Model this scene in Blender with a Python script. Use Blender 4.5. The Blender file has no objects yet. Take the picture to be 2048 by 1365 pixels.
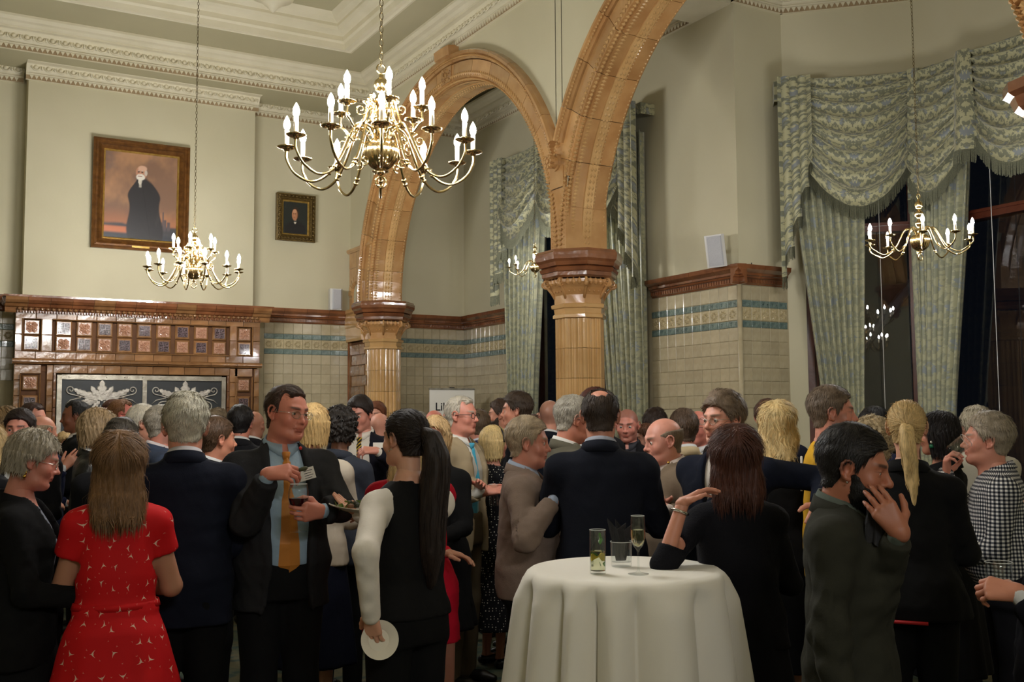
import bpy, math, random
import numpy as np
from mathutils import Vector, Matrix, Euler
random.seed(7); RNG = np.random.default_rng(7)
SC = bpy.context.scene
COL = SC.collection
# ------------------------------------------------------------ camera (solved from the photograph's perspective)
FPX, YAW, PITCH, ROLL, EYE = 2085.0, 30.08, 4.302, -0.3705, 1.62
def _axes():
    y, p, r = [math.radians(a) for a in (YAW, PITCH, ROLL)]
    f = np.array([math.sin(y)*math.cos(p), math.cos(y)*math.cos(p), math.sin(p)])
    rt = np.array([math.cos(y), -math.sin(y), 0.0]); up = np.cross(rt, f)
    return rt*math.cos(r)+up*math.sin(r), -rt*math.sin(r)+up*math.cos(r), f
RT, UP, FW = _axes()
CAMP = np.array([0.0, 0.0, EYE])
def ray(u, v): return FW + RT*(u-1024)/FPX - UP*(v-682.5)/FPX
def at(u, v, d): return CAMP + ray(u, v)*d
def onX(u, v, X): d = ray(u, v); return CAMP + d*X/d[0]
def onY(u, v, Y): d = ray(u, v); return CAMP + d*Y/d[1]
def onZ(u, v, Z): d = ray(u, v); return CAMP + d*(Z-EYE)/d[2]
cam = bpy.data.cameras.new('camera'); cam.sensor_width = 36; cam.lens = FPX/2048*36; cam.clip_start = .05; cam.clip_end = 200
co = bpy.data.objects.new('camera', cam); COL.objects.link(co)
co.matrix_world = Matrix(((RT[0], UP[0], -FW[0], 0), (RT[1], UP[1], -FW[1], 0), (RT[2], UP[2], -FW[2], EYE), (0, 0, 0, 1)))
SC.camera = co
# ------------------------------------------------------------ world, exposure
w = bpy.data.worlds.new('night'); SC.world = w; w.use_nodes = True
w.node_tree.nodes['Background'].inputs[0].default_value = (.004, .005, .008, 1)
w.node_tree.nodes['Background'].inputs[1].default_value = 0.5
SC.view_settings.view_transform = 'Standard'; SC.view_settings.look = 'None'
SC.view_settings.gamma = 1; SC.view_settings.use_curve_mapping = False
SC.view_settings.exposure = EXPOSURE = 0.0
BULB = 740.0            # emission of every candle bulb
# ------------------------------------------------------------ materials
def lin(r, g, b):
    f = lambda c: (c/255/12.92) if c/255 <= .04045 else ((c/255+.055)/1.055)**2.4
    return (f(r), f(g), f(b), 1.0)
class NT:
    def __init__(s, name):
        s.m = bpy.data.materials.new(name); s.m.use_nodes = True
        s.t = s.m.node_tree; s.b = s.t.nodes['Principled BSDF']
    def n(s, typ, ins=None, **props):
        nd = s.t.nodes.new(typ)
        for k, v in props.items(): setattr(nd, k, v)
        for k, v in (ins or {}).items(): s.set(nd.inputs[k], v)
        return nd
    def set(s, sock, v):
        if isinstance(v, bpy.types.NodeSocket): s.t.links.new(v, sock)
        elif isinstance(v, bpy.types.Node): s.t.links.new(v.outputs[0], sock)
        else: sock.default_value = v
    def math(s, op, a, b=None, c=None):
        nd = s.t.nodes.new('ShaderNodeMath'); nd.operation = op; s.set(nd.inputs[0], a)
        if b is not None: s.set(nd.inputs[1], b)
        if c is not None: s.set(nd.inputs[2], c)
        return nd.outputs[0]
    def mix(s, f, a, b, blend='MIX'):
        nd = s.t.nodes.new('ShaderNodeMix'); nd.data_type = 'RGBA'; nd.blend_type = blend
        s.set(nd.inputs[0], f); s.set(nd.inputs[6], a); s.set(nd.inputs[7], b); return nd.outputs[2]
    def coord(s, kind='Object', scale=(1, 1, 1), rot=(0, 0, 0)):
        tc = s.n('ShaderNodeTexCoord'); mp = s.n('ShaderNodeMapping'); s.set(mp.inputs[0], tc.outputs[kind])
        mp.inputs[3].default_value = scale; mp.inputs[2].default_value = rot; return mp.outputs[0]
    def noise(s, vec, scale, detail=2, rough=.5):
        nd = s.n('ShaderNodeTexNoise'); s.set(nd.inputs['Vector'], vec); nd.inputs['Scale'].default_value = scale
        nd.inputs['Detail'].default_value = detail; nd.inputs['Roughness'].default_value = rough; return nd.outputs[0]
    def ramp(s, f, stops):
        nd = s.n('ShaderNodeValToRGB'); s.set(nd.inputs[0], f); e = nd.color_ramp.elements
        while len(e) < len(stops): e.new(.5)
        for i, (p, c) in enumerate(stops): e[i].position = p; e[i].color = c
        return nd.outputs[0]
    def bump(s, h, strength=.3, dist=.01):
        nd = s.n('ShaderNodeBump'); nd.inputs['Strength'].default_value = strength; nd.inputs['Distance'].default_value = dist
        s.set(nd.inputs['Height'], h); s.set(s.b.inputs['Normal'], nd.outputs[0])
    def rand(s): return s.n('ShaderNodeObjectInfo').outputs['Random']
    def out(s, **k):
        for a, v in k.items(): s.set(s.b.inputs[a.replace('_', ' ')], v)
        return s.m
def mul(c, f): return (c[0]*f, c[1]*f, c[2]*f, 1)
def plain(name, c, rough=.6, metal=0.0, **k):
    t = NT(name); return t.out(Base_Color=c, Roughness=rough, Metallic=metal, **k)
M = {}
def mk_noisy(name, c1, c2, scale, rough=.6, bump=.0, bs=None, detail=3, coat=0, metal=0, dist=.01, rnd=0.0):
    t = NT(name); v = t.coord('Object'); n = t.noise(v, scale, detail)
    col = t.mix(t.ramp(n, [(.35, (0, 0, 0, 1)), (.65, (1, 1, 1, 1))]), c1, c2)
    if rnd:
        r = t.rand(); hv = t.n('ShaderNodeHueSaturation'); t.set(hv.inputs['Color'], col)
        t.set(hv.inputs['Value'], t.math('MULTIPLY_ADD', r, rnd, 1-rnd*.5)); col = hv.outputs[0]
    if bump: t.bump(t.noise(v, bs or scale*3, 3), bump, dist)
    t.out(Base_Color=col, Roughness=rough, Metallic=metal)
    if coat: t.out(Coat_Weight=coat, Coat_Roughness=.06)
    return t.m
M['paint'] = mk_noisy('wall_paint', lin(194, 187, 157), lin(200, 193, 164), 1.1, .75, .05, 40)
M['ceiling'] = mk_noisy('ceiling_paint', lin(176, 169, 137), lin(182, 175, 143), 1.0, .8, .04, 30)
M['plaster'] = mk_noisy('plaster_white', lin(214, 206, 178), lin(222, 214, 188), 3, .7, .08, 60)
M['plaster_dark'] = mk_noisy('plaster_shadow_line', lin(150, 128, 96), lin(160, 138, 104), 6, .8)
M['grout'] = mk_noisy('grout', lin(190, 178, 146), lin(180, 168, 138), 8, .9)
M['grout_brown'] = mk_noisy('brown_grout', lin(96, 60, 30), lin(84, 52, 26), 8, .8)
M['cream_tile'] = mk_noisy('cream_glazed_tile', lin(176, 163, 132), lin(186, 174, 144), 14, .22, .12, 9, coat=.5, rnd=.16, dist=.02)
M['blue_tile'] = mk_noisy('blue_glazed_tile', lin(92, 112, 108), lin(120, 138, 130), 30, .2, .5, 26, coat=.6, rnd=.2)
M['brown_tile'] = mk_noisy('brown_glazed_tile', lin(116, 78, 46), lin(142, 102, 64), 7, .16, .25, 12, coat=.8, rnd=.5, dist=.015)
M['brown_dark'] = mk_noisy('dark_brown_glaze', lin(92, 56, 34), lin(118, 76, 46), 8, .16, .3, 16, coat=.8, rnd=.3, dist=.015)
M['rail_tile'] = mk_noisy('russet_glazed_moulding', lin(106, 64, 40), lin(134, 84, 52), 6, .18, .25, 14, coat=.8, rnd=.35, dist=.015)
M['ochre_tile'] = mk_noisy('ochre_glazed_faience', lin(170, 124, 76), lin(188, 144, 92), 5, .17, .22, 11, coat=.8, rnd=.32, dist=.015)
M['column_tile'] = mk_noisy('honey_glazed_faience', lin(190, 148, 94), lin(204, 164, 110), 4, .15, .2, 9, coat=.8, rnd=.2, dist=.015)
M['flower_tile'] = mk_noisy('pink_relief_tile', lin(160, 114, 90), lin(182, 138, 112), 40, .22, .2, 30, coat=.6, rnd=.15)
M['key_ground'] = mk_noisy('dark_key_ground', lin(44, 30, 34), lin(60, 40, 42), 20, .2, .2, 20, coat=.7, rnd=.3)
M['key_line'] = mk_noisy('purple_key_line', lin(96, 76, 84), lin(120, 100, 104), 20, .2, .2, 20, coat=.7, rnd=.2)
M['stucco_fig'] = M['plaster']
M['steel'] = mk_noisy('worn_steel', lin(176, 170, 156), lin(140, 134, 120), 12, .32, .2, 50, metal=.8)
M['silver_leaf'] = mk_noisy('silver_painted_iron', lin(190, 184, 172), lin(160, 152, 142), 30, .4, .3, 60, metal=.35)
M['black_panel'] = mk_noisy('black_sheet', lin(26, 30, 32), lin(34, 38, 40), 3, .45, .05, 10)
M['brass'] = mk_noisy('polished_brass', lin(222, 200, 150), lin(204, 180, 130), 8, .16, .02, 60, metal=1)
M['brass_chain'] = mk_noisy('dull_brass', lin(120, 104, 70), lin(90, 78, 52), 30, .35, .1, 60, metal=.9)
M['candle'] = plain('candle_tube', lin(236, 228, 206), .5)
M['gilt_frame'] = mk_noisy('bronzed_frame', lin(96, 60, 26), lin(124, 82, 38), 18, .35, .25, 50, metal=.35, coat=.2)
M['gilt'] = mk_noisy('gilt_slip', lin(206, 172, 96), lin(180, 146, 72), 22, .3, .2, 50, metal=.6)
M['carved_frame'] = mk_noisy('carved_dark_gilt', lin(84, 66, 34), lin(126, 104, 58), 60, .4, .5, 70, metal=.4)
M['white_plastic'] = plain('white_plastic', lin(206, 204, 200), .45)
M['grille'] = mk_noisy('speaker_grille', lin(186, 186, 190), lin(176, 176, 180), 200, .5, .3, 300)
M['wood'] = mk_noisy('mahogany', lin(72, 32, 20), lin(94, 44, 26), 6, .3, .1, 30, coat=.3)
M['glaze_white'] = plain('white_china', lin(226, 220, 204), .2)
M['fringe'] = mk_noisy('sage_fringe', lin(132, 132, 108), lin(104, 106, 88), 120, .8)
M['black_cable'] = plain('dark_cable', lin(30, 28, 26), .6)
M['banner'] = plain('banner_white', lin(228, 224, 214), .55)
M['ink'] = plain('black_ink', lin(22, 22, 24), .6)
M['outside_grey'] = mk_noisy('dark_stone_outside', lin(74, 76, 84), lin(84, 86, 94), 3, .8)
M['leather_black'] = plain('black_shoe', lin(16, 15, 15), .35)
M['metal'] = plain('silver_metal', lin(200, 198, 190), .2, 1)
M['gold'] = plain('gold_metal', lin(220, 180, 90), .2, 1)
def glassm(name, col=(1, 1, 1, 1), rough=0.0, ior=1.45):
    t = NT(name); return t.out(Base_Color=col, Roughness=rough, IOR=ior, Transmission_Weight=1.0)
def thin_glass(name, tint=(.97, .985, .98, 1)):
    m = bpy.data.materials.new(name); m.use_nodes = True; t = m.node_tree; t.nodes.clear(); o = t.nodes.new('ShaderNodeOutputMaterial'); mx = t.nodes.new('ShaderNodeMixShader'); tr = t.nodes.new('ShaderNodeBsdfTransparent'); gl = t.nodes.new('ShaderNodeBsdfGlossy'); lw = t.nodes.new('ShaderNodeLayerWeight'); lw.inputs[0].default_value = .5
    pw = t.nodes.new('ShaderNodeMath'); pw.operation = 'POWER'; pw.inputs[1].default_value = 4.0; ml = t.nodes.new('ShaderNodeMath'); ml.operation = 'MULTIPLY_ADD'; ml.inputs[1].default_value = .55; ml.inputs[2].default_value = .05
    gl.inputs['Roughness'].default_value = .02; tr.inputs[0].default_value = tint; L = t.links.new; L(lw.outputs['Facing'], pw.inputs[0]); L(pw.outputs[0], ml.inputs[0]); L(ml.outputs[0], mx.inputs[0]); L(tr.outputs[0], mx.inputs[1]); L(gl.outputs[0], mx.inputs[2]); L(mx.outputs[0], o.inputs[0]); return m
M['glass'] = thin_glass('clear_thin_glass')
M['rim_highlight'] = plain('glass_rim_highlight', lin(225, 228, 226), .08, 0, Alpha=.75)  # whitish ring on the glass rim, its bright highlight put into the colour
M['pane'] = glassm('window_pane', (.95, .98, .97, 1), 0, 1.5)
M['wine'] = plain('red_wine', lin(58, 8, 16), .05)
M['water'] = glassm('pale_drink', lin(240, 238, 205), 0, 1.33)
M['leaf'] = plain('mint_green', lin(58, 120, 38), .5)
M['lime'] = plain('lemon_yellow', lin(206, 182, 60), .4)
M['napkin'] = mk_noisy('black_paper_napkin', lin(30, 30, 34), lin(24, 24, 27), 40, .8, .3, 60)
t = NT('bulb_light'); t.out(Base_Color=(1, 1, 1, 1), Emission_Color=(1, .985, .965, 1), Emission_Strength=BULB); M['bulb'] = t.m
# carpet: muted green with an ochre figure
t = NT('patterned_carpet'); v = t.coord('Object')
n1 = t.noise(v, 2.2, 4, .6); n2 = t.noise(v, 9, 3); n3 = t.noise(v, 240, 2)
c = t.mix(t.ramp(n1, [(.42, (0, 0, 0, 1)), (.58, (1, 1, 1, 1))]), lin(72, 84, 66), lin(98, 92, 66))
c = t.mix(t.ramp(n2, [(.5, (0, 0, 0, 1)), (.62, (1, 1, 1, 1))]), c, lin(52, 70, 62))
t.bump(n3, .5, .004); M['carpet'] = t.out(Base_Color=c, Roughness=.95)
# white table linen
t = NT('white_linen'); v = t.coord('Object'); t.bump(t.noise(v, 420, 2), .12, .002)
M['linen'] = t.out(Base_Color=lin(236, 231, 219), Roughness=.85, Sheen_Weight=.15)
# damask: mirrored noise gives the symmetrical woven motif
def damask(name, ground, motif, thread, ru=.30, rv=.42):
    t = NT(name); tc = t.n('ShaderNodeTexCoord'); sp = t.n('ShaderNodeSeparateXYZ'); t.set(sp.inputs[0], tc.outputs['UV'])
    u = t.math('PINGPONG', sp.outputs[0], ru/2); vv = t.math('ABSOLUTE', t.math('SUBTRACT', t.math('MODULO', t.math('ADD', sp.outputs[1], 40.0), rv), rv*.42))
    cb = t.n('ShaderNodeCombineXYZ'); t.set(cb.inputs[0], u); t.set(cb.inputs[1], t.math('MODULO', t.math('ADD', sp.outputs[1], 40.0), rv)); t.set(cb.inputs[2], .3)
    n = t.noise(cb.outputs[0], 17, 3, .6); n2 = t.noise(cb.outputs[0], 60, 2)
    f = t.math('MULTIPLY_ADD', n2, .22, t.math('ADD', n, -.11))
    a = t.ramp(f, [(.475, (0, 0, 0, 1)), (.505, (1, 1, 1, 1))])
    b = t.ramp(t.noise(cb.outputs[0], 12, 2), [(.56, (0, 0, 0, 1)), (.6, (1, 1, 1, 1))])
    c = t.mix(a, motif, ground); c = t.mix(b, c, t.mix(a, motif, thread))
    t.bump(a, .25, .003)
    return t.out(Base_Color=c, Roughness=.55, Sheen_Weight=.3)
M['damask'] = damask('sage_damask', lin(116, 118, 98), lin(176, 172, 136), lin(128, 134, 136), .36, .46)
M['damask_dark'] = damask('sage_damask_blue', lin(144, 146, 122), lin(168, 166, 134), lin(136, 144, 144), .40, .5)
M['lining'] = plain('curtain_lining', lin(210, 202, 176), .8)

# ------------------------------------------------------------ mesh helpers
def newmesh(name, V, Fc, smooth=False):
    me = bpy.data.meshes.new(name)
    if isinstance(Fc, np.ndarray) and len(Fc):
        V = np.ascontiguousarray(V, dtype=np.float32); k = Fc.shape[1]
        me.vertices.add(len(V)); me.vertices.foreach_set('co', V.ravel())
        me.loops.add(Fc.size); me.loops.foreach_set('vertex_index', np.ascontiguousarray(Fc, dtype=np.int32).ravel())
        me.polygons.add(len(Fc)); me.polygons.foreach_set('loop_start', np.arange(0, Fc.size, k, dtype=np.int32))
        try: me.polygons.foreach_set('loop_total', np.full(len(Fc), k, dtype=np.int32))
        except Exception: pass
        me.update(calc_edges=True)
    else:
        me.from_pydata([tuple(map(float, v)) for v in V], [], [tuple(f) for f in Fc])
    if smooth: me.polygons.foreach_set('use_smooth', [True]*len(me.polygons))
    return me
def link(name, me, mat=None, parent=None, loc=None, rot=None, scale=None):
    o = bpy.data.objects.new(name, me); COL.objects.link(o)
    if mat is not None and me is not None and not me.materials: me.materials.append(mat)
    if parent is not None: o.parent = parent
    if loc is not None: o.location = loc
    if rot is not None: o.rotation_euler = rot
    if scale is not None: o.scale = scale
    return o
def tag(o, label=None, cat=None, group=None, kind=None):
    if label: o['label'] = label
    if cat: o['category'] = cat
    if group: o['group'] = group
    if kind: o['kind'] = kind
    return o
def empty(name, loc=(0, 0, 0), rz=0.0, label=None, cat=None, group=None):
    o = bpy.data.objects.new(name, None); COL.objects.link(o); o.location = loc; o.rotation_euler = (0, 0, rz)
    o.empty_display_size = .1
    return tag(o, label, cat, group)
def copy_tree(o, parent=None):
    c = o.copy(); COL.objects.link(c); c.parent = parent
    for ch in list(o.children): copy_tree(ch, c)
    return c
class MB:
    def __init__(s): s.v = []; s.f = []
    def add(s, V, Fs):
        b = len(s.v); s.v += [tuple(p) for p in V]; s.f += [tuple(i+b for i in f) for f in Fs]; return s
    def box(s, lo, hi, bev=0.0):
        x0, y0, z0 = lo; x1, y1, z1 = hi
        V = [(x, y, z) for z in (z0, z1) for y in (y0, y1) for x in (x0, x1)]
        return s.add(V, [(0, 2, 3, 1), (4, 5, 7, 6), (0, 1, 5, 4), (2, 6, 7, 3), (0, 4, 6, 2), (1, 3, 7, 5)])
    def obox(s, c, size, R=None):
        hx, hy, hz = [k/2 for k in size]
        V = [Vector((x, y, z)) for z in (-hz, hz) for y in (-hy, hy) for x in (-hx, hx)]
        if R is not None: V = [R @ p for p in V]
        V = [p+Vector(c) for p in V]
        return s.add(V, [(0, 2, 3, 1), (4, 5, 7, 6), (0, 1, 5, 4), (2, 6, 7, 3), (0, 4, 6, 2), (1, 3, 7, 5)])
    def tube(s, pts, r, n=8, closed=False, caps=True):
        P = [Vector(p) for p in pts]; m = len(P); rr = r if hasattr(r, '__len__') else [r]*m
        up = Vector((0, 0, 1)); V = []; nrm = None
        for i in range(m):
            a = P[(i-1) % m] if (closed or i > 0) else P[0]; b = P[(i+1) % m] if (closed or i < m-1) else P[-1]
            t = (b-a).normalized() if (b-a).length > 1e-9 else Vector((0, 0, 1))
            if nrm is None:
                nrm = t.cross(up if abs(t.z) < .9 else Vector((1, 0, 0))).normalized()
            nrm = (nrm - t*nrm.dot(t)).normalized(); bi = t.cross(nrm)
            for k in range(n):
                an = 2*math.pi*k/n; V.append(P[i]+(nrm*math.cos(an)+bi*math.sin(an))*rr[i])
        Fs = []
        for i in range(m if closed else m-1):
            j = (i+1) % m
            for k in range(n): Fs.append((i*n+k, i*n+(k+1) % n, j*n+(k+1) % n, j*n+k))
        if not closed and caps: Fs += [tuple(range(n-1, -1, -1)), tuple((m-1)*n+k for k in range(n))]
        return s.add(V, Fs)
    def lathe(s, prof, n=24, c=(0, 0, 0), flute=0, amp=0.0, zr=None):
        V = []; m = len(prof)
        for (r, z) in prof:
            for k in range(n):
                a = 2*math.pi*k/n; q = r
                if flute and r > .01 and (zr is None or zr[0] < z < zr[1]): q = r*(1+amp*math.cos(flute*a))
                V.append((c[0]+q*math.cos(a), c[1]+q*math.sin(a), c[2]+z))
        Fs = [(i*n+k, i*n+(k+1) % n, (i+1)*n+(k+1) % n, (i+1)*n+k) for i in range(m-1) for k in range(n)]
        if prof[0][0] > 1e-4: Fs.append(tuple(range(n-1, -1, -1)))
        if prof[-1][0] > 1e-4: Fs.append(tuple((m-1)*n+k for k in range(n)))
        return s.add(V, Fs)
    def sweep(s, prof, A, B, out, up=(0, 0, 1), caps=True):
        """extrude a profile [(o, h)] along A->B ; o = distance along 'out', h along 'up'"""
        A, B, o, u = Vector(A), Vector(B), Vector(out).normalized(), Vector(up)
        n = len(prof); V = [A+o*p[0]+u*p[1] for p in prof]+[B+o*p[0]+u*p[1] for p in prof]
        Fs = [(i, (i+1) % n, n+(i+1) % n, n+i) for i in range(n)]
        if caps: Fs += [tuple(range(n-1, -1, -1)), tuple(range(n, 2*n))]
        return s.add(V, Fs)
    def grid(s, fn, nu, nv, closeu=False):
        V = [fn(i/(nu-(0 if closeu else 1)), j/(nv-1)) for j in range(nv) for i in range(nu)]
        Fs = [(j*nu+i, j*nu+(i+1) % nu, (j+1)*nu+(i+1) % nu, (j+1)*nu+i) for j in range(nv-1) for i in range(nu if closeu else nu-1)]
        return s.add(V, Fs)
    def mesh(s, name, smooth=False): return newmesh(name, s.v, s.f, smooth)
    def build(s, name, mat, parent=None, smooth=False, loc=None, rot=None, kind=None, auto=None):
        me = s.mesh(name, smooth)
        if auto: me.set_sharp_from_angle(angle=math.radians(auto))
        o = link(name, me, mat, parent, loc, rot)
        if kind: o['kind'] = kind
        return o
def uvset(me, fn):
    co = np.empty(len(me.vertices)*3, np.float32); me.vertices.foreach_get('co', co); co = co.reshape(-1, 3)
    li = np.empty(len(me.loops), np.int32); me.loops.foreach_get('vertex_index', li)
    uv = fn(co)[li]; l = me.uv_layers.new(name='UVMap'); l.data.foreach_set('uv', uv.astype(np.float32).ravel())
def bevel_box_mesh(name, sx, sy, sz, b):
    """box centred at 0 whose -y face is chamfered (a tile seen from -y)"""
    m = MB(); x, y, z = sx/2, sy/2, sz/2
    V = [(-x, y, -z), (x, y, -z), (x, y, z), (-x, y, z), (-x, -y+b, -z), (x, -y+b, -z), (x, -y+b, z), (-x, -y+b, z),
         (-x+b, -y, -z+b), (x-b, -y, -z+b), (x-b, -y, z-b), (-x+b, -y, z-b)]
    F = [(0, 3, 2, 1)]
    for i in range(4):
        j = (i+1) % 4; F.append((i, j, 4+j, 4+i)); F.append((4+i, 4+j, 8+j, 8+i))
    F.append((8, 9, 10, 11)); m.add(V, F)
    return m.mesh(name)
# ============================================================ ROOM
YA, YB, XC, YR = 11.9, 11.67, 6.18, 6.75            # back wall, chimney breast, window wall, return wall
XA0, XA1 = 4.62, 4.98                                # arcade wall faces
P1, P2 = (6.75, 6.75), (7.54, 5.96)
ZC = 5.60
TS = .116
def struct(name, mb, mat, smooth=False, label=None):
    o = mb.build(name, mat, None, smooth); o['kind'] = 'structure'
    if label: o['label'] = label
    return o
floor = struct('floor', MB().box((-5.2, -4.2, -.1), (9.5, 12.2, 0)), M['carpet'], label='patterned green carpet over the whole floor')
# ---- ceiling with a recessed coffer
cx0, cx1, cy0, cy1 = -1.6, 3.9, 4.6, 10.23
m = MB()
for lo, hi in (((-5.2, -4.2), (9.5, cy0)), ((-5.2, cy1), (9.5, 12.2)), ((-5.2, cy0), (cx0, cy1)), ((cx1, cy0), (9.5, cy1))):
    m.box((lo[0], lo[1], ZC), (hi[0], hi[1], ZC+.06))
m.box((cx0-.1, cy0-.1, ZC+.24), (cx1+.1, cy1+.1, ZC+.3))
ceiling = struct('ceiling', m, M['ceiling'], label='olive cream ceiling with a recessed white moulded coffer')
def frame_sweep(mb, x0, x1, y0, y1, z, prof):
    """profile (inset, dz) swept round a rectangle with mitres"""
    n = len(prof); V = []
    for (sx, sy) in ((0, 0), (1, 0), (1, 1), (0, 1)):
        for (o, h) in prof: V.append((x0+o if sx == 0 else x1-o, y0+o if sy == 0 else y1-o, z+h))
    F = []
    for c in range(4):
        d = (c+1) % 4
        for i in range(n-1): F.append((c*n+i, c*n+i+1, d*n+i+1, d*n+i))
    mb.add(V, F)
m = MB(); frame_sweep(m, cx0-.12, cx1+.12, cy0-.12, cy1+.12, ZC, [(0, 0), (0, -.035), (.03, -.045), (.05, -.03), (.08, -.03), (.1, -.06), (.13, -.06), (.14, .0), (.16, .02), (.16, .07), (.2, .085), (.24, .10), (.26, .13), (.26, .16), (.32, .19), (.36, .24)])
m.build('coffer_moulding', M['plaster'], ceiling)
q = onZ(546, -2, ZC+.2)
m = MB().lathe([(.22, .04), (.2, 0), (.12, -.02), (.09, -.06), (.05, -.09), (.03, -.12), (0, -.14)], 16, (q[0], q[1], ZC+.2))
m.build('ceiling_boss', M['plaster'], ceiling, True)
# ---- walls
def wallbox(name, boxes, mat, label=None):
    m = MB()
    for lo, hi in boxes: m.box(lo, hi)
    return struct(name, m, mat, label=label)
wall_back = wallbox('wall_back', [((-5.2, YA, 2.8), (7.0, YA+.2, ZC+.1)), ((.98, YB, 2.9), (3.36, YA, 5.36))], M['paint'], 'cream painted back wall above the glazed tiles')
brk = (YA-EYE*0)
wall_back_lower = MB().box((-5.2, YA, 0), (7.0, YA+.2, 2.8)).build('tiled_dado', M['grout'], wall_back)
wall_left = wallbox('wall_left', [((-5.4, -4.2, 0), (-5.2, 12.2, ZC+.1))], M['paint'], 'cream wall out of view on the left')
wall_front = wallbox('wall_front', [((-5.2, -4.4, 0), (9.5, -4.2, ZC+.1))], M['paint'], 'cream wall behind the camera')
# window wall of the aisle, opening Y 8.15..10.35, z .5..4.45
WY0, WY1, WZ0, WZ1 = 8.15, 10.35, .5, 4.4
wall_right = wallbox('wall_right', [((XC, WY1, 2.8), (XC+.3, YA, ZC+.1)), ((XC, YR, 2.8), (XC+.3, WY0, ZC+.1)), ((XC, WY0, WZ1), (XC+.3, WY1, ZC+.1))], M['paint'], 'cream aisle wall with curtained window')
MB().box((XC, WY1, 0), (XC+.3, YA, 2.8)).box((XC, YR, 0), (XC+.3, WY0, 2.8)).box((XC, WY0, 0), (XC+.3, WY1, WZ0)).build('tiled_dado', M['grout'], wall_right)
# return + bay
def slab(mb, A, B, z0, z1, th, side=1):
    A, B = Vector((A[0], A[1], 0)), Vector((B[0], B[1], 0)); d = (B-A).normalized(); n = Vector((-d.y, d.x, 0))*side*th
    V = [A, B, B+n, A+n]; V = [(p.x, p.y, z) for z in (z0, z1) for p in V]
    mb.add(V, [(0, 3, 2, 1), (4, 5, 6, 7), (0, 1, 5, 4), (1, 2, 6, 5), (2, 3, 7, 6), (3, 0, 4, 7)])
P3 = (7.54, 3.2); P4 = (6.4, 2.0)
D1 = (Vector((P2[0]-P1[0], P2[1]-P1[1]))).normalized()
def along(A, B, s): return (A[0]+(B[0]-A[0])*s, A[1]+(B[1]-A[1])*s)
BZ1 = 4.35
m = MB()
slab(m, (XC+.3, YR), P1, 2.8, ZC+.1, .25); slab(m, P1, P2, BZ1, ZC+.1, .2); slab(m, P2, P3, BZ1, ZC+.1, .2); slab(m, P3, P4, 0, ZC+.1, .2)
slab(m, P1, along(P1, P2, .14), 0, BZ1, .2); m.box((6.2, -4.2, 0), (6.4, 2.0, ZC+.1))
wall_bay = struct('wall_bay', m, M['paint'], label='cream wall around the bay window')
m = MB(); slab(m, (XC+.3, YR), P1, 0, 2.8, .25); m.build('tiled_dado', M['grout'], wall_bay)
m = MB(); slab(m, P1, P2, 0, .55, .2); slab(m, P2, P3, 0, .55, .2); m.build('window_sill_wall', M['wood'], wall_bay)
# ---- tiles
tile_me = bevel_box_mesh('tile', TS-.002, .009, TS-.002, .002)
top_me = bevel_box_mesh('tile_top', TS-.002, .009, .125, .002)
blue_me = MB(); 
def blue_tile_mesh():
    me0 = MB(); b = bevel_box_mesh('tmp', TS-.003, .012, .058, .003)
    me0.add([v.co[:] for v in b.vertices], [p.vertices[:] for p in b.polygons])
    for k in (-1, 1):
        me0.box((k*.029-.018, -.011, -.019), (k*.029+.018, -.006, -.014)); me0.box((k*.029-.018, -.011, .014), (k*.029+.018, -.006, .019))
        me0.box((k*.029-.008, -.011, -.012), (k*.029+.008, -.006, .012)); me0.box((k*.029-.016, -.011, -.004), (k*.029+.016, -.006, .004))
    return me0.mesh('blue_tile')
def band_tile_mesh():
    me0 = MB(); b = bevel_box_mesh('tmp', TS-.003, .012, TS-.003, .004)
    me0.add([v.co[:] for v in b.vertices], [p.vertices[:] for p in b.polygons])
    for k in range(12):
        a = 2*math.pi*k/12; L = .043 if k % 2 else .05
        p0 = Vector((.012*math.cos(a), 0, .012*math.sin(a))); p1 = Vector((L*math.cos(a), 0, L*math.sin(a))); s = Vector((-math.sin(a), 0, math.cos(a)))
        mid = (p0+p1)*.5+s*.0
        V = [p0+Vector((0, -.0065, 0)), mid+s*.008+Vector((0, -.0065, 0)), p1+Vector((0, -.0065, 0)), mid-s*.008+Vector((0, -.0065, 0)), mid+Vector((0, -.016, 0))]
        me0.add(V, [(0, 4, 1), (1, 4, 2), (2, 4, 3), (3, 4, 0)])
    me0.lathe([(.012, 0), (.009, .004), (0, .006)], 8, (0, 0, 0))
    return me0.mesh('band_tile')
blue_me = blue_tile_mesh(); band_me = band_tile_mesh()
for me_, k in ((tile_me, 'cream_tile'), (top_me, 'cream_tile'), (blue_me, 'blue_tile'), (band_me, 'cream_tile')): me_.materials.append(M[k])
M['band_tile'] = mk_noisy('buff_relief_tile', lin(176, 160, 122), lin(190, 176, 140), 40, .28, .1, 30, coat=.4, rnd=.1)
band_me.materials.clear(); band_me.materials.append(M['band_tile'])
def tile_run(parent, A, B, zlow, jit=.6):
    A, B = Vector((A[0], A[1], 0)), Vector((B[0], B[1], 0)); L = (B-A).length; d = (B-A)/L
    out = Vector((d.y, -d.x, 0)); rz = math.atan2(d.y, d.x); n = max(1, round(L/TS)); st = L/n; sx = st/TS
    for i in range(n):
        base = A+d*(st*(i+.5))+out*.004
        def put(me, z, name='tile'):
            o = link(name, me, None, parent, (base.x, base.y, z), (random.gauss(0, .004), 0, rz+random.gauss(0, .004)), (sx, 1, 1))
            return o
        z = 2.40-TS/2; 
        while z > zlow: put(tile_me, z); z -= TS
        put(blue_me, 2.43, 'border_tile'); put(blue_me, 2.608, 'border_tile'); put(band_me, 2.519, 'relief_tile'); put(top_me, 2.704)
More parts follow.
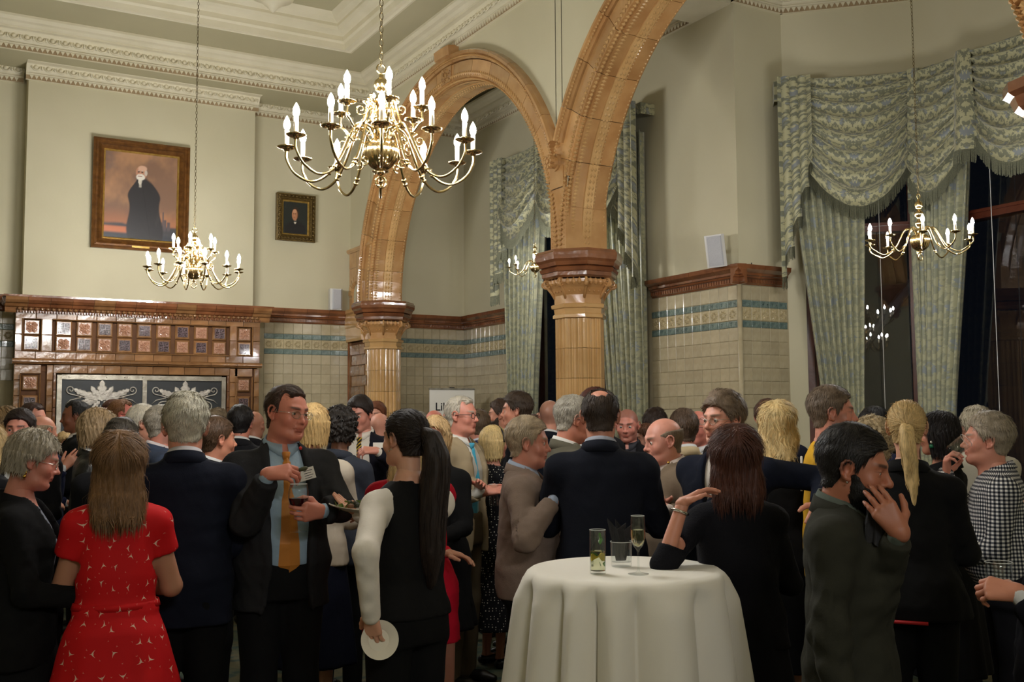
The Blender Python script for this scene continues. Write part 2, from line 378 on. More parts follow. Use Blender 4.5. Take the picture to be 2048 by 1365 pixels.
tile_run(wall_back, (3.56, YA), (4.60, YA), 1.55)
tile_run(wall_back, (5.02, YA), (XC-.005, YA), 1.65)
tile_run(wall_back, (.25, YA), (.93, YA), 2.0)
tile_run(wall_right, (XC, YA-.005), (XC, 10.52), 1.65)
tile_run(wall_right, (XC, 7.97), (XC, YR+.02), 1.65)
tile_run(wall_bay, (XC+.02, YR), (P1[0]-.02, P1[1]), 1.65)
m = MB().tube([(XC-.004, YR-.004, 0), (XC-.004, YR-.004, 2.78)], .022, 12); m.build('corner_bead', M['cream_tile'], wall_bay, True)
# ---- russet dado rail
RAIL = [(0, 0), (.018, 0), (.022, .012), (.03, .016), (.03, .055), (.04, .06), (.046, .075), (.06, .08), (.06, .1), (.085, .118), (.098, .128), (.102, .15), (.104, .165), (0, .17)]
trim_n = [0]
dent_me = MB().lathe([(.006, -.014), (.009, 0), (.006, .014)], 6).mesh('rail_bead')
def mitre_len(A, B): return (Vector(B)-Vector(A)).length
def rail(A, B, label, piece=.29, ext=(0, 0)):
    trim_n[0] += 1
    A, B = Vector((A[0], A[1], 2.77)), Vector((B[0], B[1], 2.77)); L = (B-A).length; d = (B-A)/L; out = Vector((d.y, -d.x, 0))
    root = MB().sweep([(0, .005), (.015, .005), (.05, .1), (.09, .16), (0, .165)], A, B, out).build('trim_%d' % trim_n[0], M['grout_brown'])
    root['kind'] = 'structure'; root['label'] = label
    n = max(1, round((L+ext[0]+ext[1])/piece)); a0 = A-d*ext[0]; st = (L+ext[0]+ext[1])/n
    for i in range(n):
        MB().sweep(RAIL, a0+d*(st*i+.0015), a0+d*(st*(i+1)-.0015), out).build('rail_tile', M['rail_tile'], root)
    beads = MB()
    for i in range(int(L/.034)):
        p = A+d*(.017+.034*i)+out*.03
        beads.obox((p.x, p.y, p.z+.035), (.016, .016, .028), Matrix.Rotation(math.atan2(d.y, d.x), 3, 'Z'))
    beads.build('bead_row', M['rail_tile'], root, kind='stuff')
    return root
rail((3.5, YA), (4.60, YA), 'russet glazed rail between the fireplace and the pier')
rail((5.0, YA), (XC, YA), 'russet glazed rail on the back wall of the aisle')
rail((.0, YA), (.93, YA), 'russet glazed rail left of the fireplace')
rail((XC, YA), (XC, 10.5), 'russet glazed rail on the aisle wall by the far curtain')
rail((XC, 7.95), (XC, YR), 'russet glazed rail under the tilted loudspeaker', ext=(0, .10))
rail((XC, YR), (P1[0]-.05, YR), 'russet glazed rail on the short return wall', ext=(.10, 0))
# ---- plaster cornices
def egg_mesh():
    m = MB(); V = []; n, k = 8, 5
    for j in range(k):
        t = j/(k-1)*math.pi/2
        for i in range(n):
            a = 2*math.pi*i/n; V.append((.026*math.cos(a)*math.cos(t), -.028*math.sin(t), .036*math.sin(a)*math.cos(t)))
    F = [(j*n+i, j*n+(i+1) % n, (j+1)*n+(i+1) % n, (j+1)*n+i) for j in range(k-1) for i in range(n)]
    m.add(V, F)
    pts = [(.043*math.cos(a), -.012, .05*math.sin(a)+.006) for a in np.linspace(math.radians(-200), math.radians(20), 9)]
    m.tube(pts, .008, 5); m.box((.052, -.02, -.03), (.065, -.004, .045))
    me = m.mesh('egg', True); me.materials.append(M['plaster']); return me
egg_me = egg_mesh()
CORN = [(0, 0), (.03, 0), (.03, .048), (.045, .052), (.045, .066), (.03, .07), (.05, .085), (.085, .165), (.10, .175), (.15, .178), (.15, .20), (.165, .205), (.19, .222), (.225, .232), (.25, .262), (.25, .285), (0, .285)]
def cornice(A, B, z, label, prof=CORN, eggs=True, ext=(0, 0), name=None, erange=None):
    trim_n[0] += 1
    A, B = Vector((A[0], A[1], z)), Vector((B[0], B[1], z)); L = (B-A).length; d = (B-A)/L; out = Vector((d.y, -d.x, 0)); rz = math.atan2(d.y, d.x)
    root = MB().sweep(prof, A-d*ext[0], B+d*ext[1], out).build('trim_%d' % trim_n[0], M['plaster']); root['kind'] = 'structure'; root['label'] = label
    R = Matrix.Rotation(rz, 3, 'Z')
    if eggs:
        n = int(L/TS); st = L/n
        for i in range(n):
            s = st*(i+.5)
            if erange and not (erange[0] <= s <= erange[1]): continue
            p = A+d*s+out*.066; p.z = z+.122
            link('egg', egg_me, None, root, p, Euler((math.radians(-22), 0, 0)).to_matrix().to_4x4().to_euler() if False else (math.radians(-24)*math.cos(0), 0, rz))
    tri = MB(); n = int(L/.047)
    for i in range(n):
        p = A+d*(.047*(i+.5)); w = .02; o0 = out*.03; o1 = out*.043
        V = [p+o0-d*w+Vector((0, 0, .002)), p+o0+d*w+Vector((0, 0, .002)), p+o0+Vector((0, 0, .044)), p+o1-d*w+Vector((0, 0, .002)), p+o1+d*w+Vector((0, 0, .002)), p+o1+Vector((0, 0, .044))]
        V = [v.copy() for v in V]
        # point-down triangles hanging from the bead above
        V = [p+o0-d*w+Vector((0, 0, .046)), p+o0+d*w+Vector((0, 0, .046)), p+o0+Vector((0, 0, .006)), p+o1-d*w+Vector((0, 0, .046)), p+o1+d*w+Vector((0, 0, .046)), p+o1+Vector((0, 0, .006))]
        tri.add(V, [(3, 4, 5), (0, 2, 1), (0, 3, 5, 2), (1, 2, 5, 4), (0, 1, 4, 3)])
    tri.build('pointed_dentils', M['plaster'], root, kind='stuff')
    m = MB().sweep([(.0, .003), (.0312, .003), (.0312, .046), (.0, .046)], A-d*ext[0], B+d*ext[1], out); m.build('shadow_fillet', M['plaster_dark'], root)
    return root
LOWC = [(0, 0), (.03, 0), (.03, .048), (.045, .052), (.045, .066), (.03, .07), (.05, .085), (.085, .15), (.10, .155), (.17, .155), (.2, .17), (.22, .2), (0, .2)]
Z_L, Z_U = 5.19, 5.315
cornice((.98, YB), (3.36, YB), Z_L-.02, 'egg and dart cornice across the chimney breast', LOWC, ext=(.03, .03))
cornice((-.6, YA), (.95, YA), Z_L, 'egg and dart cornice left of the chimney breast', LOWC)
cornice((3.38, YA), (XA0, YA), Z_L, 'egg and dart cornice right of the chimney breast', LOWC)
# beam soffit with the main cornice in front of it
bm_ = MB().box((-5.2, 11.22, 5.33), (XA0, YA, ZC)); beam = struct('beam', bm_, M['ceiling'], label='plain soffit band above the back wall')
cornice((-.8, 11.22), (XA0, 11.22), Z_U, 'main egg and dart cornice along the back of the room')
cornice((XA0, 11.22), (XA0, 2.0), Z_U, 'main egg and dart cornice above the arches', erange=(0, 6))
cornice((XA1, YA), (XC, YA), 5.27, 'cornice at the far end of the aisle')
cornice((XC, YA), (XC, 7.3), 5.27, 'cornice over the aisle windows')
m = MB().box((XA1, 6.78, 5.27), (XC+.3, 7.3, ZC)); struct('beam', m, M['plaster'], label='plain white beam crossing the aisle')
cornice((XC-.02, YR), P1, 5.27, 'cornice over the return wall'); cornice(P1, P2, 5.27, 'cornice over the angled bay window'); cornice(P2, P3, 5.27, 'cornice over the front bay window', erange=(0, 1.2))
# ---- arcade wall with round arches
ARC = [(9.235, 2.99), (5.10, 2.99), (.80, 2.99)]
def ymap(cy, y): return cy+(y-cy)*1.09 if (abs(cy-5.10) < .01 and y < cy) else y
RIN, ROUT = 1.975, 2.24
COLY = [11.3, 7.165, 2.86]
m = MB(); NS = 40
def arcade_side(X, sgn):
    for (cy, cz) in ARC:
        pts = []
        for i in range(NS+1):
            a = math.pi*i/NS; pts.append((ymap(cy, cy+(RIN+.05)*math.cos(a)), cz+(RIN+.05)*math.sin(a)))
        for i in range(NS):
            (y0, z0), (y1, z1) = pts[i], pts[i+1]
            V = [(X, y0, z0), (X, y1, z1), (X, y1, ZC), (X, y0, ZC)]; m.add(V, [(0, 1, 2, 3)])
    for k, y in enumerate((9.235+RIN+.05, )): m.add([(X, y-.01, 2.99), (X, YA, 2.99), (X, YA, ZC), (X, y-.01, ZC)], [(0, 1, 2, 3)])
    for cy0_, cy1_ in ((5.10+RIN+.05, 9.235-RIN-.05), (.80+RIN+.05, 5.10-(RIN+.05)*1.09)): m.add([(X, cy0_-.01, 2.99), (X, cy1_+.01, 2.99), (X, cy1_+.01, ZC), (X, cy0_-.01, ZC)], [(0, 1, 2, 3)])
arcade_side(XA0, -1); arcade_side(XA1, 1)
m.box((XA0, -4.2, 2.5), (XA1, -1.05, ZC))
wall_arcade = struct('wall_arcade', m, M['paint'], label='cream wall carried on round glazed arches')
# voussoirs: each arch is its own thing of glazed pieces
ARC_LABEL = ['round honey-glazed arch nearest the back wall', 'large round glazed arch cut by the top of the picture', 'round glazed arch mostly out of the frame at the right']
def ring_piece(mb, cy, cz, prof, a0, a1, n=3, lim=(-99, 99)):
    """profile [(x, r)] closed, swept from angle a0 to a1"""
    k = len(prof); V = []
    for i in range(n+1):
        a = a0+(a1-a0)*i/n
        for (x, r) in prof: V.append((x, min(lim[1], max(lim[0], ymap(cy, cy+r*math.cos(a)))), cz+r*math.sin(a)))
    F = [(i*k+j, i*k+(j+1) % k, (i+1)*k+(j+1) % k, (i+1)*k+j) for i in range(n) for j in range(k)]
    F += [tuple(range(k-1, -1, -1)), tuple(n*k+j for j in range(k))]
    mb.add(V, F)
def arch(idx, a_from=0.0, a_to=math.pi, seen=True):
    cy, cz = ARC[idx]
    root = empty('arch', (0, cy, cz), 0, ARC_LABEL[idx], 'arch'); root.location = (0, 0, 0)
    NV = 17 if seen else 9
    dA = (a_to-a_from)/NV; g = .0012; LM = [(7.163, 99), (2.862, 7.161), (-99, 2.858)][idx]
    X0, X1 = XA0, XA1; rin = RIN if idx != 1 else 1.965
    LH = (LM[0]+.0025, LM[1]-.0025)
    def bld(prof, a0, a1, nm, mat, lim=(-99, 99)):
        if lim[0] > -90 or lim[1] < 90:
            rm = max(q[1] for q in prof)-.002; ok = [a for a in np.linspace(a0, a1, 41) if lim[0] <= ymap(cy, cy+rm*math.cos(a)) <= lim[1]]
            if len(ok) < 2: return
            a0, a1 = ok[0], ok[-1]
        b = MB(); ring_piece(b, cy, cz, prof, a0, a1, 3, lim); ys = [v[1] for v in b.v]
        if max(ys)-min(ys) > .004: b.build(nm, mat, root)
    for i in range(NV):
        a0, a1 = a_from+dA*i+g, a_from+dA*(i+1)-g; nn = 3
        # plain face band
        bld([(X0+.0, rin+.02), (X0-.03, rin+.03), (X0-.03, rin+.19), (X0, rin+.2), (X0+.05, rin+.2), (X0+.05, rin+.02)], a0, a1, 'voussoir', M['ochre_tile'], LM)
        # outer hood mould
        bld([(X0-.005, rin+.2), (X0-.045, rin+.2), (X0-.06, rin+.215), (X0-.06, rin+.235), (X0-.085, rin+.25), (X0-.085, rin+.275), (X0-.06, rin+.29), (X0-.0, rin+.295)], a0, a1, 'hood_tile', M['ochre_tile'], LH)
        # soffit in three strips
        th = (X1-X0)
        for (xa, xb, lift, mt) in ((X0+.015, X0+.135, 0, 'ochre_tile'), (X0+.137, X0+.225, -.012, 'column_tile'), (X0+.227, X1, 0, 'ochre_tile')):
            bld([(xa, rin+.05), (xa, rin+lift), (xb, rin+lift), (xb, rin+.05)], a0, a1, 'soffit_tile', M[mt])
        bld([(X1-.05, rin+.02), (X1-.05, rin+.2), (X1+.03, rin+.2), (X1+.03, rin+.03)], a0, a1, 'rear_voussoir', M['ochre_tile'], LM)
    # bead enrichments
    def beads(name, xc, r, step, size, tang, sx=1.0):
        b = MB(); n = int((a_to-a_from)*r/step)
        for i in range(n):
            a = a_from+(i+.5)*(a_to-a_from)/n
            R = Matrix(((1, 0, 0), (0, math.cos(a), -math.sin(a)), (0, math.sin(a), math.cos(a))))
            c = (xc, ymap(cy, cy+r*math.cos(a)), cz+r*math.sin(a))
            if not LM[0] < c[1] < LM[1]: continue
            hx, hy, hz = size[0]/2, size[1]/2, size[2]/2
            V = [R @ Vector(p)+Vector(c) for p in ((-hx, 0, 0), (hx, 0, 0), (0, -hy, 0), (0, hy, 0), (0, 0, -hz), (0, 0, hz))]
            b.add(V, [(0, 2, 4), (2, 1, 4), (1, 3, 4), (3, 0, 4), (2, 0, 5), (1, 2, 5), (3, 1, 5), (0, 3, 5)])
        b.build(name, M['column_tile'], root, kind='stuff')
    beads('bead_row', XA0-.008, rin+.012, .034, (.05, .03, .03), 1)
    beads('egg_row', XA0-.034, rin+.065, .04, (.03, .05, .034), 1)
    beads('outer_bead_row', XA0-.072, rin+.225, .03, (.03, .026, .026), 1)
    beads('chevron_row', XA0+.165, rin-.014, .05, (.03, .016, .042), 1); beads('chevron_row', XA0+.198, rin-.014, .05, (.03, .016, .042), 1)
    beads('edge_bead_row', XA0+.24, rin-.004, .03, (.02, .014, .022), 1); beads('edge_bead_row', XA1-.01, rin-.004, .036, (.02, .014, .022), 1)
    beads('diamond_row', XA0+.045, rin-.006, .03, (.05, .012, .026), 1)
    return root
arch1 = arch(0); arch2 = arch(1, .0, math.pi); arch3 = arch(2, 0, math.pi, False)
# keystone with a carved panel on the first arch
m = MB(); cy, cz = ARC[0]
ring_piece(m, cy, cz, [(XA0-.0, RIN+.28), (XA0-.11, RIN+.27), (XA0-.12, RIN+.36), (XA0, RIN+.38)], math.radians(88), math.radians(96), 4)
m.build('keystone_block', M['ochre_tile'], arch1)
m = MB(); ring_piece(m, cy, cz, [(XA0-.025, RIN+.03), (XA0-.04, RIN+.03), (XA0-.04, RIN+.19), (XA0-.025, RIN+.19)], math.radians(88), math.radians(94), 3)
for i in range(26):
    a = math.radians(88.5+random.random()*5); r = RIN+.045+random.random()*.13
    m.obox((XA0-.044, cy+r*math.cos(a), cz+r*math.sin(a)), (.014, .02, .008), Matrix.Rotation(random.random()*3, 3, 'X'))
m.build('carved_panel', M['ochre_tile'], arch1)
# boss where the two hoods meet
for y, nm in ((7.17, arch1), (2.86, arch2)):
    m = MB(); 
    for (r, x) in ((.075, -.05), (.055, -.085), (.035, -.11), (.018, -.125)):
        m.add([(XA0+x+dx, y+r*math.cos(a), 3.74+r*math.sin(a)) for dx in (.05, 0) for a in np.linspace(0, 2*math.pi, 12, endpoint=False)],
              [(i, (i+1) % 12, 12+(i+1) % 12, 12+i) for i in range(12)]+[tuple(range(12, 24))])
    for i in range(8):
        a = i*math.pi/4; m.obox((XA0-.1, y+.045*math.cos(a), 3.74+.045*math.sin(a)), (.04, .024, .024), Matrix.Rotation(a, 3, 'X'))
    m.build('boss', M['ochre_tile'], nm)
# pier between the arches above each capital
for y in (7.165, 2.86):
    MB().box((XA0-.006, y-.108, 3.53), (XA1-.006, y+.108, 4.02)).build('spandrel_block', M['ochre_tile'], arch1 if y > 5 else arch2)
    MB().box((XA0-.024, y-.117, 2.985), (XA1+.022, y+.115, 3.52)).box((XA0-.036, y-.1, 3.525), (XA0+.03, y+.1, 3.70)).build('springer_block', M['ochre_tile'], arch1 if y > 5 else arch2)
# ---- columns
def column(y, label, full=True):
    x = (XA0+XA1)/2; root = empty('column', (x, y, 0), 0, label, 'column')
    # fluted octagonal shaft built in drums
    def section(z, r):
        V = []; R = r
        pts = []
        for k in range(8):
            a0 = math.pi/8+k*math.pi/4; a1 = a0+math.pi/4
            p0 = Vector((math.cos(a0)*R, math.sin(a0)*R)); p1 = Vector((math.cos(a1)*R, math.sin(a1)*R)); nrm = (p0+p1).normalized()
            for (t, dd) in ((0, 0), (.1, 0), (.13, -.01), (.2, -.014), (.27, -.01), (.3, 0), (.36, 0), (.39, -.012), (.5, -.018), (.61, -.012), (.64, 0), (.7, 0), (.73, -.01), (.8, -.014), (.87, -.01), (.9, 0)):
                q = p0.lerp(p1, t)+nrm*dd; pts.append((q.x, q.y, z))
        return pts
    zt = 2.44; z = zt; dh = .245; i = 0
    while z > 0.05:
        z0 = max(z-dh, 0.0); a, b = section(z0+.0015, .205), section(z-.0015, .205); n = len(a)
        mm = MB().add(a+b, [(k, (k+1) % n, n+(k+1) % n, n+k) for k in range(n)]+[tuple(range(n-1, -1, -1)), tuple(range(n, 2*n))])
        mm.build('drum', M['column_tile'], root); z = z0; i += 1
        if z < 1.0 and i > 6: dh = 1.0
    def octa(mb, prof, rot=math.pi/8):
        V = []; n = 8
        for (r, zz) in prof:
            for k in range(n): V.append((r*math.cos(rot+k*math.pi/4), r*math.sin(rot+k*math.pi/4), zz))
        mb.add(V, [(i*n+k, i*n+(k+1) % n, (i+1)*n+(k+1) % n, (i+1)*n+k) for i in range(len(prof)-1) for k in range(n)]+[tuple(range(n-1, -1, -1)), tuple((len(prof)-1)*n+k for k in range(n))])
    mb = MB(); octa(mb, [(.2, 2.44), (.225, 2.445), (.225, 2.47), (.21, 2.48), (.215, 2.52), (.235, 2.525), (.24, 2.55), (.225, 2.56)]); mb.build('necking', M['column_tile'], root)
    mb = MB(); octa(mb, [(.21, 2.56), (.212, 2.63), (.24, 2.69), (.27, 2.73), (.27, 2.755)]); mb.build('capital_bell', M['ochre_tile'], root)
    vol = MB()
    for k in range(8):
        a = math.pi/8+k*math.pi/4
        pts = []; c0 = Vector((math.cos(a), math.sin(a), 0))
        for tt in np.linspace(0, 3.6*math.pi, 26):
            rr = .042*(1-tt/(3.9*math.pi)); pts.append(Vector((0, 0, 2.735))+c0*(.275+rr*math.cos(tt))+Vector((0, 0, -rr*math.sin(tt))))
        vol.tube([c0*.2+Vector((0, 0, 2.60)), c0*.235+Vector((0, 0, 2.66)), c0*.27+Vector((0, 0, 2.70))]+pts, .012, 6)
    vol.build('volutes', M['ochre_tile'], root, True)
    eg = MB()
    for k in range(8):
        a0 = math.pi/8+k*math.pi/4; a1 = a0+math.pi/4
        for j in range(3):
            t_ = .25+.25*j; p = Vector((math.cos(a0), math.sin(a0), 0)).lerp(Vector((math.cos(a1), math.sin(a1), 0)), t_)*.258
            eg.lathe([(0, -.03), (.017, -.018), (.022, 0), (.017, .018), (0, .03)], 8, (p.x, p.y, 2.735))
            eg.lathe([(0, -.01), (.009, 0), (0, .01)], 6, (p.x*.9, p.y*.9, 2.66))
    eg.build('capital_eggs', M['ochre_tile'], root, True, kind='stuff')
    for nm, prof in (('abacus_lower', [(.29, 2.765), (.315, 2.78), (.315, 2.81), (.325, 2.815), (.335, 2.84), (.325, 2.85)]), ('abacus_upper', [(.31, 2.853), (.335, 2.86), (.345, 2.89), (.365, 2.91), (.37, 2.94), (.37, 2.965), (.36, 2.975), (.355, 2.99)])):
        mb = MB(); octa(mb, prof); mb.build(nm, M['rail_tile'], root)
    return root
col_far = column(COLY[0], 'fluted honey-glazed column nearest the back wall')
col_mid = column(COLY[1], 'fluted honey-glazed column in the middle of the room')
# bracketed springer of the third arch (top right corner)
root = empty('arch_corbel', ((XA0+XA1)/2, COLY[2]+.1, 0), 0, 'glazed corbel at the top right edge of the picture', 'corbel')
mb = MB(); V = []
for (r, z) in ((.03, 2.90), (.06, 2.93), (.045, 2.97), (.09, 3.0), (.11, 3.03), (.14, 3.07), (.2, 3.12), (.22, 3.17), (.25, 3.19), (.25, 3.24), (.18, 3.26)):
    V.append((r, z-.0))
mb.lathe(V, 12); mb.build('corbel_body', M['rail_tile'], root, False)
MB().lathe([(0, 2.84), (.03, 2.86), (.04, 2.89), (.02, 2.92)], 10).build('pendant', M['rail_tile'], root, True)
# ---- pier with a small niche joining arch to the back wall
pier = empty('wall_pier', (XA0, YA, 0), 0, 'brown glazed tile pier with a small arched niche against the back wall', 'pier')
mb = MB().box((-.0, -.5, 0), (.3, 0, 2.55)); mb.build('pier_core', M['grout_brown'], pier)
bw, bh = .155, .125
bt = bevel_box_mesh('tile', bw-.004, .014, bh-.004, .003); bt.materials.append(M['brown_tile'])
for r in range(9):
    z = 2.46-r*bh
    for c in range(3):
        y = -.11-(c*bw)-(.06 if r % 2 else 0)
        if y < -.5: continue
        link('tile', bt, None, pier, (-.005, y, z), (0, 0, -math.pi/2))
MB().tube([(-.012, -.015, 0), (-.012, -.015, 2.58)], .022, 8).build('edge_roll', M['rail_tile'], pier, True)
MB().box((-.02, -.06, 0), (.02, -.0, 2.6)).build('edge_strip', M['brown_tile'], pier)
MB().sweep([(0, 0), (.05, .0), (.06, .03), (.06, .16), (.075, .18), (.08, .32), (.1, .34), (.1, .38), (0, .38)], (0, .0, 2.56), (0, -.5, 2.56), (-1, 0, 0)).build('pier_capital', M['column_tile'], pier)
mb = MB()   # upper block with arched niche
bl = [(-.02, -.12, 2.94, 3.26), (-.41, -.66, 2.94, 3.26), (-.02, -.66, 3.262, 3.64)]
for (ya_, yb_, z0, z1) in bl:
    nn_ = max(1, round((z1-z0)/.16)); ny = max(1, round((ya_-yb_)/.22))
    for i in range(nn_):
        for j in range(ny):
            w1, w0 = ya_-(ya_-yb_)*j/ny, ya_-(ya_-yb_)*(j+1)/ny
            MB().box((-.018-.002*((i+j) % 2), w0+.002, z0+(z1-z0)*i/nn_+.0015), (.09, w1-.002, z0+(z1-z0)*(i+1)/nn_-.0015)).build('block', M['ochre_tile'], pier)
mb.box((.1, -.655, 2.945), (.33, -.005, 3.63)); mb.build('upper_block', M['ochre_tile'], pier)
mb = MB(); cyn, czn, rn = -.26, 3.12, .14
for k in range(10):
    a0, a1 = math.pi*k/10+.02, math.pi*(k+1)/10-.02
    b = MB(); ring_piece(b, cyn, czn, [(-.02, rn), (-.035, rn+.02), (-.035, rn+.09), (.0, rn+.1), (.06, rn)], a0, a1, 2); b.build('niche_tile', M['ochre_tile'], pier)
b = MB().box((.085, -.4, 2.94), (.1, -.12, 3.26)); b.build('niche_back', M['glaze_white'], pier)
hol = MB()
for i in range(4):
    for j in range(5): hol.box((.082, -.36+i*.06, 3.0+j*.05), (.086, -.345+i*.06, 3.025+j*.05))
hol.build('niche_piercing', M['leather_black'], pier, kind='stuff')
MB().sweep([(0, 0), (.03, .0), (.05, .02), (.05, .045), (0, .05)], (0, 0, 3.64), (0, -.74, 3.64), (-1, 0, 0)).build('pier_coping', M['ochre_tile'], pier)
# ============================================================ FIREPLACE
FY = 11.42                                             # front plane
def fx(u, v): return onY(u, v, FY)[0]
def fz(u, v): return onY(u, v, FY)[2]
FX0, FX1 = .90, 3.37
fire = empty('fireplace', ((FX0+FX1)/2, FY, 0), 0, 'wide brown glazed tile fireplace with rows of relief tiles', 'fireplace'); fire.location = (0, 0, 0)
ZT, ZF1, ZF0, ZS = 2.87, 2.72, 2.29, 2.22             # mantel top, frieze top, frieze bottom, shelf
OX0, OX1, OZ = 1.31, 2.99, 2.10                        # opening
MB().box((FX0+.02, FY+.028, 0), (OX0-.03, YB, OZ+.028)).box((OX1+.03, FY+.028, 0), (FX1-.02, YB, OZ+.028)).box((FX0+.02, FY+.028, OZ+.03), (FX1-.02, YB, 2.75)).build('core', M['grout_brown'], fire)
# mantel cornice in pieces
MC = [(0, 0), (.02, 0), (.03, .015), (.035, .05), (.06, .06), (.075, .085), (.10, .095), (.12, .12), (.125, .15), (0, .155)]
n = 13; L = FX1-FX0+.2; st = L/n
for i in range(n):
    a = FX0-.1+st*i; MB().sweep(MC, (a+.0015, FY, 2.715), (a+st-.0015, FY, 2.715), (0, -1, 0)).build('cornice_tile', M['rail_tile'] if i % 4 else M['brown_tile'], fire)
MB().box((FX0-.12, FY-.13, 2.865), (FX1+.12, YB, 2.885)).build('mantel_top', M['rail_tile'], fire)
for s, x in ((-1, FX0), (1, FX1)): MB().sweep(MC, (x, FY if s < 0 else YB, 2.715), (x, YB if s < 0 else FY, 2.715), (s, 0, 0)).build('cornice_return', M['rail_tile'], fire)
b = MB()
for i in range(int((FX1-FX0)/.052)): b.lathe([(0, -.02), (.018, -.012), (.022, 0), (.012, .012)], 8, (FX0+.03+i*.052, FY-.05, 2.755))
b.build('scallop_row', M['brown_tile'], fire, True, kind='stuff')
b = MB()
for i in range(int((FX1-FX0)/.026)): b.box((FX0+.01+i*.026, FY-.04, 2.712), (FX0+.025+i*.026, FY-.0, 2.735))
b.build('dentil_row', M['brown_dark'], fire, kind='stuff')
def ftile(x0, x1, z0, z1, y=FY, mat='brown_tile', name='glazed_tile', d=.03):
    me = bevel_box_mesh(name, x1-x0-.003, d, z1-z0-.003, .004); return link(name, me, M[mat], fire, ((x0+x1)/2, y+d/2, (z0+z1)/2))
def frow(x0, x1, z0, z1, n, **k):
    for i in range(n): ftile(x0+(x1-x0)*i/n, x0+(x1-x0)*(i+1)/n, z0, z1, **k)
def fcol(x0, x1, z0, z1, n, **k):
    for i in range(n): ftile(x0, x1, z0+(z1-z0)*i/n, z0+(z1-z0)*(i+1)/n, **k)
# relief tiles
def flower_tile():
    N = 15; s = .062
    def fn(u, v):
        x, z = (u*2-1), (v*2-1); r = math.hypot(x, z); a = math.atan2(z, x)
        h = .5+.5*math.cos(8*a+5*r); h *= max(0, math.sin(min(1, r*1.15)*math.pi))
        h += .55*max(0, 1-abs(r-.18)*9)+.5*max(0, 1-abs(abs(x)+abs(z)-1.25)*6)*(.5+.5*math.cos(14*x)*math.cos(14*z))
        e = 0 if max(abs(x), abs(z)) > .97 else 1
        return (x*s, -.012*h*e-.002, z*s)
    m = MB().grid(fn, N, N); m.f = [f[::-1] for f in m.f]; return m.mesh('flower_tile')
flower_me = flower_tile(); flower_me.materials.append(M['flower_tile'])
KEY = ["1111111111111", "1000001000001", "1011101011101", "1010001000101", "1010111110101", "1010000000101", "1110101010111",
       "1010000000101", "1010111110101", "1010001000101", "1011101011101", "1000001000001", "1111111111111"]
def key_mesh():
    # four interlocking spirals drawn with raised strips
    m = MB(); s = .0062*1.55; 
    def strip(x0, z0, x1, z1, w=.0034): m.box((min(x0, x1)-w, -.009, min(z0, z1)-w), (max(x0, x1)+w, -.001, max(z0, z1)+w))
    path = [(0, 0), (0, 5.6), (5.6, 5.6), (5.6, 1.4), (1.9, 1.4), (1.9, 3.9), (3.9, 3.9)]
    for q in range(4):
        c, sn = [(1, 0), (0, 1), (-1, 0), (0, -1)][q]
        P = [((x*c-z*sn)*s, (x*sn+z*c)*s) for x, z in path]
        for a, b in zip(P, P[1:]): strip(*a, *b)
    return m.mesh('key_lines')
key_me = key_mesh(); key_me.materials.append(M['key_line'])
def relief(cx, cz, kind, y=FY, sz=.135):
    f = bevel_box_mesh('tile_frame', sz-.002, .03, sz-.002, .012); fr = link('tile_frame', f, M['brown_tile'], fire, (cx, y+.013, cz))
    g = sz/.17
    if kind == 'flower': o = link('flower_tile', flower_me, None, fire, (cx, y-.001, cz), None, (g, 1, g))
    else:
        o = link('key_tile', bevel_box_mesh('key_tile', .105*g*1.1, .008, .105*g*1.1, .002), M['key_ground'], fire, (cx, y-.003, cz))
        link('key_lines', key_me, None, o, (0, -.002, 0), None, (g*1.0, 1, g*1.0))
    for a in (-1, 1):
        pass
# frieze: nine columns by two rows between two side panels
def side_panel(x0, x1):
    cxm = (x0+x1)/2
    return cxm
xs0, xs1 = fx(165, 690)-.0, fx(455, 690)
nx = 9; step = (fx(440, 690)-fx(128, 690))/8; xst = fx(128, 690)
zr = (fz(300, 657), fz(300, 693))
zc0, zc1 = 2.415, 2.575
rowz = (2.575, 2.415)
fx_first = fx(128, 655); fx_last = fx(439, 663); stp = (fx_last-fx_first)/8
for i in range(9):
    for r in range(2): relief(fx_first+stp*i, rowz[r], 'key' if (i+r) % 2 == 0 else 'flower', sz=.155)
for xx, first in ((fx(64, 649), 'flower'), (fx(489, 665), 'flower')):
    relief(xx, rowz[0], 'flower', sz=.155); relief(xx, rowz[1], 'key', sz=.155)
sl, sr = fx(64, 649), fx(489, 665)
xl, xr = fx_first-stp/2-.01, fx_last+stp/2+.01
for (a, b) in ((FX0, sl-.085), (sl+.085, xl), (xr, sr-.085), (sr+.085, FX1)):
    fcol(a, b, 2.33, 2.67, 2, y=FY-.012)
frow(FX0, FX1, 2.655, 2.72, 13, y=FY-.014); frow(FX0, FX1, 2.255, 2.335, 13, y=FY-.012)
# thin framing mouldings around panels
def mould(x0, x1, z0, z1, r=.008, y=FY-.016):
    m = MB().tube([(x0, y, z0), (x1, y, z0), (x1, y, z1), (x0, y, z1)], r, 6, closed=True); m.build('panel_moulding', M['brown_tile'], fire)
mould(xl+.004, xr-.004, 2.332, 2.658); mould(sl-.088, sl+.088, 2.332, 2.658); mould(sr-.088, sr+.088, 2.332, 2.658)
# shelf between frieze and surround
n = 9
for i in range(n):
    a = FX0-.02+(FX1-FX0+.04)*i/n; b_ = FX0-.02+(FX1-FX0+.04)*(i+1)/n
    MB().sweep([(0, 0), (.02, 0), (.03, .012), (.045, .02), (.045, .035), (.02, .05), (0, .055)], (a+.001, FY, 2.205), (b_-.001, FY, 2.205), (0, -1, 0)).build('shelf_tile', M['brown_tile'], fire)
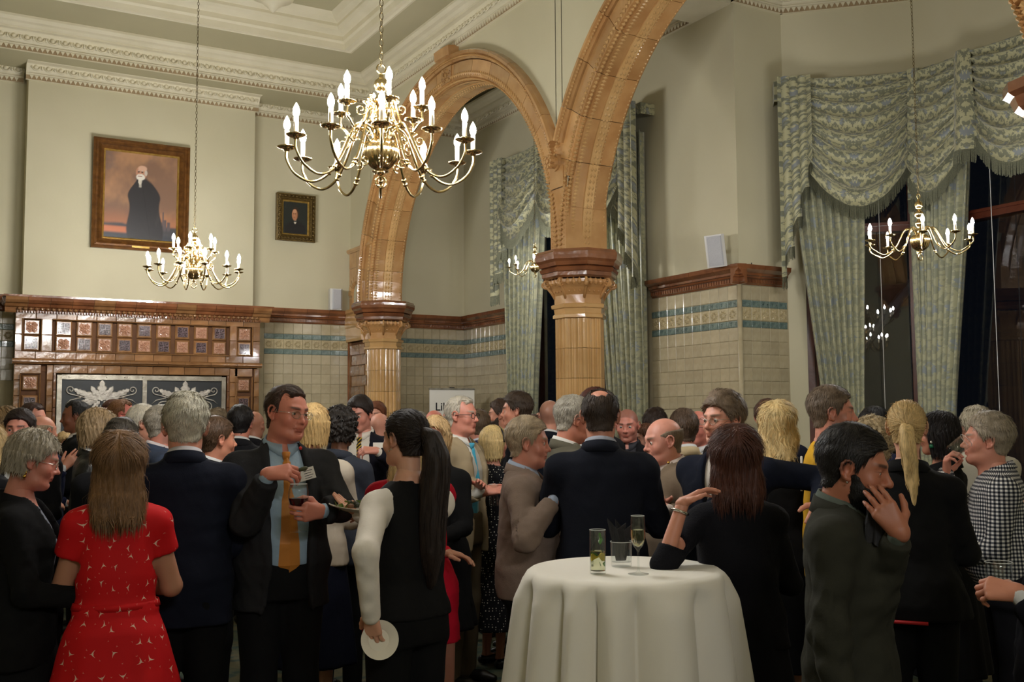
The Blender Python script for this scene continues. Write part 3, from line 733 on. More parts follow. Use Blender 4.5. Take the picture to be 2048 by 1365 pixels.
# lintel and jambs
frow(OX0-.05, OX1+.05, OZ+.015, 2.205, 11, y=FY+.0)
for (a, b_) in ((FX0, FX0+.06), (FX0+.3, OX0-.05), (OX1+.05, OX1+.14), (FX1-.06, FX1)):
    fcol(a, b_, .0, 2.2, 14, y=FY)
for (a, b_) in ((OX0-.05, OX0-.02), (OX1+.02, OX1+.05)): fcol(a, b_, 0, OZ+.02, 12, y=FY-.01, mat='brown_dark')
for xx in (fx(60, 765), fx(487, 768)):
    relief(xx, fz(60, 766), 'flower', sz=.15); relief(xx, fz(60, 806), 'key', sz=.15)
    for k in range(4): relief(xx, fz(60, 806)-.16*(k+1), 'flower' if k % 2 == 0 else 'key', sz=.15)
    mould(xx-.09, xx+.09, .9, fz(60, 766)+.085)
    ftile(xx-.1, xx+.1, fz(60, 766)+.09, 2.2)
# ---- metal fire screen in the opening
scr = empty('fire_screen', ((OX0+OX1)/2, FY+.02, 0), 0, 'two-leaf black metal fire screen with silver scrolling leaf decoration', 'screen'); 
sw = (OX1-OX0)/2
MB().box((-sw, 0, .1), (-.02, .02, OZ)).build('panel', M['black_panel'], scr); MB().box((.02, 0, .1), (sw, .02, OZ)).build('panel', M['black_panel'], scr)
for lo, hi in (((-sw-.01, -.02, .1), (-sw+.035, .01, OZ)), ((sw-.035, -.02, .1), (sw+.01, .01, OZ)), ((-.022, -.025, .1), (.022, .012, OZ-.045)), ((-sw+.036, -.019, OZ-.045), (sw-.036, .009, OZ+.004))):
    MB().box(lo, hi).build('steel_bar', M['steel'], scr)
riv = MB()
for i in range(9): riv.lathe([(.008, 0), (.006, .004), (0, .006)], 8, (-sw+.1+i*.18, -.02, OZ-.022))
def leaf(mb, cx, cz, L, W, ang, lobes=3, y=-.006):
    """a lobed acanthus leaf lying against the panel"""
    out = []
    n = lobes*6
    for side in (1, -1):
        rng_ = range(n+1) if side == 1 else range(n, -1, -1)
        for i in rng_:
            t_ = i/n; w_ = W*math.sin(math.pi*min(1, t_*.93+.05))**.8*(.62+.38*abs(math.sin(t_*lobes*math.pi)))
            out.append((t_*L, side*w_))
    c, s = math.cos(ang), math.sin(ang); N = len(out)
    V = [(cx+x*c-z*s, y, cz+x*s+z*c) for x, z in out]+[(cx+x*.98*c-z*.8*s, y-.008, cz+x*.98*s+z*.8*c) for x, z in out]
    ctr = [(cx+L*.5*c, y-.010, cz+L*.5*s)]
    mb.add(V+ctr, [(i, (i+1) % N, N+(i+1) % N, N+i) for i in range(N)]+[(N+i, N+(i+1) % N, 2*N) for i in range(N)])
def spiral(c, r, turns, a0, sgn=1, n=30, sh=.9):
    return [Vector((c[0]+r*(1-sh*i/n)*math.cos(a0+sgn*turns*2*math.pi*i/n), -.01, c[1]+r*(1-sh*i/n)*math.sin(a0+sgn*turns*2*math.pi*i/n))) for i in range(n+1)]
for s in (-1, 1):
    cx = s*sw*.5-.0; cz = 1.835; mb = MB(); tb = MB()
    leaf(mb, cx, cz, .22, .055, math.pi/2, 4)
    for q in (-1, 1):
        leaf(mb, cx+q*.02, cz+.01, .17, .04, math.pi/2-q*.55, 3); leaf(mb, cx+q*.04, cz, .21, .05, math.pi/2-q*1.05, 3)
        leaf(mb, cx+q*.05, cz, .13, .04, math.pi/2-q*1.75, 3); leaf(mb, cx+q*.02, cz, .11, .03, math.pi/2-q*2.4, 3)
        leaf(mb, cx+q*.17, cz+.06, .12, .035, math.pi/2-q*1.0, 3); leaf(mb, cx+q*.12, cz+.02, .09, .03, math.pi/2-q*2.1, 2)
        # long upper scroll
        ctr = (cx+q*.30, cz+.115); sp = spiral(ctr, .045, 1.35, -math.pi/2, q)
        tb.tube([Vector((cx+q*.05, -.01, cz+.0)), Vector((cx+q*.15, -.01, cz+.03)), Vector((cx+q*.24, -.01, cz+.055))]+sp, .0065, 6)
        tb.tube([Vector((cx+q*.2, -.01, cz+.035)), Vector((cx+q*.3, -.01, cz+.01)), Vector((cx+q*.345, -.01, cz-.03))], [.007, .006, .002], 6)
        ctr2 = (cx+q*.235, cz-.06); sp2 = spiral(ctr2, .055, 1.4, math.pi*(.5 if True else 0), -q)
        tb.tube([Vector((cx+q*.05, -.01, cz-.01)), Vector((cx+q*.14, -.01, cz+.005))]+sp2, .0065, 6)
        ctr3 = (cx+q*.065, cz-.2); sp3 = spiral(ctr3, .045, 1.3, math.pi/2-q*.9, q)
        tb.tube([Vector((cx+q*.012, -.01, cz-.04)), Vector((cx+q*.02, -.01, cz-.13))]+sp3, .0065, 6)
    mb.build('leaf_spray', M['silver_leaf'], scr); tb.build('scrollwork', M['silver_leaf'], scr, True)
riv.build('rivets', M['steel'], scr, kind='stuff')
# ============================================================ PAINTINGS
def painted_canvas(name, W, Hh, nx, nz, paint, parent):
    V = [((i/(nx-1)-.5)*W, 0, (j/(nz-1)-.5)*Hh) for j in range(nz) for i in range(nx)]
    F = np.array([(j*nx+i, j*nx+i+1, (j+1)*nx+i+1, (j+1)*nx+i) for j in range(nz-1) for i in range(nx-1)], np.int32)
    me = newmesh(name, np.array(V), F); X, Z = np.meshgrid(np.linspace(-1, 1, nx), np.linspace(-1, 1, nz))
    C = paint(X, Z, W/Hh); C = np.concatenate([C.reshape(-1, 3), np.ones((nx*nz, 1))], 1).astype(np.float32)
    at_ = me.color_attributes.new('Col', 'FLOAT_COLOR', 'POINT'); at_.data.foreach_set('color', C.ravel())
    return link(name, me, M['oilpaint'], parent)
t = NT('oil_paint'); cn = t.n('ShaderNodeVertexColor', layer_name='Col'); v = t.coord('Object'); t.bump(t.noise(v, 70, 4), .15, .003)
M['oilpaint'] = t.out(Base_Color=cn.outputs[0], Roughness=.38)
def L3(r, g, b): return np.array(lin(r, g, b)[:3])
def sm(e0, e1, x): q = np.clip((x-e0)/(e1-e0), 0, 1); return q*q*(3-2*q)
def fbm(X, Z, s, seed=0):
    r = np.random.default_rng(seed); o = 0*X; a = 1.0
    for k in range(5):
        for j in range(3):
            an = r.uniform(0, 6.28); ph = r.uniform(0, 6.28); o = o+a*np.sin(s*(X*math.cos(an)+Z*math.sin(an))+ph+1.3*np.sin(s*.7*(Z*math.cos(an)-X*math.sin(an))+ph*2))
        s *= 1.9; a *= .55
    return o/5
def over(C, m, col): return C*(1-m[..., None])+np.asarray(col)*m[..., None]
def portrait1(X, Z, asp):
    n = fbm(X, Z*1.1, 3.0, 3)
    C = over(np.zeros(X.shape+(3,))+L3(128, 96, 76), sm(-.3, .6, n), L3(172, 128, 92)); C = over(C, sm(.2, .9, fbm(X, Z, 4, 5))*.7, L3(96, 84, 84))
    C = over(C, sm(-.2, -.75, Z)*.8, L3(170, 104, 66)); C = over(C, sm(-.62, -.7, Z+.03*fbm(X, Z, 9, 2)), L3(62, 60, 64)); C = over(C, sm(-.7, -.76, Z)*sm(-.92, -.84, Z)*sm(0, -.5, X), L3(190, 110, 72))
    C = over(C, sm(-.84, -.93, Z), L3(48, 50, 58))
    for x0, w_, h_ in ((.62, .025, -.32), (.68, .04, -.5), (.55, .06, -.56), (.78, .05, -.55)): C = over(C, sm(w_, w_*.6, abs(X-x0))*sm(h_+.02, h_-.02, Z)*sm(-.8, -.72, Z), L3(84, 74, 76))
    hw = .14+.32*sm(.45, -.05, Z)+.05*np.sin(Z*6); cxx = .08-.05*Z
    robe = sm(1.05, .95, np.abs(X-cxx)/hw)*sm(.47, .38, Z+.6*np.maximum(0, np.abs(X-.02)-.12))
    C = over(C, robe, L3(38, 35, 38)); C = over(C, robe*sm(.02, .0, np.abs(X-.02+.2*(Z-.3)))*.5, L3(20, 18, 20)); C = over(C, robe*.35*sm(.3, .9, fbm(X*2, Z*.7, 6, 8)), L3(62, 58, 60))
    C = over(C, sm(1.1, .9, np.hypot((X+.04)/.05, (Z-.36)/.09)), L3(208, 200, 184))
    C = over(C, sm(.04, .03, np.abs(X+.03))*sm(.3, .28, Z)*sm(.2, .23, Z)*.8, L3(190, 184, 170))
    C = over(C, sm(1.08, .95, np.hypot((X+.01)/.155, (Z-.56)/.15)), L3(184, 132, 104))
    C = over(C, sm(1.1, .8, np.hypot((X-.02)/.13, (Z-.66)/.07)), L3(206, 164, 138)); C = over(C, sm(1.1, .8, np.hypot((X-.115)/.045, (Z-.56)/.07))*.8, L3(198, 190, 178))
    C = over(C, sm(1.15, .85, np.hypot((X+.03)/.12, (Z-.455)/.075)), L3(222, 216, 204)); C = over(C, sm(1.1, .9, np.hypot((X+.05)/.06, (Z-.475)/.012)), L3(150, 90, 76))
    for ex in (-.085, .015): C = over(C, sm(1.1, .7, np.hypot((X-ex)/.035, (Z-.575)/.016)), L3(70, 44, 36)); C = over(C, sm(1.1, .7, np.hypot((X-ex)/.04, (Z-.605)/.01))*.7, L3(190, 180, 168))
    C = over(C, sm(1.1, .6, np.hypot((X+.05)/.025, (Z-.535)/.04))*.5, L3(214, 150, 122))
    return C
def portrait2(X, Z, asp):
    C = np.zeros(X.shape+(3,))+L3(30, 36, 32); C = over(C, sm(.2, .9, fbm(X, Z, 4, 5))*.5, L3(44, 50, 42))
    body = sm(-.05, -.3, Z+.5*np.abs(X-.02)**1.5-.05)*sm(.95, .8, np.abs(X)); C = over(C, body, L3(20, 19, 20))
    C = over(C, sm(1.1, .9, np.hypot((X+.02)/.1, (Z+.22)/.16))*sm(-.5, -.3, Z), L3(196, 188, 170)); C = over(C, sm(1.1, .9, np.hypot((X+.02)/.13, (Z+.2)/.045)), L3(18, 17, 18))
    C = over(C, sm(1.08, .95, np.hypot((X+.0)/.30, (Z-.28)/.40)), L3(52, 36, 26)); C = over(C, sm(1.08, .92, np.hypot((X+.05)/.235, (Z-.2)/.36)), L3(178, 122, 88))
    C = over(C, sm(1.1, .7, np.hypot((X+.06)/.17, (Z-.42)/.12))*.6, L3(212, 164, 128)); C = over(C, sm(.05, .2, X)*sm(1.08, .92, np.hypot((X+.05)/.235, (Z-.2)/.36))*.6, L3(112, 66, 44))
    for ex in (-.14, .02): C = over(C, sm(1.1, .7, np.hypot((X-ex)/.05, (Z-.26)/.02)), L3(52, 30, 22)); C = over(C, sm(1.1, .7, np.hypot((X-ex)/.06, (Z-.31)/.015))*.8, L3(70, 44, 30))
    C = over(C, sm(1.1, .8, np.hypot((X+.08)/.07, (Z-.03)/.015)), L3(130, 60, 48)); C = over(C, sm(1.1, .7, np.hypot((X+.08)/.03, (Z-.16)/.08))*.5, L3(206, 150, 112))
    return C
FPROF = [(0, 0), (.0, .05), (.02, .06), (.03, .045), (.045, .05), (.065, .07), (.085, .05), (.095, .03)]
def picture(name, c, W, Hh, fw, label, paint, mats, canvas, tilt=0.0):
    root = empty(name, c, 0, label, 'painting'); root.rotation_euler = (tilt, 0, 0)
    s = fw/.095
    def fr(nm, w0, h0, prof, mat):
        m = MB(); n = len(prof); V = []
        for (sx, sz) in ((-1, -1), (1, -1), (1, 1), (-1, 1)):
            for (o, dpt) in prof: V.append((sx*(w0/2-o), -dpt, sz*(h0/2-o)))
        F = []
        for k in range(4):
            d = (k+1) % 4
            for i in range(n-1): F.append((k*n+i, d*n+i, d*n+i+1, k*n+i+1))
        m.add(V, F); return m.build(nm, mat, root)
    f = fr('frame', W, Hh, [(o*s, d) for o, d in FPROF], mats[0])
    fr('gilt_slip', W-2*fw+.004, Hh-2*fw+.004, [(0, .03), (.006, .034), (.014, .026), (.02, .016)], mats[1])
    cw, ch = W-2*fw-.03, Hh-2*fw-.03
    cv = painted_canvas('canvas', cw, ch, *canvas, paint, root); cv.location = (0, -.015, 0)
    MB().box((-W/2+.01, -.004, -Hh/2+.01), (W/2-.01, 0, Hh/2-.01)).build('backboard', M['wood'], root)
    return root
a = onY(187, 280, YB-.07); b_ = onY(378, 509, YB-.03); 
pw, ph = 1.0, 1.18
pc = onY(283, 393, YB-.05)
pic1 = picture('painting', (pc[0], YB-.02, pc[2]), pw, ph, .11, 'large framed portrait of a white-bearded man in dark robes above the fireplace', portrait1, (M['gilt_frame'], M['gilt']), (110, 130), math.radians(1.5))
MB().box((-.09, -.06, -.565), (.09, -.048, -.545)).build('name_plate', M['gilt'], pic1)
pc = onY(590.5, 436.5, YA-.04)
pic2 = picture('painting', (pc[0], YA-.03, pc[2]), .475, .56, .075, 'small portrait of a dark-suited man in a carved frame', portrait2, (M['carved_frame'], M['gilt']), (70, 84), math.radians(1))
b = MB()
for i in range(11):
    for s in (-1, 1):
        b.lathe([(0, -.02), (.012, -.008), (.016, 0), (.012, .008), (0, .02)], 6, (s*.205, -.062, -.25+i*.05))
        if i < 9: b.lathe([(0, -.01), (.016, -.006), (.02, 0), (.016, .006), (0, .01)], 6, (-.18+i*.045, -.062, s*.247))
b.build('carved_ornament', M['carved_frame'], pic2, True, kind='stuff')
# ============================================================ LOUDSPEAKERS
def speaker(loc, rot, W, D, Hh, label):
    root = empty('loudspeaker', loc, 0, label, 'speaker'); root.rotation_euler = rot
    def rb(x0, x1, y0, y1, z0, z1, b, nm, mat):
        V = []; pts = [(x0+b, y0), (x1-b, y0), (x1, y0+b), (x1-.02, y1), (x0+.02, y1), (x0, y0+b)]
        V = [(x, y, z) for z in (z0, z1) for x, y in pts]; n = 6
        MB().add(V, [(i, (i+1) % n, n+(i+1) % n, n+i) for i in range(n)]+[tuple(range(n-1, -1, -1)), tuple(range(n, 2*n))]).build(nm, mat, root)
    rb(-W/2, W/2, -D/2, D/2, -Hh/2, Hh/2, .02, 'cabinet', M['white_plastic'])
    rb(-W/2+.02, W/2-.02, -D/2-.012, -D/2+.02, -Hh/2+.012, Hh/2-.012, .01, 'grille', M['grille'])
    MB().tube([(0, D/2, 0), (0, D/2+.05, 0), (0, D/2+.07, -.02)], .016, 8).build('bracket', M['steel'], root)
    return root
p = onY(670.5, 600, YA-.12); speaker((p[0], YA-.11, p[2]), (0, 0, 0), .155, .13, .255, 'white loudspeaker on the back wall left of the pier')
p = onX(1437, 503, XC-.12); speaker((XC-.14, p[1], p[2]), (math.radians(8), math.radians(-4), math.radians(-52)), .17, .15, .28, 'tilted white loudspeaker above the russet rail near the bay window')
MB_c = MB().tube([(XC-.02, YR+.25, 2.95), (XC-.03, YR+.1, 2.945), (XC-.05, YR-.02, 2.945), (XC+.1, YR-.05, 2.942), (XC+.12, YR-.03, 2.96)], .005, 6)
tag(MB_c.build('cable', M['black_cable'], None, True), 'thin dark cable lying on the russet rail by the tilted loudspeaker', 'cable')
# ============================================================ ROLL-UP BANNER
bp = onY(904, 777, 11.1); bx, bz = bp[0], bp[2]
ban = empty('roll_up_banner', (bx, 11.1, 0), math.radians(-6), 'white roll-up banner with black lettering in front of the aisle wall', 'banner')
MB().box((-.285, -.004, .09), (.285, 0, bz-.01)).build('sheet', M['banner'], ban)
MB().box((-.29, -.012, bz-.02), (.29, .008, bz)).build('top_rail', M['steel'], ban); MB().box((-.3, -.09, 0), (.3, .09, .09)).build('base', M['steel'], ban)
MB().tube([(0, .02, .05), (0, .02, bz+.01)], .01, 8).build('pole', M['steel'], ban)
MB().box((-.03, -.008, bz), (.03, .008, bz+.012)).build('clip', M['black_cable'], ban)
def text(body, size, loc, rot, mat, parent, name='lettering', ext=.0006, align='LEFT'):
    cu = bpy.data.curves.new(name, 'FONT'); cu.body = body; cu.size = size; cu.extrude = ext; cu.align_x = align; cu.offset = size*.012
    tmp = bpy.data.objects.new(name, cu); COL.objects.link(tmp); dg = bpy.context.evaluated_depsgraph_get()
    me = bpy.data.meshes.new_from_object(tmp.evaluated_get(dg)); bpy.data.objects.remove(tmp); bpy.data.curves.remove(cu)
    me.materials.clear(); me.materials.append(mat); o = bpy.data.objects.new(name, me); COL.objects.link(o); o.parent = parent; o.location = loc; o.rotation_euler = rot; return o
text('Liberal', .135, (-.215, -.006, bz-.265), (math.pi/2, 0, 0), M['ink'], ban); text('   er', .135, (-.215, -.006, bz-.375), (math.pi/2, 0, 0), M['ink'], ban)
# ============================================================ WINDOWS
def window(name, A, B, z0, z1, mull=(), trans=(), label='', depth=.1, fw=.06):
    A, B = Vector((A[0], A[1], 0)), Vector((B[0], B[1], 0)); L = (B-A).length; d = (B-A)/L
    root = empty(name, A, math.atan2(d.y, d.x)); root['kind'] = 'structure'; root['label'] = label
    for lo, hi in (((0, .02, z0), (fw, .02+depth, z1)), ((L-fw, .02, z0), (L, .02+depth, z1)), ((0, .02, z0), (L, .02+depth, z0+fw)), ((0, .02, z1-fw), (L, .02+depth, z1))):
        MB().box(lo, hi).build('window_frame', M['wood'], root)
    xs = [fw]+[k*L for k in mull]+[L-fw]; zs = [z0+fw]+list(trans)+[z1-fw]
    for k in mull: MB().box((k*L-.03, .03, z0), (k*L+.03, .02+depth, z1)).build('mullion', M['wood'], root)
    for k in trans:
        MB().box((fw, .02, k-.04), (L-fw, .02+depth, k+.04)).box((fw, .0, k+.01), (L-fw, .03, k+.03)).build('transom', M['wood'], root)
    for i in range(len(xs)-1):
        for j in range(len(zs)-1):
            MB().box((xs[i], .065, zs[j]), (xs[i+1], .071, zs[j+1])).build('pane', M['pane'], root)
            m = MB(); a, b_, c, dd = xs[i]+.0, xs[i+1], zs[j], zs[j+1]
            m.box((a, .045, c), (a+.03, .08, dd)); m.box((b_-.03, .045, c), (b_, .08, dd)); m.box((a, .045, c), (b_, .08, c+.03)); m.box((a, .045, dd-.03), (b_, .08, dd)); m.build('sash', M['wood'], root)
    return root
window('window_1', (XC, WY1), (XC, WY0), WZ0, WZ1, (.5,), (3.2,), 'dark night window behind the aisle curtains', .2)
window('window_2', along(P1, P2, .14), P2, .55, BZ1, (), (3.28,), 'dark night window in the angled side of the bay', .14)
window('window_3', P2, (7.54, 4.62), .55, BZ1, (), (3.28,), 'dark night window beside the corner post of the bay', .14)
window('window_4', (7.54, 4.55), P3, .55, BZ1, (), (3.28,), 'dark bay window at the right edge of the picture', .14)
post = MB()
def ppost(x, y, ang, label):
    root = empty('window_post', (x, y, 0), ang, label, 'post')
    for x0, x1, y0 in ((-.09, .09, -.02), (-.07, -.035, -.045), (.035, .07, -.045), (-.03, .03, -.03)):
        MB().box((x0, y0, .55), (x1, .1, BZ1)).build('post_moulding', M['wood'], root)
ppost(P2[0], P2[1], math.radians(-67.5), 'moulded dark red mahogany post between the two bay curtains')
ppost(7.54, 4.58, math.radians(-90), 'moulded mahogany post right of the inner bay curtain')
MB_ = MB()
for k, (u_, d_) in enumerate(((1728, 8.75), (1990, 8.1))):
    q = at(u_, 600, d_); 
q = along(P1, P2, .70); tag(MB().tube([(q[0]-.05, q[1]-.05, .6), (q[0]-.05, q[1]-.05, 4.2)], .003, 5).build('blind_cord', M['white_plastic'], None), 'thin pale cord hanging in the angled bay window', 'cord')
q = onX(1990, 600, 7.45); tag(MB().tube([(7.45, q[1], .6), (7.45, q[1], 4.2)], .003, 5).build('blind_cord', M['white_plastic'], None), 'thin pale cord hanging at the right of the inner bay curtain', 'cord')
# outside: parapet wall and sloping pipe seen through the angled pane
tag(MB().obox((9.2, 8.2, 1.55), (1.1, .5, 3.9), Matrix.Rotation(math.radians(-40), 3, 'Z')).build('parapet', M['outside_grey'], None), 'pale grey stone parapet outside the angled bay window', 'parapet')
pa, pb = at(1692, 735, 9.6), at(1795, 605, 9.6)
dv = (Vector(pb)-Vector(pa)); tag(MB().tube([Vector(pa)-dv*1.0, Vector(pb)+dv*1.0], .05, 8).build('sloping_beam', M['outside_grey'], None), 'grey sloping beam outside the angled bay window', 'beam')
tag(MB().box((-8, -8, -.4), (20, 20, -.3)).build('terrace', M['outside_grey'], None), kind='structure')
# ============================================================ CURTAINS
def fringe(mb, pts, out, L=.11, n=None, step=.008, w=.0032):
    """tassel threads hanging from a polyline"""
    P = [Vector(p) for p in pts]; seg = [(P[i+1]-P[i]).length for i in range(len(P)-1)]; T = sum(seg); n = int(T/step); acc = 0; i = 0
    for k in range(n):
        s = (k+.5)*step
        while i < len(seg)-1 and s > acc+seg[i]: acc += seg[i]; i += 1
        t_ = (s-acc)/max(seg[i], 1e-6); p = P[i].lerp(P[i+1], min(1, t_)); d = (P[i+1]-P[i]).normalized()
        l = L*(.9+.2*random.random()); q = Vector((p.x, p.y, p.z-l))+d*random.gauss(0, .004)+out*random.gauss(.004, .005)
        mb.add([p-d*w, p+d*w, q+d*w*1.2, q-d*w*1.2, p+out*.006, q+out*.008], [(0, 1, 2, 3), (0, 3, 5, 4), (1, 4, 5, 2)])
def hung(name, A, B, label, parts):
    """curtain set on the wall line A->B (outward normal to the room on the right of A->B)"""
    A, B = Vector((A[0], A[1], 0)), Vector((B[0], B[1], 0)); L = (B-A).length; d = (B-A)/L; out = Vector((d.y, -d.x, 0))
    root = empty(name, A, 0, label, 'curtain'); root.location = (0, 0, 0)
    W = lambda s, o, z: A+d*s+out*o+Vector((0, 0, z))
    for p in parts:
        k = p[0]
        if k == 'panel':
            _, top, bot, z1, z0, off, nf, ph = p[:8]; amp = .05
            def fn(u, v, top=top, bot=bot):
                z = z1+(z0-z1)*v; tq = sm(0, .8, v); a = top[0]+(bot[0]-top[0])*tq; b = top[1]+(bot[1]-top[1])*tq
                ww = (b-a)/(top[1]-top[0]); s = a+(b-a)*u+.012*math.sin(u*nf*2*math.pi*2+ph*2+v*2)
                o = off+amp*(.55+.45*ww)*math.sin(u*nf*2*math.pi+ph+.6*math.sin(v*3+ph))+.02*math.sin(u*nf*4.1*math.pi+ph*3)
                return W(s, o, z)
            m = MB().grid(fn, nf*14, 26); me = m.mesh('curtain_panel', True)
            nu = nf*14; wd = (top[1]-top[0])*2.1
            ids = np.arange(len(me.vertices)); 
            li = np.empty(len(me.loops), np.int32); me.loops.foreach_get('vertex_index', li)
            uvv = np.stack([(ids % nu)/(nu-1)*wd, (ids//nu)/25*(z1-z0)*-1], 1); l = me.uv_layers.new(name='UVMap'); l.data.foreach_set('uv', uvv[li].astype(np.float32).ravel())
            o = link('curtain_panel', me, M['damask_dark'], root); sf = o.modifiers.new('thick', 'SOLIDIFY'); sf.thickness = .004
        if k == 'swag':
            _, s0, s1, z1, drop, side, off, nf = p[:8]
            def fn(u, v):
                x = 2*u-1; sag = (1-x*x)*(drop) ; pin = (1-abs(x)**2.2)
                z = z1-v*side*x*x-v*sag-.022*pin*math.sin((v**.85)*nf*2*math.pi+1.2)
                ph_ = (v**.85)*nf*2*math.pi
                o = off+.03+(.055+.075*pin*v)*(.6+.4*abs(x))*(.5+.5*math.sin(ph_+.35*x))**1.3+.10*pin*math.sin(v*math.pi*.5)
                s = s0+(s1-s0)*u-(u-.5)*(s1-s0)*.10*math.sin(v*math.pi)
                return W(s, o, z)
            nu, nv = 34, nf*9; m = MB().grid(fn, nu, nv); me = m.mesh('swag', True); ids = np.arange(len(me.vertices))
            li = np.empty(len(me.loops), np.int32); me.loops.foreach_get('vertex_index', li)
            uvv = np.stack([(ids % nu)/(nu-1)*(s1-s0)*1.15, -(ids//nu)/(nv-1)*(side+drop)*1.35], 1); l = me.uv_layers.new(name='UVMap'); l.data.foreach_set('uv', uvv[li].astype(np.float32).ravel())
            link('swag', me, M['damask'], root); fr = MB(); fringe(fr, [fn(i/40, 1) for i in range(41)], out); fr.build('fringe', M['fringe'], root, kind='stuff')
        if k == 'tail':      # straight pleated trumpet between swags, or cascading jabot with a stepped hem
            _, s0, s1, z1, zl, zr, off, steps = p[:8]
            nu, nv = 30, 14
            def fn(u, v):
                zb = zl+(zr-zl)*u if not steps else zl+(zr-zl)*(math.floor(u*steps*2+.5)/2/steps if False else u)
                if steps: zb = zl+(zr-zl)*u+.10*abs(((u*steps) % 1)-.5)*2
                z = z1+(zb-z1)*v
                if steps: sx = s0+(s1-s0)*(u+.10*math.sin(u*steps*2*math.pi)); o = off+.05+.05*math.cos(u*steps*2*math.pi)
                else: sx = s0+(s1-s0)*(.5+(u-.5)*(.75+.35*v)); o = off+.05+.09*math.sin(math.pi*u)*(.4+.6*v)
                return W(sx, o, z)
            m = MB().grid(fn, nu, nv); me = m.mesh('tail', True); ids = np.arange(len(me.vertices)); li = np.empty(len(me.loops), np.int32); me.loops.foreach_get('vertex_index', li)
            uvv = np.stack([(ids % nu)/(nu-1)*(s1-s0)*1.2, -(ids//nu)/(nv-1)*(z1-min(zl, zr))], 1); l = me.uv_layers.new(name='UVMap'); l.data.foreach_set('uv', uvv[li].astype(np.float32).ravel())
            link('jabot' if steps else 'tail', me, M['damask'], root); fr = MB(); fringe(fr, [fn(i/40, 1) for i in range(41)], out); fr.build('fringe', M['fringe'], root, kind='stuff')
        if k == 'band':
            _, s0, s1, z1, z0, off = p[:6]
            m = MB(); a, b, c, e = W(s0, off, z0), W(s1, off, z0), W(s1, off, z1), W(s0, off, z1); m.add([a, b, c, e, a-out*off, b-out*off, c-out*off, e-out*off], [(0, 1, 2, 3), (3, 2, 6, 7), (0, 3, 7, 4), (1, 5, 6, 2)])
            me = m.mesh('pelmet'); uvset(me, lambda c_: np.stack([c_[:, 0]+c_[:, 1], c_[:, 2]], 1)); link('pelmet', me, M['damask'], root)
    return root
# aisle window on the right wall (A at the far end)
yL, yR_ = 10.60, 7.86
hung('curtain', (XC, yL), (XC, yR_), 'sage damask curtains with fringed swags at the aisle window behind the middle column', [
    ('panel', (.05, .85), (.15, .62), 4.4, .05, .13, 7, .3), ('panel', (1.85, 2.68), (2.15, 2.68), 4.4, .05, .13, 7, 1.1),
    ('band', .0, 2.72, 4.66, 4.55, .17),
    ('swag', .1, 1.05, 4.66, 1.0, .55, .2, 7), ('swag', .95, 1.9, 4.66, 1.0, .55, .21, 7), ('swag', 1.75, 2.62, 4.66, 1.1, .6, .2, 7),
    ('tail', -.02, .26, 4.66, 2.95, 3.7, .22, 3), ('tail', 2.44, 2.76, 4.66, 3.6, 2.85, .22, 3)])
L1 = (Vector(P2)-Vector(P1)).length
hung('curtain', (P1[0]-.12, P1[1]-.0), P2, 'sage damask curtain and deep fringed swag on the angled side of the bay', [
    ('panel', (.10, .74), (.38, .66), 4.4, .05, .12, 8, .3), ('band', .0, L1+.08, 4.585, 4.4, .16),
    ('swag', .17, 1.17, 4.58, 1.16, .66, .17, 8), ('tail', .02, .3, 4.58, 2.72, 3.75, .2, 4), ('tail', 1.08, 1.26, 4.58, 3.45, 3.45, .2, 0)])
hung('curtain', (P2[0], P2[1]), (7.54, 3.3), 'sage damask curtain and fringed swags on the front of the bay', [
    ('panel', (.02, .62), (.05, .34), 4.3, .05, .12, 7, 1.3), ('band', .0, 2.6, 4.58, 4.42, .16),
    ('swag', .03, .66, 4.57, 1.08, .75, .15, 8), ('tail', .55, .75, 4.58, 3.75, 3.75, .18, 0), ('swag', .68, 1.6, 4.57, 1.0, .6, .16, 8), ('tail', 1.5, 1.72, 4.58, 3.85, 3.85, .18, 0), ('swag', 1.64, 2.5, 4.57, 1.0, .6, .16, 7)])
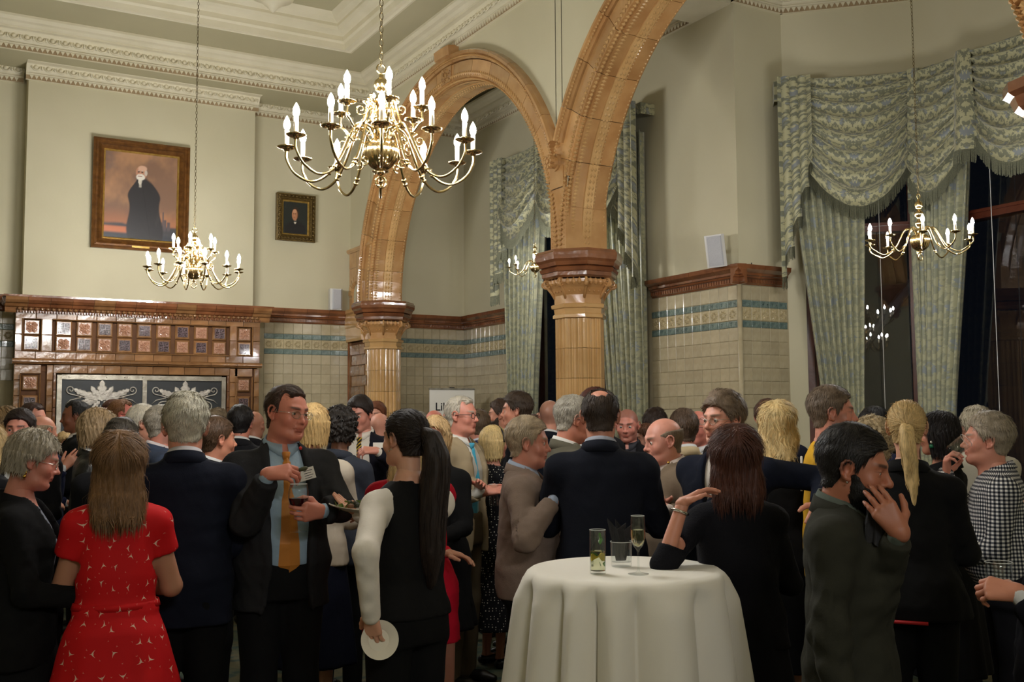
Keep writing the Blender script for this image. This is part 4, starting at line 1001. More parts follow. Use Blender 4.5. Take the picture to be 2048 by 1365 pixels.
# ============================================================ CHANDELIERS
def spline(P, n=8):
    P = [Vector(p) for p in P]; out = []
    for i in range(len(P)-1):
        p0, p1, p2, p3 = P[max(i-1, 0)], P[i], P[i+1], P[min(i+2, len(P)-1)]
        for k in range(n):
            t_ = k/n; out.append(.5*((2*p1)+(p2-p0)*t_+(2*p0-5*p1+4*p2-p3)*t_*t_+(3*p1-p0-3*p2+p3)*t_**3))
    return out+[P[-1]]
_cm = {}
def ch_meshes():
    def arm(R, dz_low, z0, zc):
        pts = spline([(.03, 0, z0), (.06, 0, z0+.05), (R*.30, 0, z0+.045), (R*.46, 0, (z0+dz_low)*.5), (R*.58, 0, dz_low+.03), (R*.74, 0, dz_low), (R*.91, 0, dz_low+.035), (R, 0, zc-.05), (R, 0, zc)], 7)
        m = MB().tube(pts, .0065, 8); i = len(pts)*3//7
        for k in (i, i+2): 
            m.tube([pts[k], pts[k+1]], .0115, 8)
        return m.mesh('arm', True)
    def scroll(R, z0):
        m = MB(); sp = [Vector((R*.42+.035*(1-k/26)*math.cos(1.8+k*.42), 0, z0-.02+.035*(1-k/26)*math.sin(1.8+k*.42))) for k in range(24)]
        m.tube(spline([(.05, 0, z0-.06), (R*.22, 0, z0-.005), (R*.36, 0, z0+.02)], 5)+sp, .0035, 6)
        sp = [Vector((R*.24+.025*(1-k/22)*math.cos(-1.2-k*.42), 0, z0-.12+.025*(1-k/22)*math.sin(-1.2-k*.42))) for k in range(20)]
        m.tube(sp, .0035, 6); return m.mesh('scroll', True)
    _cm['arm_low'] = arm(.43, -.150, .06, 0.0); _cm['arm_up'] = arm(.20, .08, .2, .185)
    _cm['arm_b'] = arm(.43, -.12, .05, 0.0)
    _cm['scroll_low'] = scroll(.43, .06); _cm['scroll_up'] = scroll(.22, .22)
    _cm['pan'] = MB().lathe([(0, -.012), (.012, -.01), (.014, -.002), (.03, .0), (.043, .006), (.045, .01), (.03, .006), (.014, .008), (.014, .02), (0, .02)], 20).mesh('drip_pan', True)
    _cm['candle'] = MB().lathe([(.0105, .0), (.0105, .075), (.008, .078), (0, .078)], 12).mesh('candle', True)
    _cm['bulb'] = MB().lathe([(.006, .0), (.0125, .010), (.0155, .022), (.0135, .038), (.007, .054), (0, .066)], 10).mesh('bulb', True)
    for k, mt in (('arm_low', 'brass'), ('arm_up', 'brass'), ('arm_b', 'brass'), ('scroll_low', 'brass'), ('scroll_up', 'brass'), ('pan', 'brass'), ('candle', 'candle'), ('bulb', 'bulb')): _cm[k].materials.append(M[mt])
ch_meshes()
def chandelier(loc, label, rings, body='A', scale=1.0, rot=0.0):
    root = empty('chandelier', loc, rot, label, 'chandelier', 'brass candle chandeliers'); root.scale = (scale,)*3
    prof = [(0, -.115), (.012, -.11), (.02, -.1), (.014, -.09), (.03, -.085), (.05, -.07), (.068, -.045), (.078, -.01), (.076, .02), (.06, .045), (.034, .058), (.022, .07), (.03, .08), (.022, .095), (.018, .12), (.03, .14), (.034, .155), (.02, .175), (.015, .2), (.03, .215), (.04, .23), (.036, .25), (.018, .265), (.014, .28), (.03, .295), (.036, .315), (.03, .335), (.012, .35), (.01, .365), (0, .37)]
    fine = []
    for i in range(len(prof)-1): fine += [prof[i], ((prof[i][0]+prof[i+1][0])/2, (prof[i][1]+prof[i+1][1])/2)]
    fine.append(prof[-1])
    MB().lathe(fine, 72, flute=18, amp=.07, zr=(-.09, .05)).build('body', M['brass'], root, True)
    tor = lambda c, R, r, ax: MB().tube([(c[0]+R*math.cos(a)*(ax == 'x'), c[1]+R*math.cos(a)*(ax != 'x'), c[2]+R*math.sin(a)) for a in np.linspace(0, 2*math.pi, 18, endpoint=False)], r, 8, closed=True)
    tor((0, 0, -.145), .026, .0045, 'x').build('pull_ring', M['brass'], root, True); tor((0, 0, .392), .022, .004, 'x').build('hanging_ring', M['brass'], root, True)
    for (kind, n, off) in rings:
        for i in range(n):
            a = off+2*math.pi*i/n; am = {'low': 'arm_low', 'up': 'arm_up', 'b': 'arm_b'}[kind]; R = {'low': .43, 'up': .20, 'b': .43}[kind]; zc = {'low': 0, 'up': .185, 'b': 0}[kind]
            o = link('arm', _cm[am], None, root, (0, 0, 0), (0, 0, a))
            link('drip_pan', _cm['pan'], None, o, (R, 0, zc)); link('candle', _cm['candle'], None, o, (R, 0, zc+.012)); link('bulb', _cm['bulb'], None, o, (R, 0, zc+.088))
        if kind != 'b':
            for i in range(6): link('scroll', _cm['scroll_low' if kind == 'low' else 'scroll_up'], None, root, (0, 0, 0), (0, 0, off+.26+2*math.pi*i/6))
    # chain up to the ceiling
    ch = MB(); z = .41; top = (ZC+(.24 if (cx0 < loc[0] < cx1 and cy0 < loc[1] < cy1) else 0)-loc[2])/scale; k = 0
    while z < top-.03:
        R_, r_ = .0085, .0022; pts = []
        for a in np.linspace(0, 2*math.pi, 10, endpoint=False):
            x, zz = R_*math.cos(a), .019*math.sin(a); pts.append((x if k % 2 else 0, 0 if k % 2 else x, z+zz+.012))
        ch.tube(pts, r_, 5, closed=True); z += .032; k += 1
    ch.build('chain', M['brass_chain'], root, True)
    MB().lathe([(.05, 0), (.045, -.02), (.02, -.035), (0, -.04)], 16, (0, 0, top)).build('ceiling_rose', M['brass_chain'], root, True)
    return root
def chpos(u, vcup, d): return tuple(at(u, vcup, d))
chandelier(chpos(762, 303, 4.85), 'largest and nearest brass chandelier, upper centre left', [('low', 12, .13), ('up', 6, .3)])
chandelier(chpos(388, 541, 9.2), 'brass chandelier hanging in front of the large portrait', [('low', 12, .0), ('up', 6, .1)], scale=.92)
chandelier(chpos(1840, 482, 6.6), 'brass chandelier with one ring of candles before the bay window', [('b', 10, .1)], scale=.73)
chandelier(chpos(1070, 535, 10.6), 'small brass chandelier in the aisle left of the middle column', [('b', 8, .2)], scale=.61)
chandelier((.6, -1.2, 2.95), 'unseen brass chandelier added behind the camera for reflections in the windows', [('low', 12, .0), ('up', 6, .1)])  # added out of view to give the window panes something to reflect
# ============================================================ COCKTAIL TABLE WITH GLASSES
tc = at(1249, 1138, 3.74); TZ = 1.08; tcx, tcy = onZ(1249, 1138, TZ)[:2]; TR = 0.345
tb = empty('cocktail_table', (tcx, tcy, 0), 0, 'tall round table hidden under a white cloth', 'table')
MB().lathe([(0, TZ-.03), (TR-.01, TZ-.03), (TR-.005, TZ-.02), (TR-.01, TZ-.006), (0, TZ-.006)], 48).build('tabletop', M['wood'], tb, True, auto=40)
MB().lathe([(.035, .03), (.035, TZ-.03)], 20).build('pedestal', M['steel'], tb, True); MB().lathe([(.26, 0), (.26, .012), (.05, .04), (.035, .05)], 32).build('base', M['steel'], tb, True, auto=40)
NF = 13; rr = np.random.default_rng(5); fa = np.cumsum(rr.uniform(.7, 1.3, NF)); fa = fa/fa[-1]*2*math.pi; dep_ = rr.uniform(.6, 1.25, NF)
def cloth(u, v):
    a = u*2*math.pi
    if v < .22: r = (TR+.002)*(v/.22); return (r*math.cos(a), r*math.sin(a), TZ+.001)
    q = (v-.22)/.78; z = TZ-.0-q*(TZ-.02)
    i = int(np.searchsorted(fa, a % (2*math.pi))) % NF; lo = fa[i-1] if i else 0; hi = fa[i]; ph = (a % (2*math.pi)-lo)/(hi-lo)
    w_ = 2*abs(math.sin(math.pi*ph))**.75-1; amp = dep_[i]*(.040*sm(.0, .10, q)+.060*q)
    r = TR+.006+.012*sm(0, .03, q)+.10*q**.9+amp*w_*.8-.008*sm(0, .08, q)*(1-q)
    edge = .014*(1-sm(0, .03, q)); z -= 0 if q > .03 else edge*.0
    aa = a+.05*math.sin(ph*2*math.pi)*q
    return (r*math.cos(aa), r*math.sin(aa), z)
m = MB().grid(cloth, 320, 80, closeu=True); m.f = [f[::-1] for f in m.f]
o = m.build('tablecloth', M['linen'], None, True, loc=(tcx, tcy, 0)); tag(o, 'white tablecloth falling in folds from the tall round table', 'tablecloth')
def rim_highlight(root, prof, dz=0.0, k=None):
    z = max(q[1] for q in prof); r = max(q[0] for q in prof if q[1] > z-.003); MB().tube([(r*math.cos(a)*.985, r*math.sin(a)*.985, z+dz) for a in np.linspace(0, 2*math.pi, 28, endpoint=False)], .0011, 5, closed=True).build('rim_highlight', M['rim_highlight'], root, True)
def glass_obj(name, prof, loc, label, cat='glass', n=32):
    root = empty(name, loc, random.random()*6, label, cat); MB().lathe(prof, n).build('glass_body', M['glass'], root, True, auto=50); rim_highlight(root, prof); return root
def table_pt(u, v): q = onZ(u, v, TZ+.003); return (q[0], q[1], TZ+.003)
# tall drink
g = glass_obj('highball_glass', [(0, 0), (.027, 0), (.0285, .004), (.0285, .150), (.0275, .151), (.0265, .149), (.0262, .010), (0, .009)], table_pt(1196, 1148), 'tall straight glass with mint and lemon, leftmost on the table')
MB().lathe([(0, .0105), (.0258, .0105), (.0258, .078), (0, .078)], 28).build('drink', M['water'], g, True, auto=50)
def slice_(mb, c, r, R):
    V = [Vector((0, 0, 0))]; V = []; 
    for y in (-.002, .002):
        for k in range(12):
            a = math.pi*k/11; V.append(R @ Vector((r*math.cos(a), y, r*math.sin(a)))+Vector(c))
    mb.add(V, [tuple(range(11, -1, -1)), tuple(range(12, 24))]+[(k, (k+1) % 12, 12+(k+1) % 12, 12+k) for k in range(12)])
mb = MB(); slice_(mb, (0, -.008, .052), .021, Euler((.2, .5, .2)).to_matrix()); slice_(mb, (-.004, .008, .05), .02, Euler((-.3, -.3, -.3)).to_matrix()); mb.build('lemon_slices', M['lime'], g)
def mleaf(mb, c, L, R):
    R = R.to_matrix(); P = []
    for k in range(9):
        t_ = k/8; w_ = L*.36*math.sin(math.pi*t_)**.8; 
        P += [R @ Vector((t_*L-L/2, -w_, .12*L*math.cos(t_*3)))+Vector(c), R @ Vector((t_*L-L/2, w_, .12*L*math.cos(t_*3)))+Vector(c)]
    mb.add(P, [(2*k, 2*k+1, 2*k+3, 2*k+2) for k in range(8)])
mb = MB()
for c, L_, e in (((-.008, -.012, .132), .03, (1.3, .3, .4)), ((-.012, -.01, .118), .026, (1.4, 1.2, .2)), ((.018, -.004, .112), .028, (1.4, 1.6, .9)), ((-.008, -.01, .036), .028, (1.3, -.3, .2)), ((.012, -.014, .032), .024, (1.3, .2, -.2)), ((.0, .01, .066), .03, (.4, .3, .2))): mleaf(mb, c, L_, Euler(e))
mb.build('mint_leaves', M['leaf'], g)
# tumbler with folded black napkin
g = glass_obj('tumbler', [(0, 0), (.036, 0), (.0375, .004), (.0405, .088), (.0395, .089), (.0385, .087), (.0355, .016), (0, .014)], table_pt(1243, 1133), 'short tumbler holding a folded black napkin on the table')
nb = MB()
for (x0, x1, y0, y1, xt0, xt1, zt) in ((-.016, .014, -.006, .0, -.05, .02, .175), (-.012, .018, .004, .008, -.02, .045, .17), (-.02, .0, .0, -.004, -.05, -.01, .168)):
    V = [(x0, y0, .02), (x1, y1, .02), (xt1, y1+.012, zt-.02), ((xt0+xt1)/2, y0-.006, zt-.04), (xt0, y0+.004, zt), (x0, y0+.003, .02), (x1, y1+.003, .02), (xt1, y1+.016, zt-.02), ((xt0+xt1)/2, y0-.002, zt-.04), (xt0, y0+.008, zt)]
    nb.add(V, [(0, 1, 2, 3, 4), (9, 8, 7, 6, 5), (0, 5, 6, 1), (1, 6, 7, 2), (2, 7, 8, 3), (3, 8, 9, 4), (4, 9, 5, 0)])
o = nb.build('napkin', M['napkin'], None); o.location = g.location; o.rotation_euler = (0, 0, -math.radians(YAW)); tag(o, 'black paper napkin folded into the short tumbler', 'napkin')
g = glass_obj('champagne_flute', [(0, 0), (.036, 0), (.0365, .0015), (.02, .004), (.006, .009), (.0038, .02), (.0036, .075), (.006, .084), (.016, .095), (.0245, .112), (.027, .135), (.0255, .165), (.0235, .199), (.0228, .2), (.0225, .199), (.0243, .165), (.0258, .135), (.0232, .113), (.015, .098), (0, .092)], table_pt(1277, 1149), 'champagne flute half full of pale wine, rightmost on the table')
MB().lathe([(0, .0935), (.0144, .099), (.0226, .114), (.0252, .135), (.0246, .152), (0, .152)], 28).build('drink', M['water'], g, True, auto=50)
# ============================================================ PEOPLE : implicit surfaces meshed with surface nets
class Field:
    def __init__(s, lo, hi, vox):
        s.lo = np.array(lo, float); s.v = vox; s.n = np.maximum(4, np.ceil((np.array(hi)-s.lo)/vox).astype(int)+1)
        s.ax = [s.lo[i]+vox*np.arange(s.n[i]) for i in range(3)]; s.f = np.full(s.n, 1.0, np.float32)
    def sub_(s, a, b):
        a = np.maximum(0, np.floor((np.array(a)-s.lo)/s.v).astype(int)); b = np.minimum(s.n, np.ceil((np.array(b)-s.lo)/s.v).astype(int)+1)
        if (b <= a).any(): return None
        sl = tuple(slice(a[i], b[i]) for i in range(3)); g = [s.ax[i][sl[i]].astype(np.float32) for i in range(3)]
        return sl, g[0][:, None, None], g[1][None, :, None], g[2][None, None, :]
    @staticmethod
    def smin(a, b, k):
        if k <= 0: return np.minimum(a, b)
        h = np.maximum(k-np.abs(a-b), 0)/k; return np.minimum(a, b)-h*h*k*.25
    def put(s, sl, d, k, op='u'):
        if op == 'u': s.f[sl] = s.smin(s.f[sl], d, k)
        else: s.f[sl] = -s.smin(-s.f[sl], d, k)
    def cone(s, a, b, r1, r2, k=.01, op='u'):
        a = np.array(a, float); b = np.array(b, float); m = max(r1, r2)+k+2.5*s.v
        q = s.sub_(np.minimum(a, b)-m, np.maximum(a, b)+m)
        if q is None: return s
        sl, X, Y, Z = q; ab = b-a; L2 = max(ab @ ab, 1e-9)
        t = np.clip(((X-a[0])*ab[0]+(Y-a[1])*ab[1]+(Z-a[2])*ab[2])/L2, 0, 1)
        d = np.sqrt((X-a[0]-t*ab[0])**2+(Y-a[1]-t*ab[1])**2+(Z-a[2]-t*ab[2])**2)-(r1+(r2-r1)*t)
        s.put(sl, d, k, op); return s
    def ell(s, c, r, k=.01, op='u', rot=None):
        c = np.array(c, float); r = np.array(r, float); m = (max(r) if rot is not None else r)+k+2.5*s.v
        q = s.sub_(c-m, c+m)
        if q is None: return s
        sl, X, Y, Z = q; X = X-c[0]; Y = Y-c[1]; Z = Z-c[2]
        if rot is not None:
            R = np.array(Euler(rot).to_matrix()).T; X, Y, Z = R[0, 0]*X+R[0, 1]*Y+R[0, 2]*Z, R[1, 0]*X+R[1, 1]*Y+R[1, 2]*Z, R[2, 0]*X+R[2, 1]*Y+R[2, 2]*Z
        k0 = np.sqrt((X/r[0])**2+(Y/r[1])**2+(Z/r[2])**2); k1 = np.sqrt((X/r[0]**2)**2+(Y/r[1]**2)**2+(Z/r[2]**2)**2)
        s.put(sl, k0*(k0-1)/np.maximum(k1, 1e-6), k, op); return s
    def loft(s, zs, A, B, CX=None, CY=None, k=.02, p=2.3, op='u', fold=None):
        zs = np.array(zs, float); A = np.array(A, float); B = np.array(B, float); CX = np.zeros(len(zs)) if CX is None else np.array(CX, float); CY = np.zeros(len(zs)) if CY is None else np.array(CY, float)
        m = k+3*s.v+(.03 if fold else 0); q = s.sub_((min(CX-A)-m, min(CY-B)-m, zs[0]-m), (max(CX+A)+m, max(CY+B)+m, zs[-1]+m))
        if q is None: return s
        sl, X, Y, Z = q; zz = Z.ravel(); sp = lambda V: np.interp(zz, zs, V)[None, None, :].astype(np.float32)
        a, b, cx, cy = sp(A), sp(B), sp(CX), sp(CY); x = X-cx; y = Y-cy
        if fold is not None:
            n_, amp, zf, ph = fold; th = np.arctan2(y, x); w_ = np.interp(zz, [zf[0], zf[1]], [1, 0])[None, None, :]
            g = 1+amp*w_*(np.cos(n_*th+ph)+.5*np.cos((n_*1.7//1)*th+ph*2)); a = a*g; b = b*g
        rr = ((np.abs(x)/a)**p+(np.abs(y)/b)**p)**(1/p); d = (rr-1)*np.minimum(a, b)
        d = np.maximum(d, np.maximum(zs[0]-Z, Z-zs[-1])); s.put(sl, d.astype(np.float32), k, op); return s
    def full(s): return s.ax[0][:, None, None], s.ax[1][None, :, None], s.ax[2][None, None, :]
    def cut(s, g, k=.004):
        """keep the part where g < 0"""
        s.f = -s.smin(-s.f, -g.astype(np.float32), k) if k else np.maximum(s.f, g); return s
    def sleeve_end(s, c, dr, rad, k=0.0):
        q = s.sub_(np.array(c)-rad*1.3, np.array(c)+rad*1.3)
        if q is None: return s
        sl, X, Y, Z = q; g = (X-c[0])*dr[0]+(Y-c[1])*dr[1]+(Z-c[2])*dr[2]; r2 = (X-c[0])**2+(Y-c[1])**2+(Z-c[2])**2
        s.f[sl] = np.maximum(s.f[sl], np.where(r2 < rad*rad, g, -1).astype(np.float32)); return s
    def mesh(s):
        f = s.f; f[0], f[-1], f[:, 0], f[:, -1], f[:, :, 0], f[:, :, -1] = (1,)*6
        ins = f < 0; n = s.n-1; cnt = np.zeros(n, np.int8)
        for i in (0, 1):
            for j in (0, 1):
                for k in (0, 1): cnt += ins[i:n[0]+i, j:n[1]+j, k:n[2]+k]
        act = np.argwhere((cnt > 0) & (cnt < 8))
        if len(act) == 0: return np.zeros((0, 3)), np.zeros((0, 4), np.int32)
        C = {}
        for i in (0, 1):
            for j in (0, 1):
                for k in (0, 1): C[i, j, k] = f[act[:, 0]+i, act[:, 1]+j, act[:, 2]+k]
        acc = np.zeros((len(act), 3)); w_ = np.zeros(len(act)); keys = list(C)
        for a_ in keys:
            for ax in range(3):
                if a_[ax] == 0:
                    b_ = list(a_); b_[ax] = 1; b_ = tuple(b_); fa, fb = C[a_], C[b_]; x = (fa < 0) != (fb < 0)
                    t = np.where(x, fa/np.where(x, fa-fb, 1), 0); P = np.repeat(np.array([a_], float), len(act), 0); P[:, ax] = t
                    acc += P*x[:, None]; w_ += x
        V = s.lo+(act+acc/w_[:, None])*s.v
        idx = np.full(n, -1, np.int32); idx[tuple(act.T)] = np.arange(len(act)); Q = []
        for ax in range(3):
            o1, o2 = (ax+1) % 3, (ax+2) % 3
            sa = [slice(1, n[i]) for i in range(3)]; sa[ax] = slice(0, n[ax]); sb = list(sa); sb[ax] = slice(1, n[ax]+1)
            A_, B_ = ins[tuple(sa)], ins[tuple(sb)]; e = np.argwhere(A_ != B_)
            if len(e) == 0: continue
            flip = A_[tuple(e.T)]; base = e.copy(); base[:, o1] += 1; base[:, o2] += 1
            def g(d1, d2): q = base.copy(); q[:, o1] -= d1; q[:, o2] -= d2; return idx[tuple(q.T)]
            q4 = np.stack([g(1, 1), g(0, 1), g(0, 0), g(1, 0)], 1); q4[~flip] = q4[~flip][:, ::-1]; Q.append(q4)
        return V, np.concatenate(Q).astype(np.int32)
def wob(V, s, seed=0):
    r = np.random.default_rng(seed); o = np.zeros(len(V))
    for k in range(4):
        d = r.normal(size=3); d /= np.linalg.norm(d); o += np.sin((V @ d)*s*(1+.6*k)+r.uniform(0, 6.28)+1.2*np.sin(V @ r.normal(size=3)*s*.6))/(1+.4*k)
    return o/2.2
# ------------------------------------------------------------ head
_head = {}
def head_geo(sex, vox, nose=1.0, jaw=1.0, age=0):
    key = (sex, vox, nose, jaw, age)
    if key in _head: return _head[key]
    F = Field((-.105, -.125, -.235), (.105, .145, .13), vox); f = sex == 'f'; j = jaw*(.93 if f else 1.0)
    F.ell((0, -.014, .030), (.0735, .093, .083), .02); F.ell((0, .024, -.012), (.0615*j, .062, .080), .03); F.ell((0, .027, -.066), (.050*j, .052, .044), .03)
    F.ell((0, .066, -.093), (.021*j, .017, .017), .025); F.cone((-.034*j, .0, -.06), (-.016, .06, -.095), .022, .016, .025); F.cone((.034*j, .0, -.06), (.016, .06, -.095), .022, .016, .025)
    for s in (-1, 1):
        F.ell((s*.040, .056, -.030), (.022, .022, .024), .02)                                    # cheek
        F.cone((s*.014, .081, .022), (s*.040, .068, .024), .008 if f else .0095, .008, .016)      # brow ridge
        F.ell((s*.032, .0925, .001), (.0185, .017, .0135), .012, 's')                            # socket
        F.ell((s*.0315, .0695, .0005), (.0146, .0152, .0130), .004)                              # lids
        F.ell((s*.0318, .0870, -.0003), (.0136, .0125, .0042), .0015, 's')                       # lid opening
        F.ell((s*.0765, -.006, -.006), (.0075, .017, .027), .006, rot=(math.radians(-12), 0, s*math.radians(-18)))
        hp = [(.074, .010, .004), (.080, .009, .018), (.084, .000, .026), (.087, -.012, .025), (.089, -.021, .014), (.0885, -.0225, -.002), (.086, -.017, -.017), (.081, -.008, -.028), (.077, .001, -.032)]
        for a_, b_ in zip(hp, hp[1:]): F.cone((s*a_[0], a_[1], a_[2]), (s*b_[0], b_[1], b_[2]), .0042, .0042, .003)
        F.ell((s*.0775, .001, -.029), (.005, .008, .008), .004); F.ell((s*.086, -.002, -.002), (.0075, .009, .013), .003, 's')
    n = nose
    F.cone((0, .080, .016), (0, .080+.019*n, -.026), .0075, .0085*n, .012); F.ell((0, .0965+.006*n, -.031), (.0105*n, .0115, .0095*n), .008)
    for s in (-1, 1):
        F.ell((s*.0125*n, .089, -.034), (.0075*n, .0105, .0075), .006); F.ell((s*.0065, .097, -.0415), (.0032, .005, .003), .003, 's')
    F.ell((0, .077, -.052), (.024, .014, .014), .016); F.ell((0, .0845, -.0595), (.0225, .0075, .0045), .006); F.ell((0, .084, -.0685), (.0195, .0078, .0055), .005)
    F.cone((-.023, .083, -.0637), (0, .0925, -.0635), .0013, .0013, .0025, 's'); F.cone((.023, .083, -.0637), (0, .0925, -.0635), .0013, .0013, .0025, 's')
    F.ell((0, .083, -.080), (.016, .006, .004), .008, 's')
    if age:
        for s in (-1, 1): F.cone((s*.018, .088, -.04), (s*.034, .074, -.07), .0007, .0006, .005, 's'); F.ell((s*.04, .03, -.085), (.018, .03, .022), .02)
        F.ell((0, .02, -.10), (.035, .035, .022), .02)
    nr = .048 if f else .057
    F.cone((0, -.022, -.05), (0, -.030, -.235), nr, nr*1.06, .03); 
    V, Q = F.mesh(); 
    x, y, z = V.T; ax = np.abs(x)
    G = lambda cx, cy, cz, rx, ry, rz: np.exp(-(((ax-cx)/rx)**2+((y-cy)/ry)**2+((z-cz)/rz)**2))
    masks = dict(lip=np.clip(1.3*np.exp(-((x/.021)**4+((z+.064)/.0085)**4))*(y > .074), 0, 1), brow=np.clip(1.6*np.exp(-(((ax-.031)/.019)**4+((z-.0235-.1*(ax-.03))/(.0038 if f else .005))**4)), 0, 1)*(y > .05),
                 cheek=G(.042, .06, -.03, .025, .03, .022)+.8*G(0, .105, -.032, .014, .02, .014)+.9*G(.085, 0, -.005, .02, .03, .03),
                 lid=np.clip(1.4*np.exp(-(((ax-.032)/.0165)**4+((z-.0048)/.0022)**4)), 0, 1)*(y > .05),
                 beard=sm(.005, -.012, z+.25*(.04-y))*sm(-.035, -.005, y)*(1-np.exp(-((x/.023)**4+((z+.064)/.0075)**4)))*sm(-.125, -.10, z-.35*(y-.02))*(1-.0)*(1-sm(.0, .016, z+.042+.9*(ax-.0)*0)*(y > .06)),
                 scalp=sm(.0, .02, z-np.interp(y, [-.13, -.03, -.012, .03, .07, .1], [-.075, -.06, .0, .01, .06, .07])))
    _head[key] = (V, Q, masks); return _head[key]
# ------------------------------------------------------------ hair
_hair = {}
def hairline(y, recede=0.0):
    return np.interp(y, [-.14, -.095, -.045, -.028, -.014, .008, .022, .034, .052, .072, .10], [-.085, -.080, -.070, -.045, .022, .020, -.004, .022, .046+recede*.3, .066+recede, .078+recede])
def hair_geo(style, vox, L=.3, seed=0):
    key = (style, vox, round(L, 2), seed)
    if key in _hair: return _hair[key]
    r = np.random.default_rng(100+seed); long_ = style in ('long', 'wavy'); zl = -L-.03 if long_ else -.17
    F = Field((-.16, -.24 if long_ else -.16, zl), (.16, .13, .16), vox); X, Y, Z = F.full()
    def shell(t, top=0.0): 
        a, b, c = .0745+t, .094+t, .084+t+top; Yc = Y+.014; Zc = Z-.030
        k0 = np.sqrt((X/a)**2+(Yc/b)**2+(Zc/c)**2); k1 = np.sqrt((X/a**2)**2+(Yc/b**2)**2+(Zc/c**2)**2); return k0*(k0-1)/np.maximum(k1, 1e-6)
    nape = np.sqrt(X**2+(Y+.022)**2)-.062   # hair hugging neck
    if style in ('short', 'receding', 'buzz', 'neat', 'tousled', 'thinning'):
        t = {'short': .014, 'receding': .010, 'buzz': .004, 'neat': .016, 'tousled': .018, 'thinning': .010}[style]
        top = {'tousled': .016, 'neat': .008, 'short': .006}.get(style, 0)
        d = shell(t, top); d = np.maximum(Field.smin(d, np.maximum(np.sqrt(X**2+(Y+.03)**2)-.062-t*.6, np.abs(Z+.035)-.045), .02), -(Z+.086))
        d = d+sm(.06, -.05, Z)*t*.80
        d = d+.0035*(np.sin(60*X+40*Y+3*np.sin(50*Z))*np.sin(55*Z+30*Y)) * (1.0 if style == 'tousled' else .6)
        h = hairline(F.ax[1], .028 if style in ('receding', 'thinning') else 0.0)[None, :, None]
        g = (h-Z)*.7+.0025*np.sin(90*X+2*np.sin(70*Z))*np.sin(80*Y+50*Z)
        if style in ('receding', 'thinning'): g = np.maximum(g, (sm(.028, .05, np.abs(X))*sm(.0, .05, Y)*.03+(-.012)+0*Z)*1.0 if style == 'receding' else -1+0*Z)
        if style == 'thinning': g = np.maximum(g, .046-np.sqrt(X**2+(Y+.062)**2+(Z-.112)**2)+.007*np.sin(150*X+3)*np.sin(130*Y+Z*90))
        ear = .021-np.sqrt(((np.abs(X)-.082)*.5)**2+(Y+.004)**2+((Z+.004)*.72)**2); g = np.maximum(g, ear)
        F.f = d.astype(np.float32); F.cut(g, .004)
    elif style == 'bald':
        d = shell(.007)+.002*np.sin(70*X+40*Z)*np.sin(60*Y); d = Field.smin(d, np.maximum(np.sqrt(X**2+(Y+.03)**2)-.062, np.abs(Z+.035)-.04), .02); d = d+sm(.0, -.07, Z)*.005
        h = hairline(F.ax[1])[None, :, None]; g = np.maximum((h-Z)*.7, (Z-(.048+.25*(Y+.05)*0-.35*np.maximum(Y-.0, 0)))*.8)
        g = np.maximum(g, (Y-.045)); ear = .021-np.sqrt(((np.abs(X)-.082)*.5)**2+(Y+.004)**2+((Z+.004)*.72)**2); g = np.maximum(g, ear)
        F.f = d.astype(np.float32); F.cut(g, .004)
    elif style in ('bob', 'shaggy', 'curly', 'bigcurl', 'pixie'):
        t = {'bob': .018, 'shaggy': .014, 'curly': .028, 'bigcurl': .030, 'pixie': .017}[style]; zb = {'bob': -.115, 'shaggy': -.085, 'curly': -.075, 'bigcurl': -.10, 'pixie': -.062}[style]
        d = shell(t, .004); col = (np.sqrt((X/(.082+t))**2+((Y+.026)/(.076+t))**2)-1)*.09+sm(.0, -.12, Z)*(.012 if style == 'bob' else .016)
        d = Field.smin(d, np.maximum(col, np.abs(Z-(.02+zb)/2)-(.02-zb)/2), .015)
        yf = np.interp(F.ax[2], [-.13, -.05, .0, .035, .06, .08], [.012, .022, .030, .048, .074, .2] if style != 'pixie' else [-.01, -.01, .022, .048, .072, .2])[None, None, :]
        g = (Y-yf)*.8
        if style in ('pixie', 'curly'): g = np.maximum(g, .021-np.sqrt(((np.abs(X)-.088)*.5)**2+(Y+.0)**2+((Z+.012)*.72)**2))
        th = np.arctan2(X, -Y-.02)
        if 'cur' in style:
            d = d+.009*np.sin(95*X+2*np.sin(70*Z))*np.sin(90*Z+2*np.sin(80*Y))*np.sin(85*Y+X*30)*2
        else: d = d+.0022*np.sin(26*th+3*np.sin(18*Z+seed))+.0016*np.sin(61*th+2*np.sin(25*Z))+(.004*np.sin(40*Z+9*th)*np.sin(34*X) if style in ('shaggy', 'pixie') else 0)
        F.f = d.astype(np.float32); F.cut(g, .005)
    elif long_:
        d = shell(.017, .004); w0 = .098
        zz = Z; wx = np.interp(F.ax[2], [-L, -L*.6, -min(.12, .45*L), .0, .04], [.088, .102, .098, .09, .086])[None, None, :]; wy = np.interp(F.ax[2], [-max(L, .21), -.2, -.10, .0, .04], [.026, .040, .062, .085, .09])[None, None, :]
        cy = np.interp(F.ax[2], [-max(L, .21), -.2, -.10, .0], [-.118, -.10, -.055, -.028])[None, None, :]
        th = np.arctan2(X, -(Y-cy)); wave = (.010*np.sin(34*Z+4*th) if style == 'wavy' else .003*np.sin(12*Z+5*th))
        col = (np.sqrt((X/wx)**2+((Y-cy)/wy)**2)-1)*np.minimum(wx, wy)+wave*.8
        ends = -L+.012*np.sin(9*th+seed)+.008*np.sin(23*th)
        col = np.maximum(col, np.maximum(ends-Z, Z-.05)); d = Field.smin(d, col, .02)
        d = d+.0014*np.sin(21*th+2.5*np.sin(9*Z+seed))+.0009*np.sin(47*th+2*np.sin(14*Z))
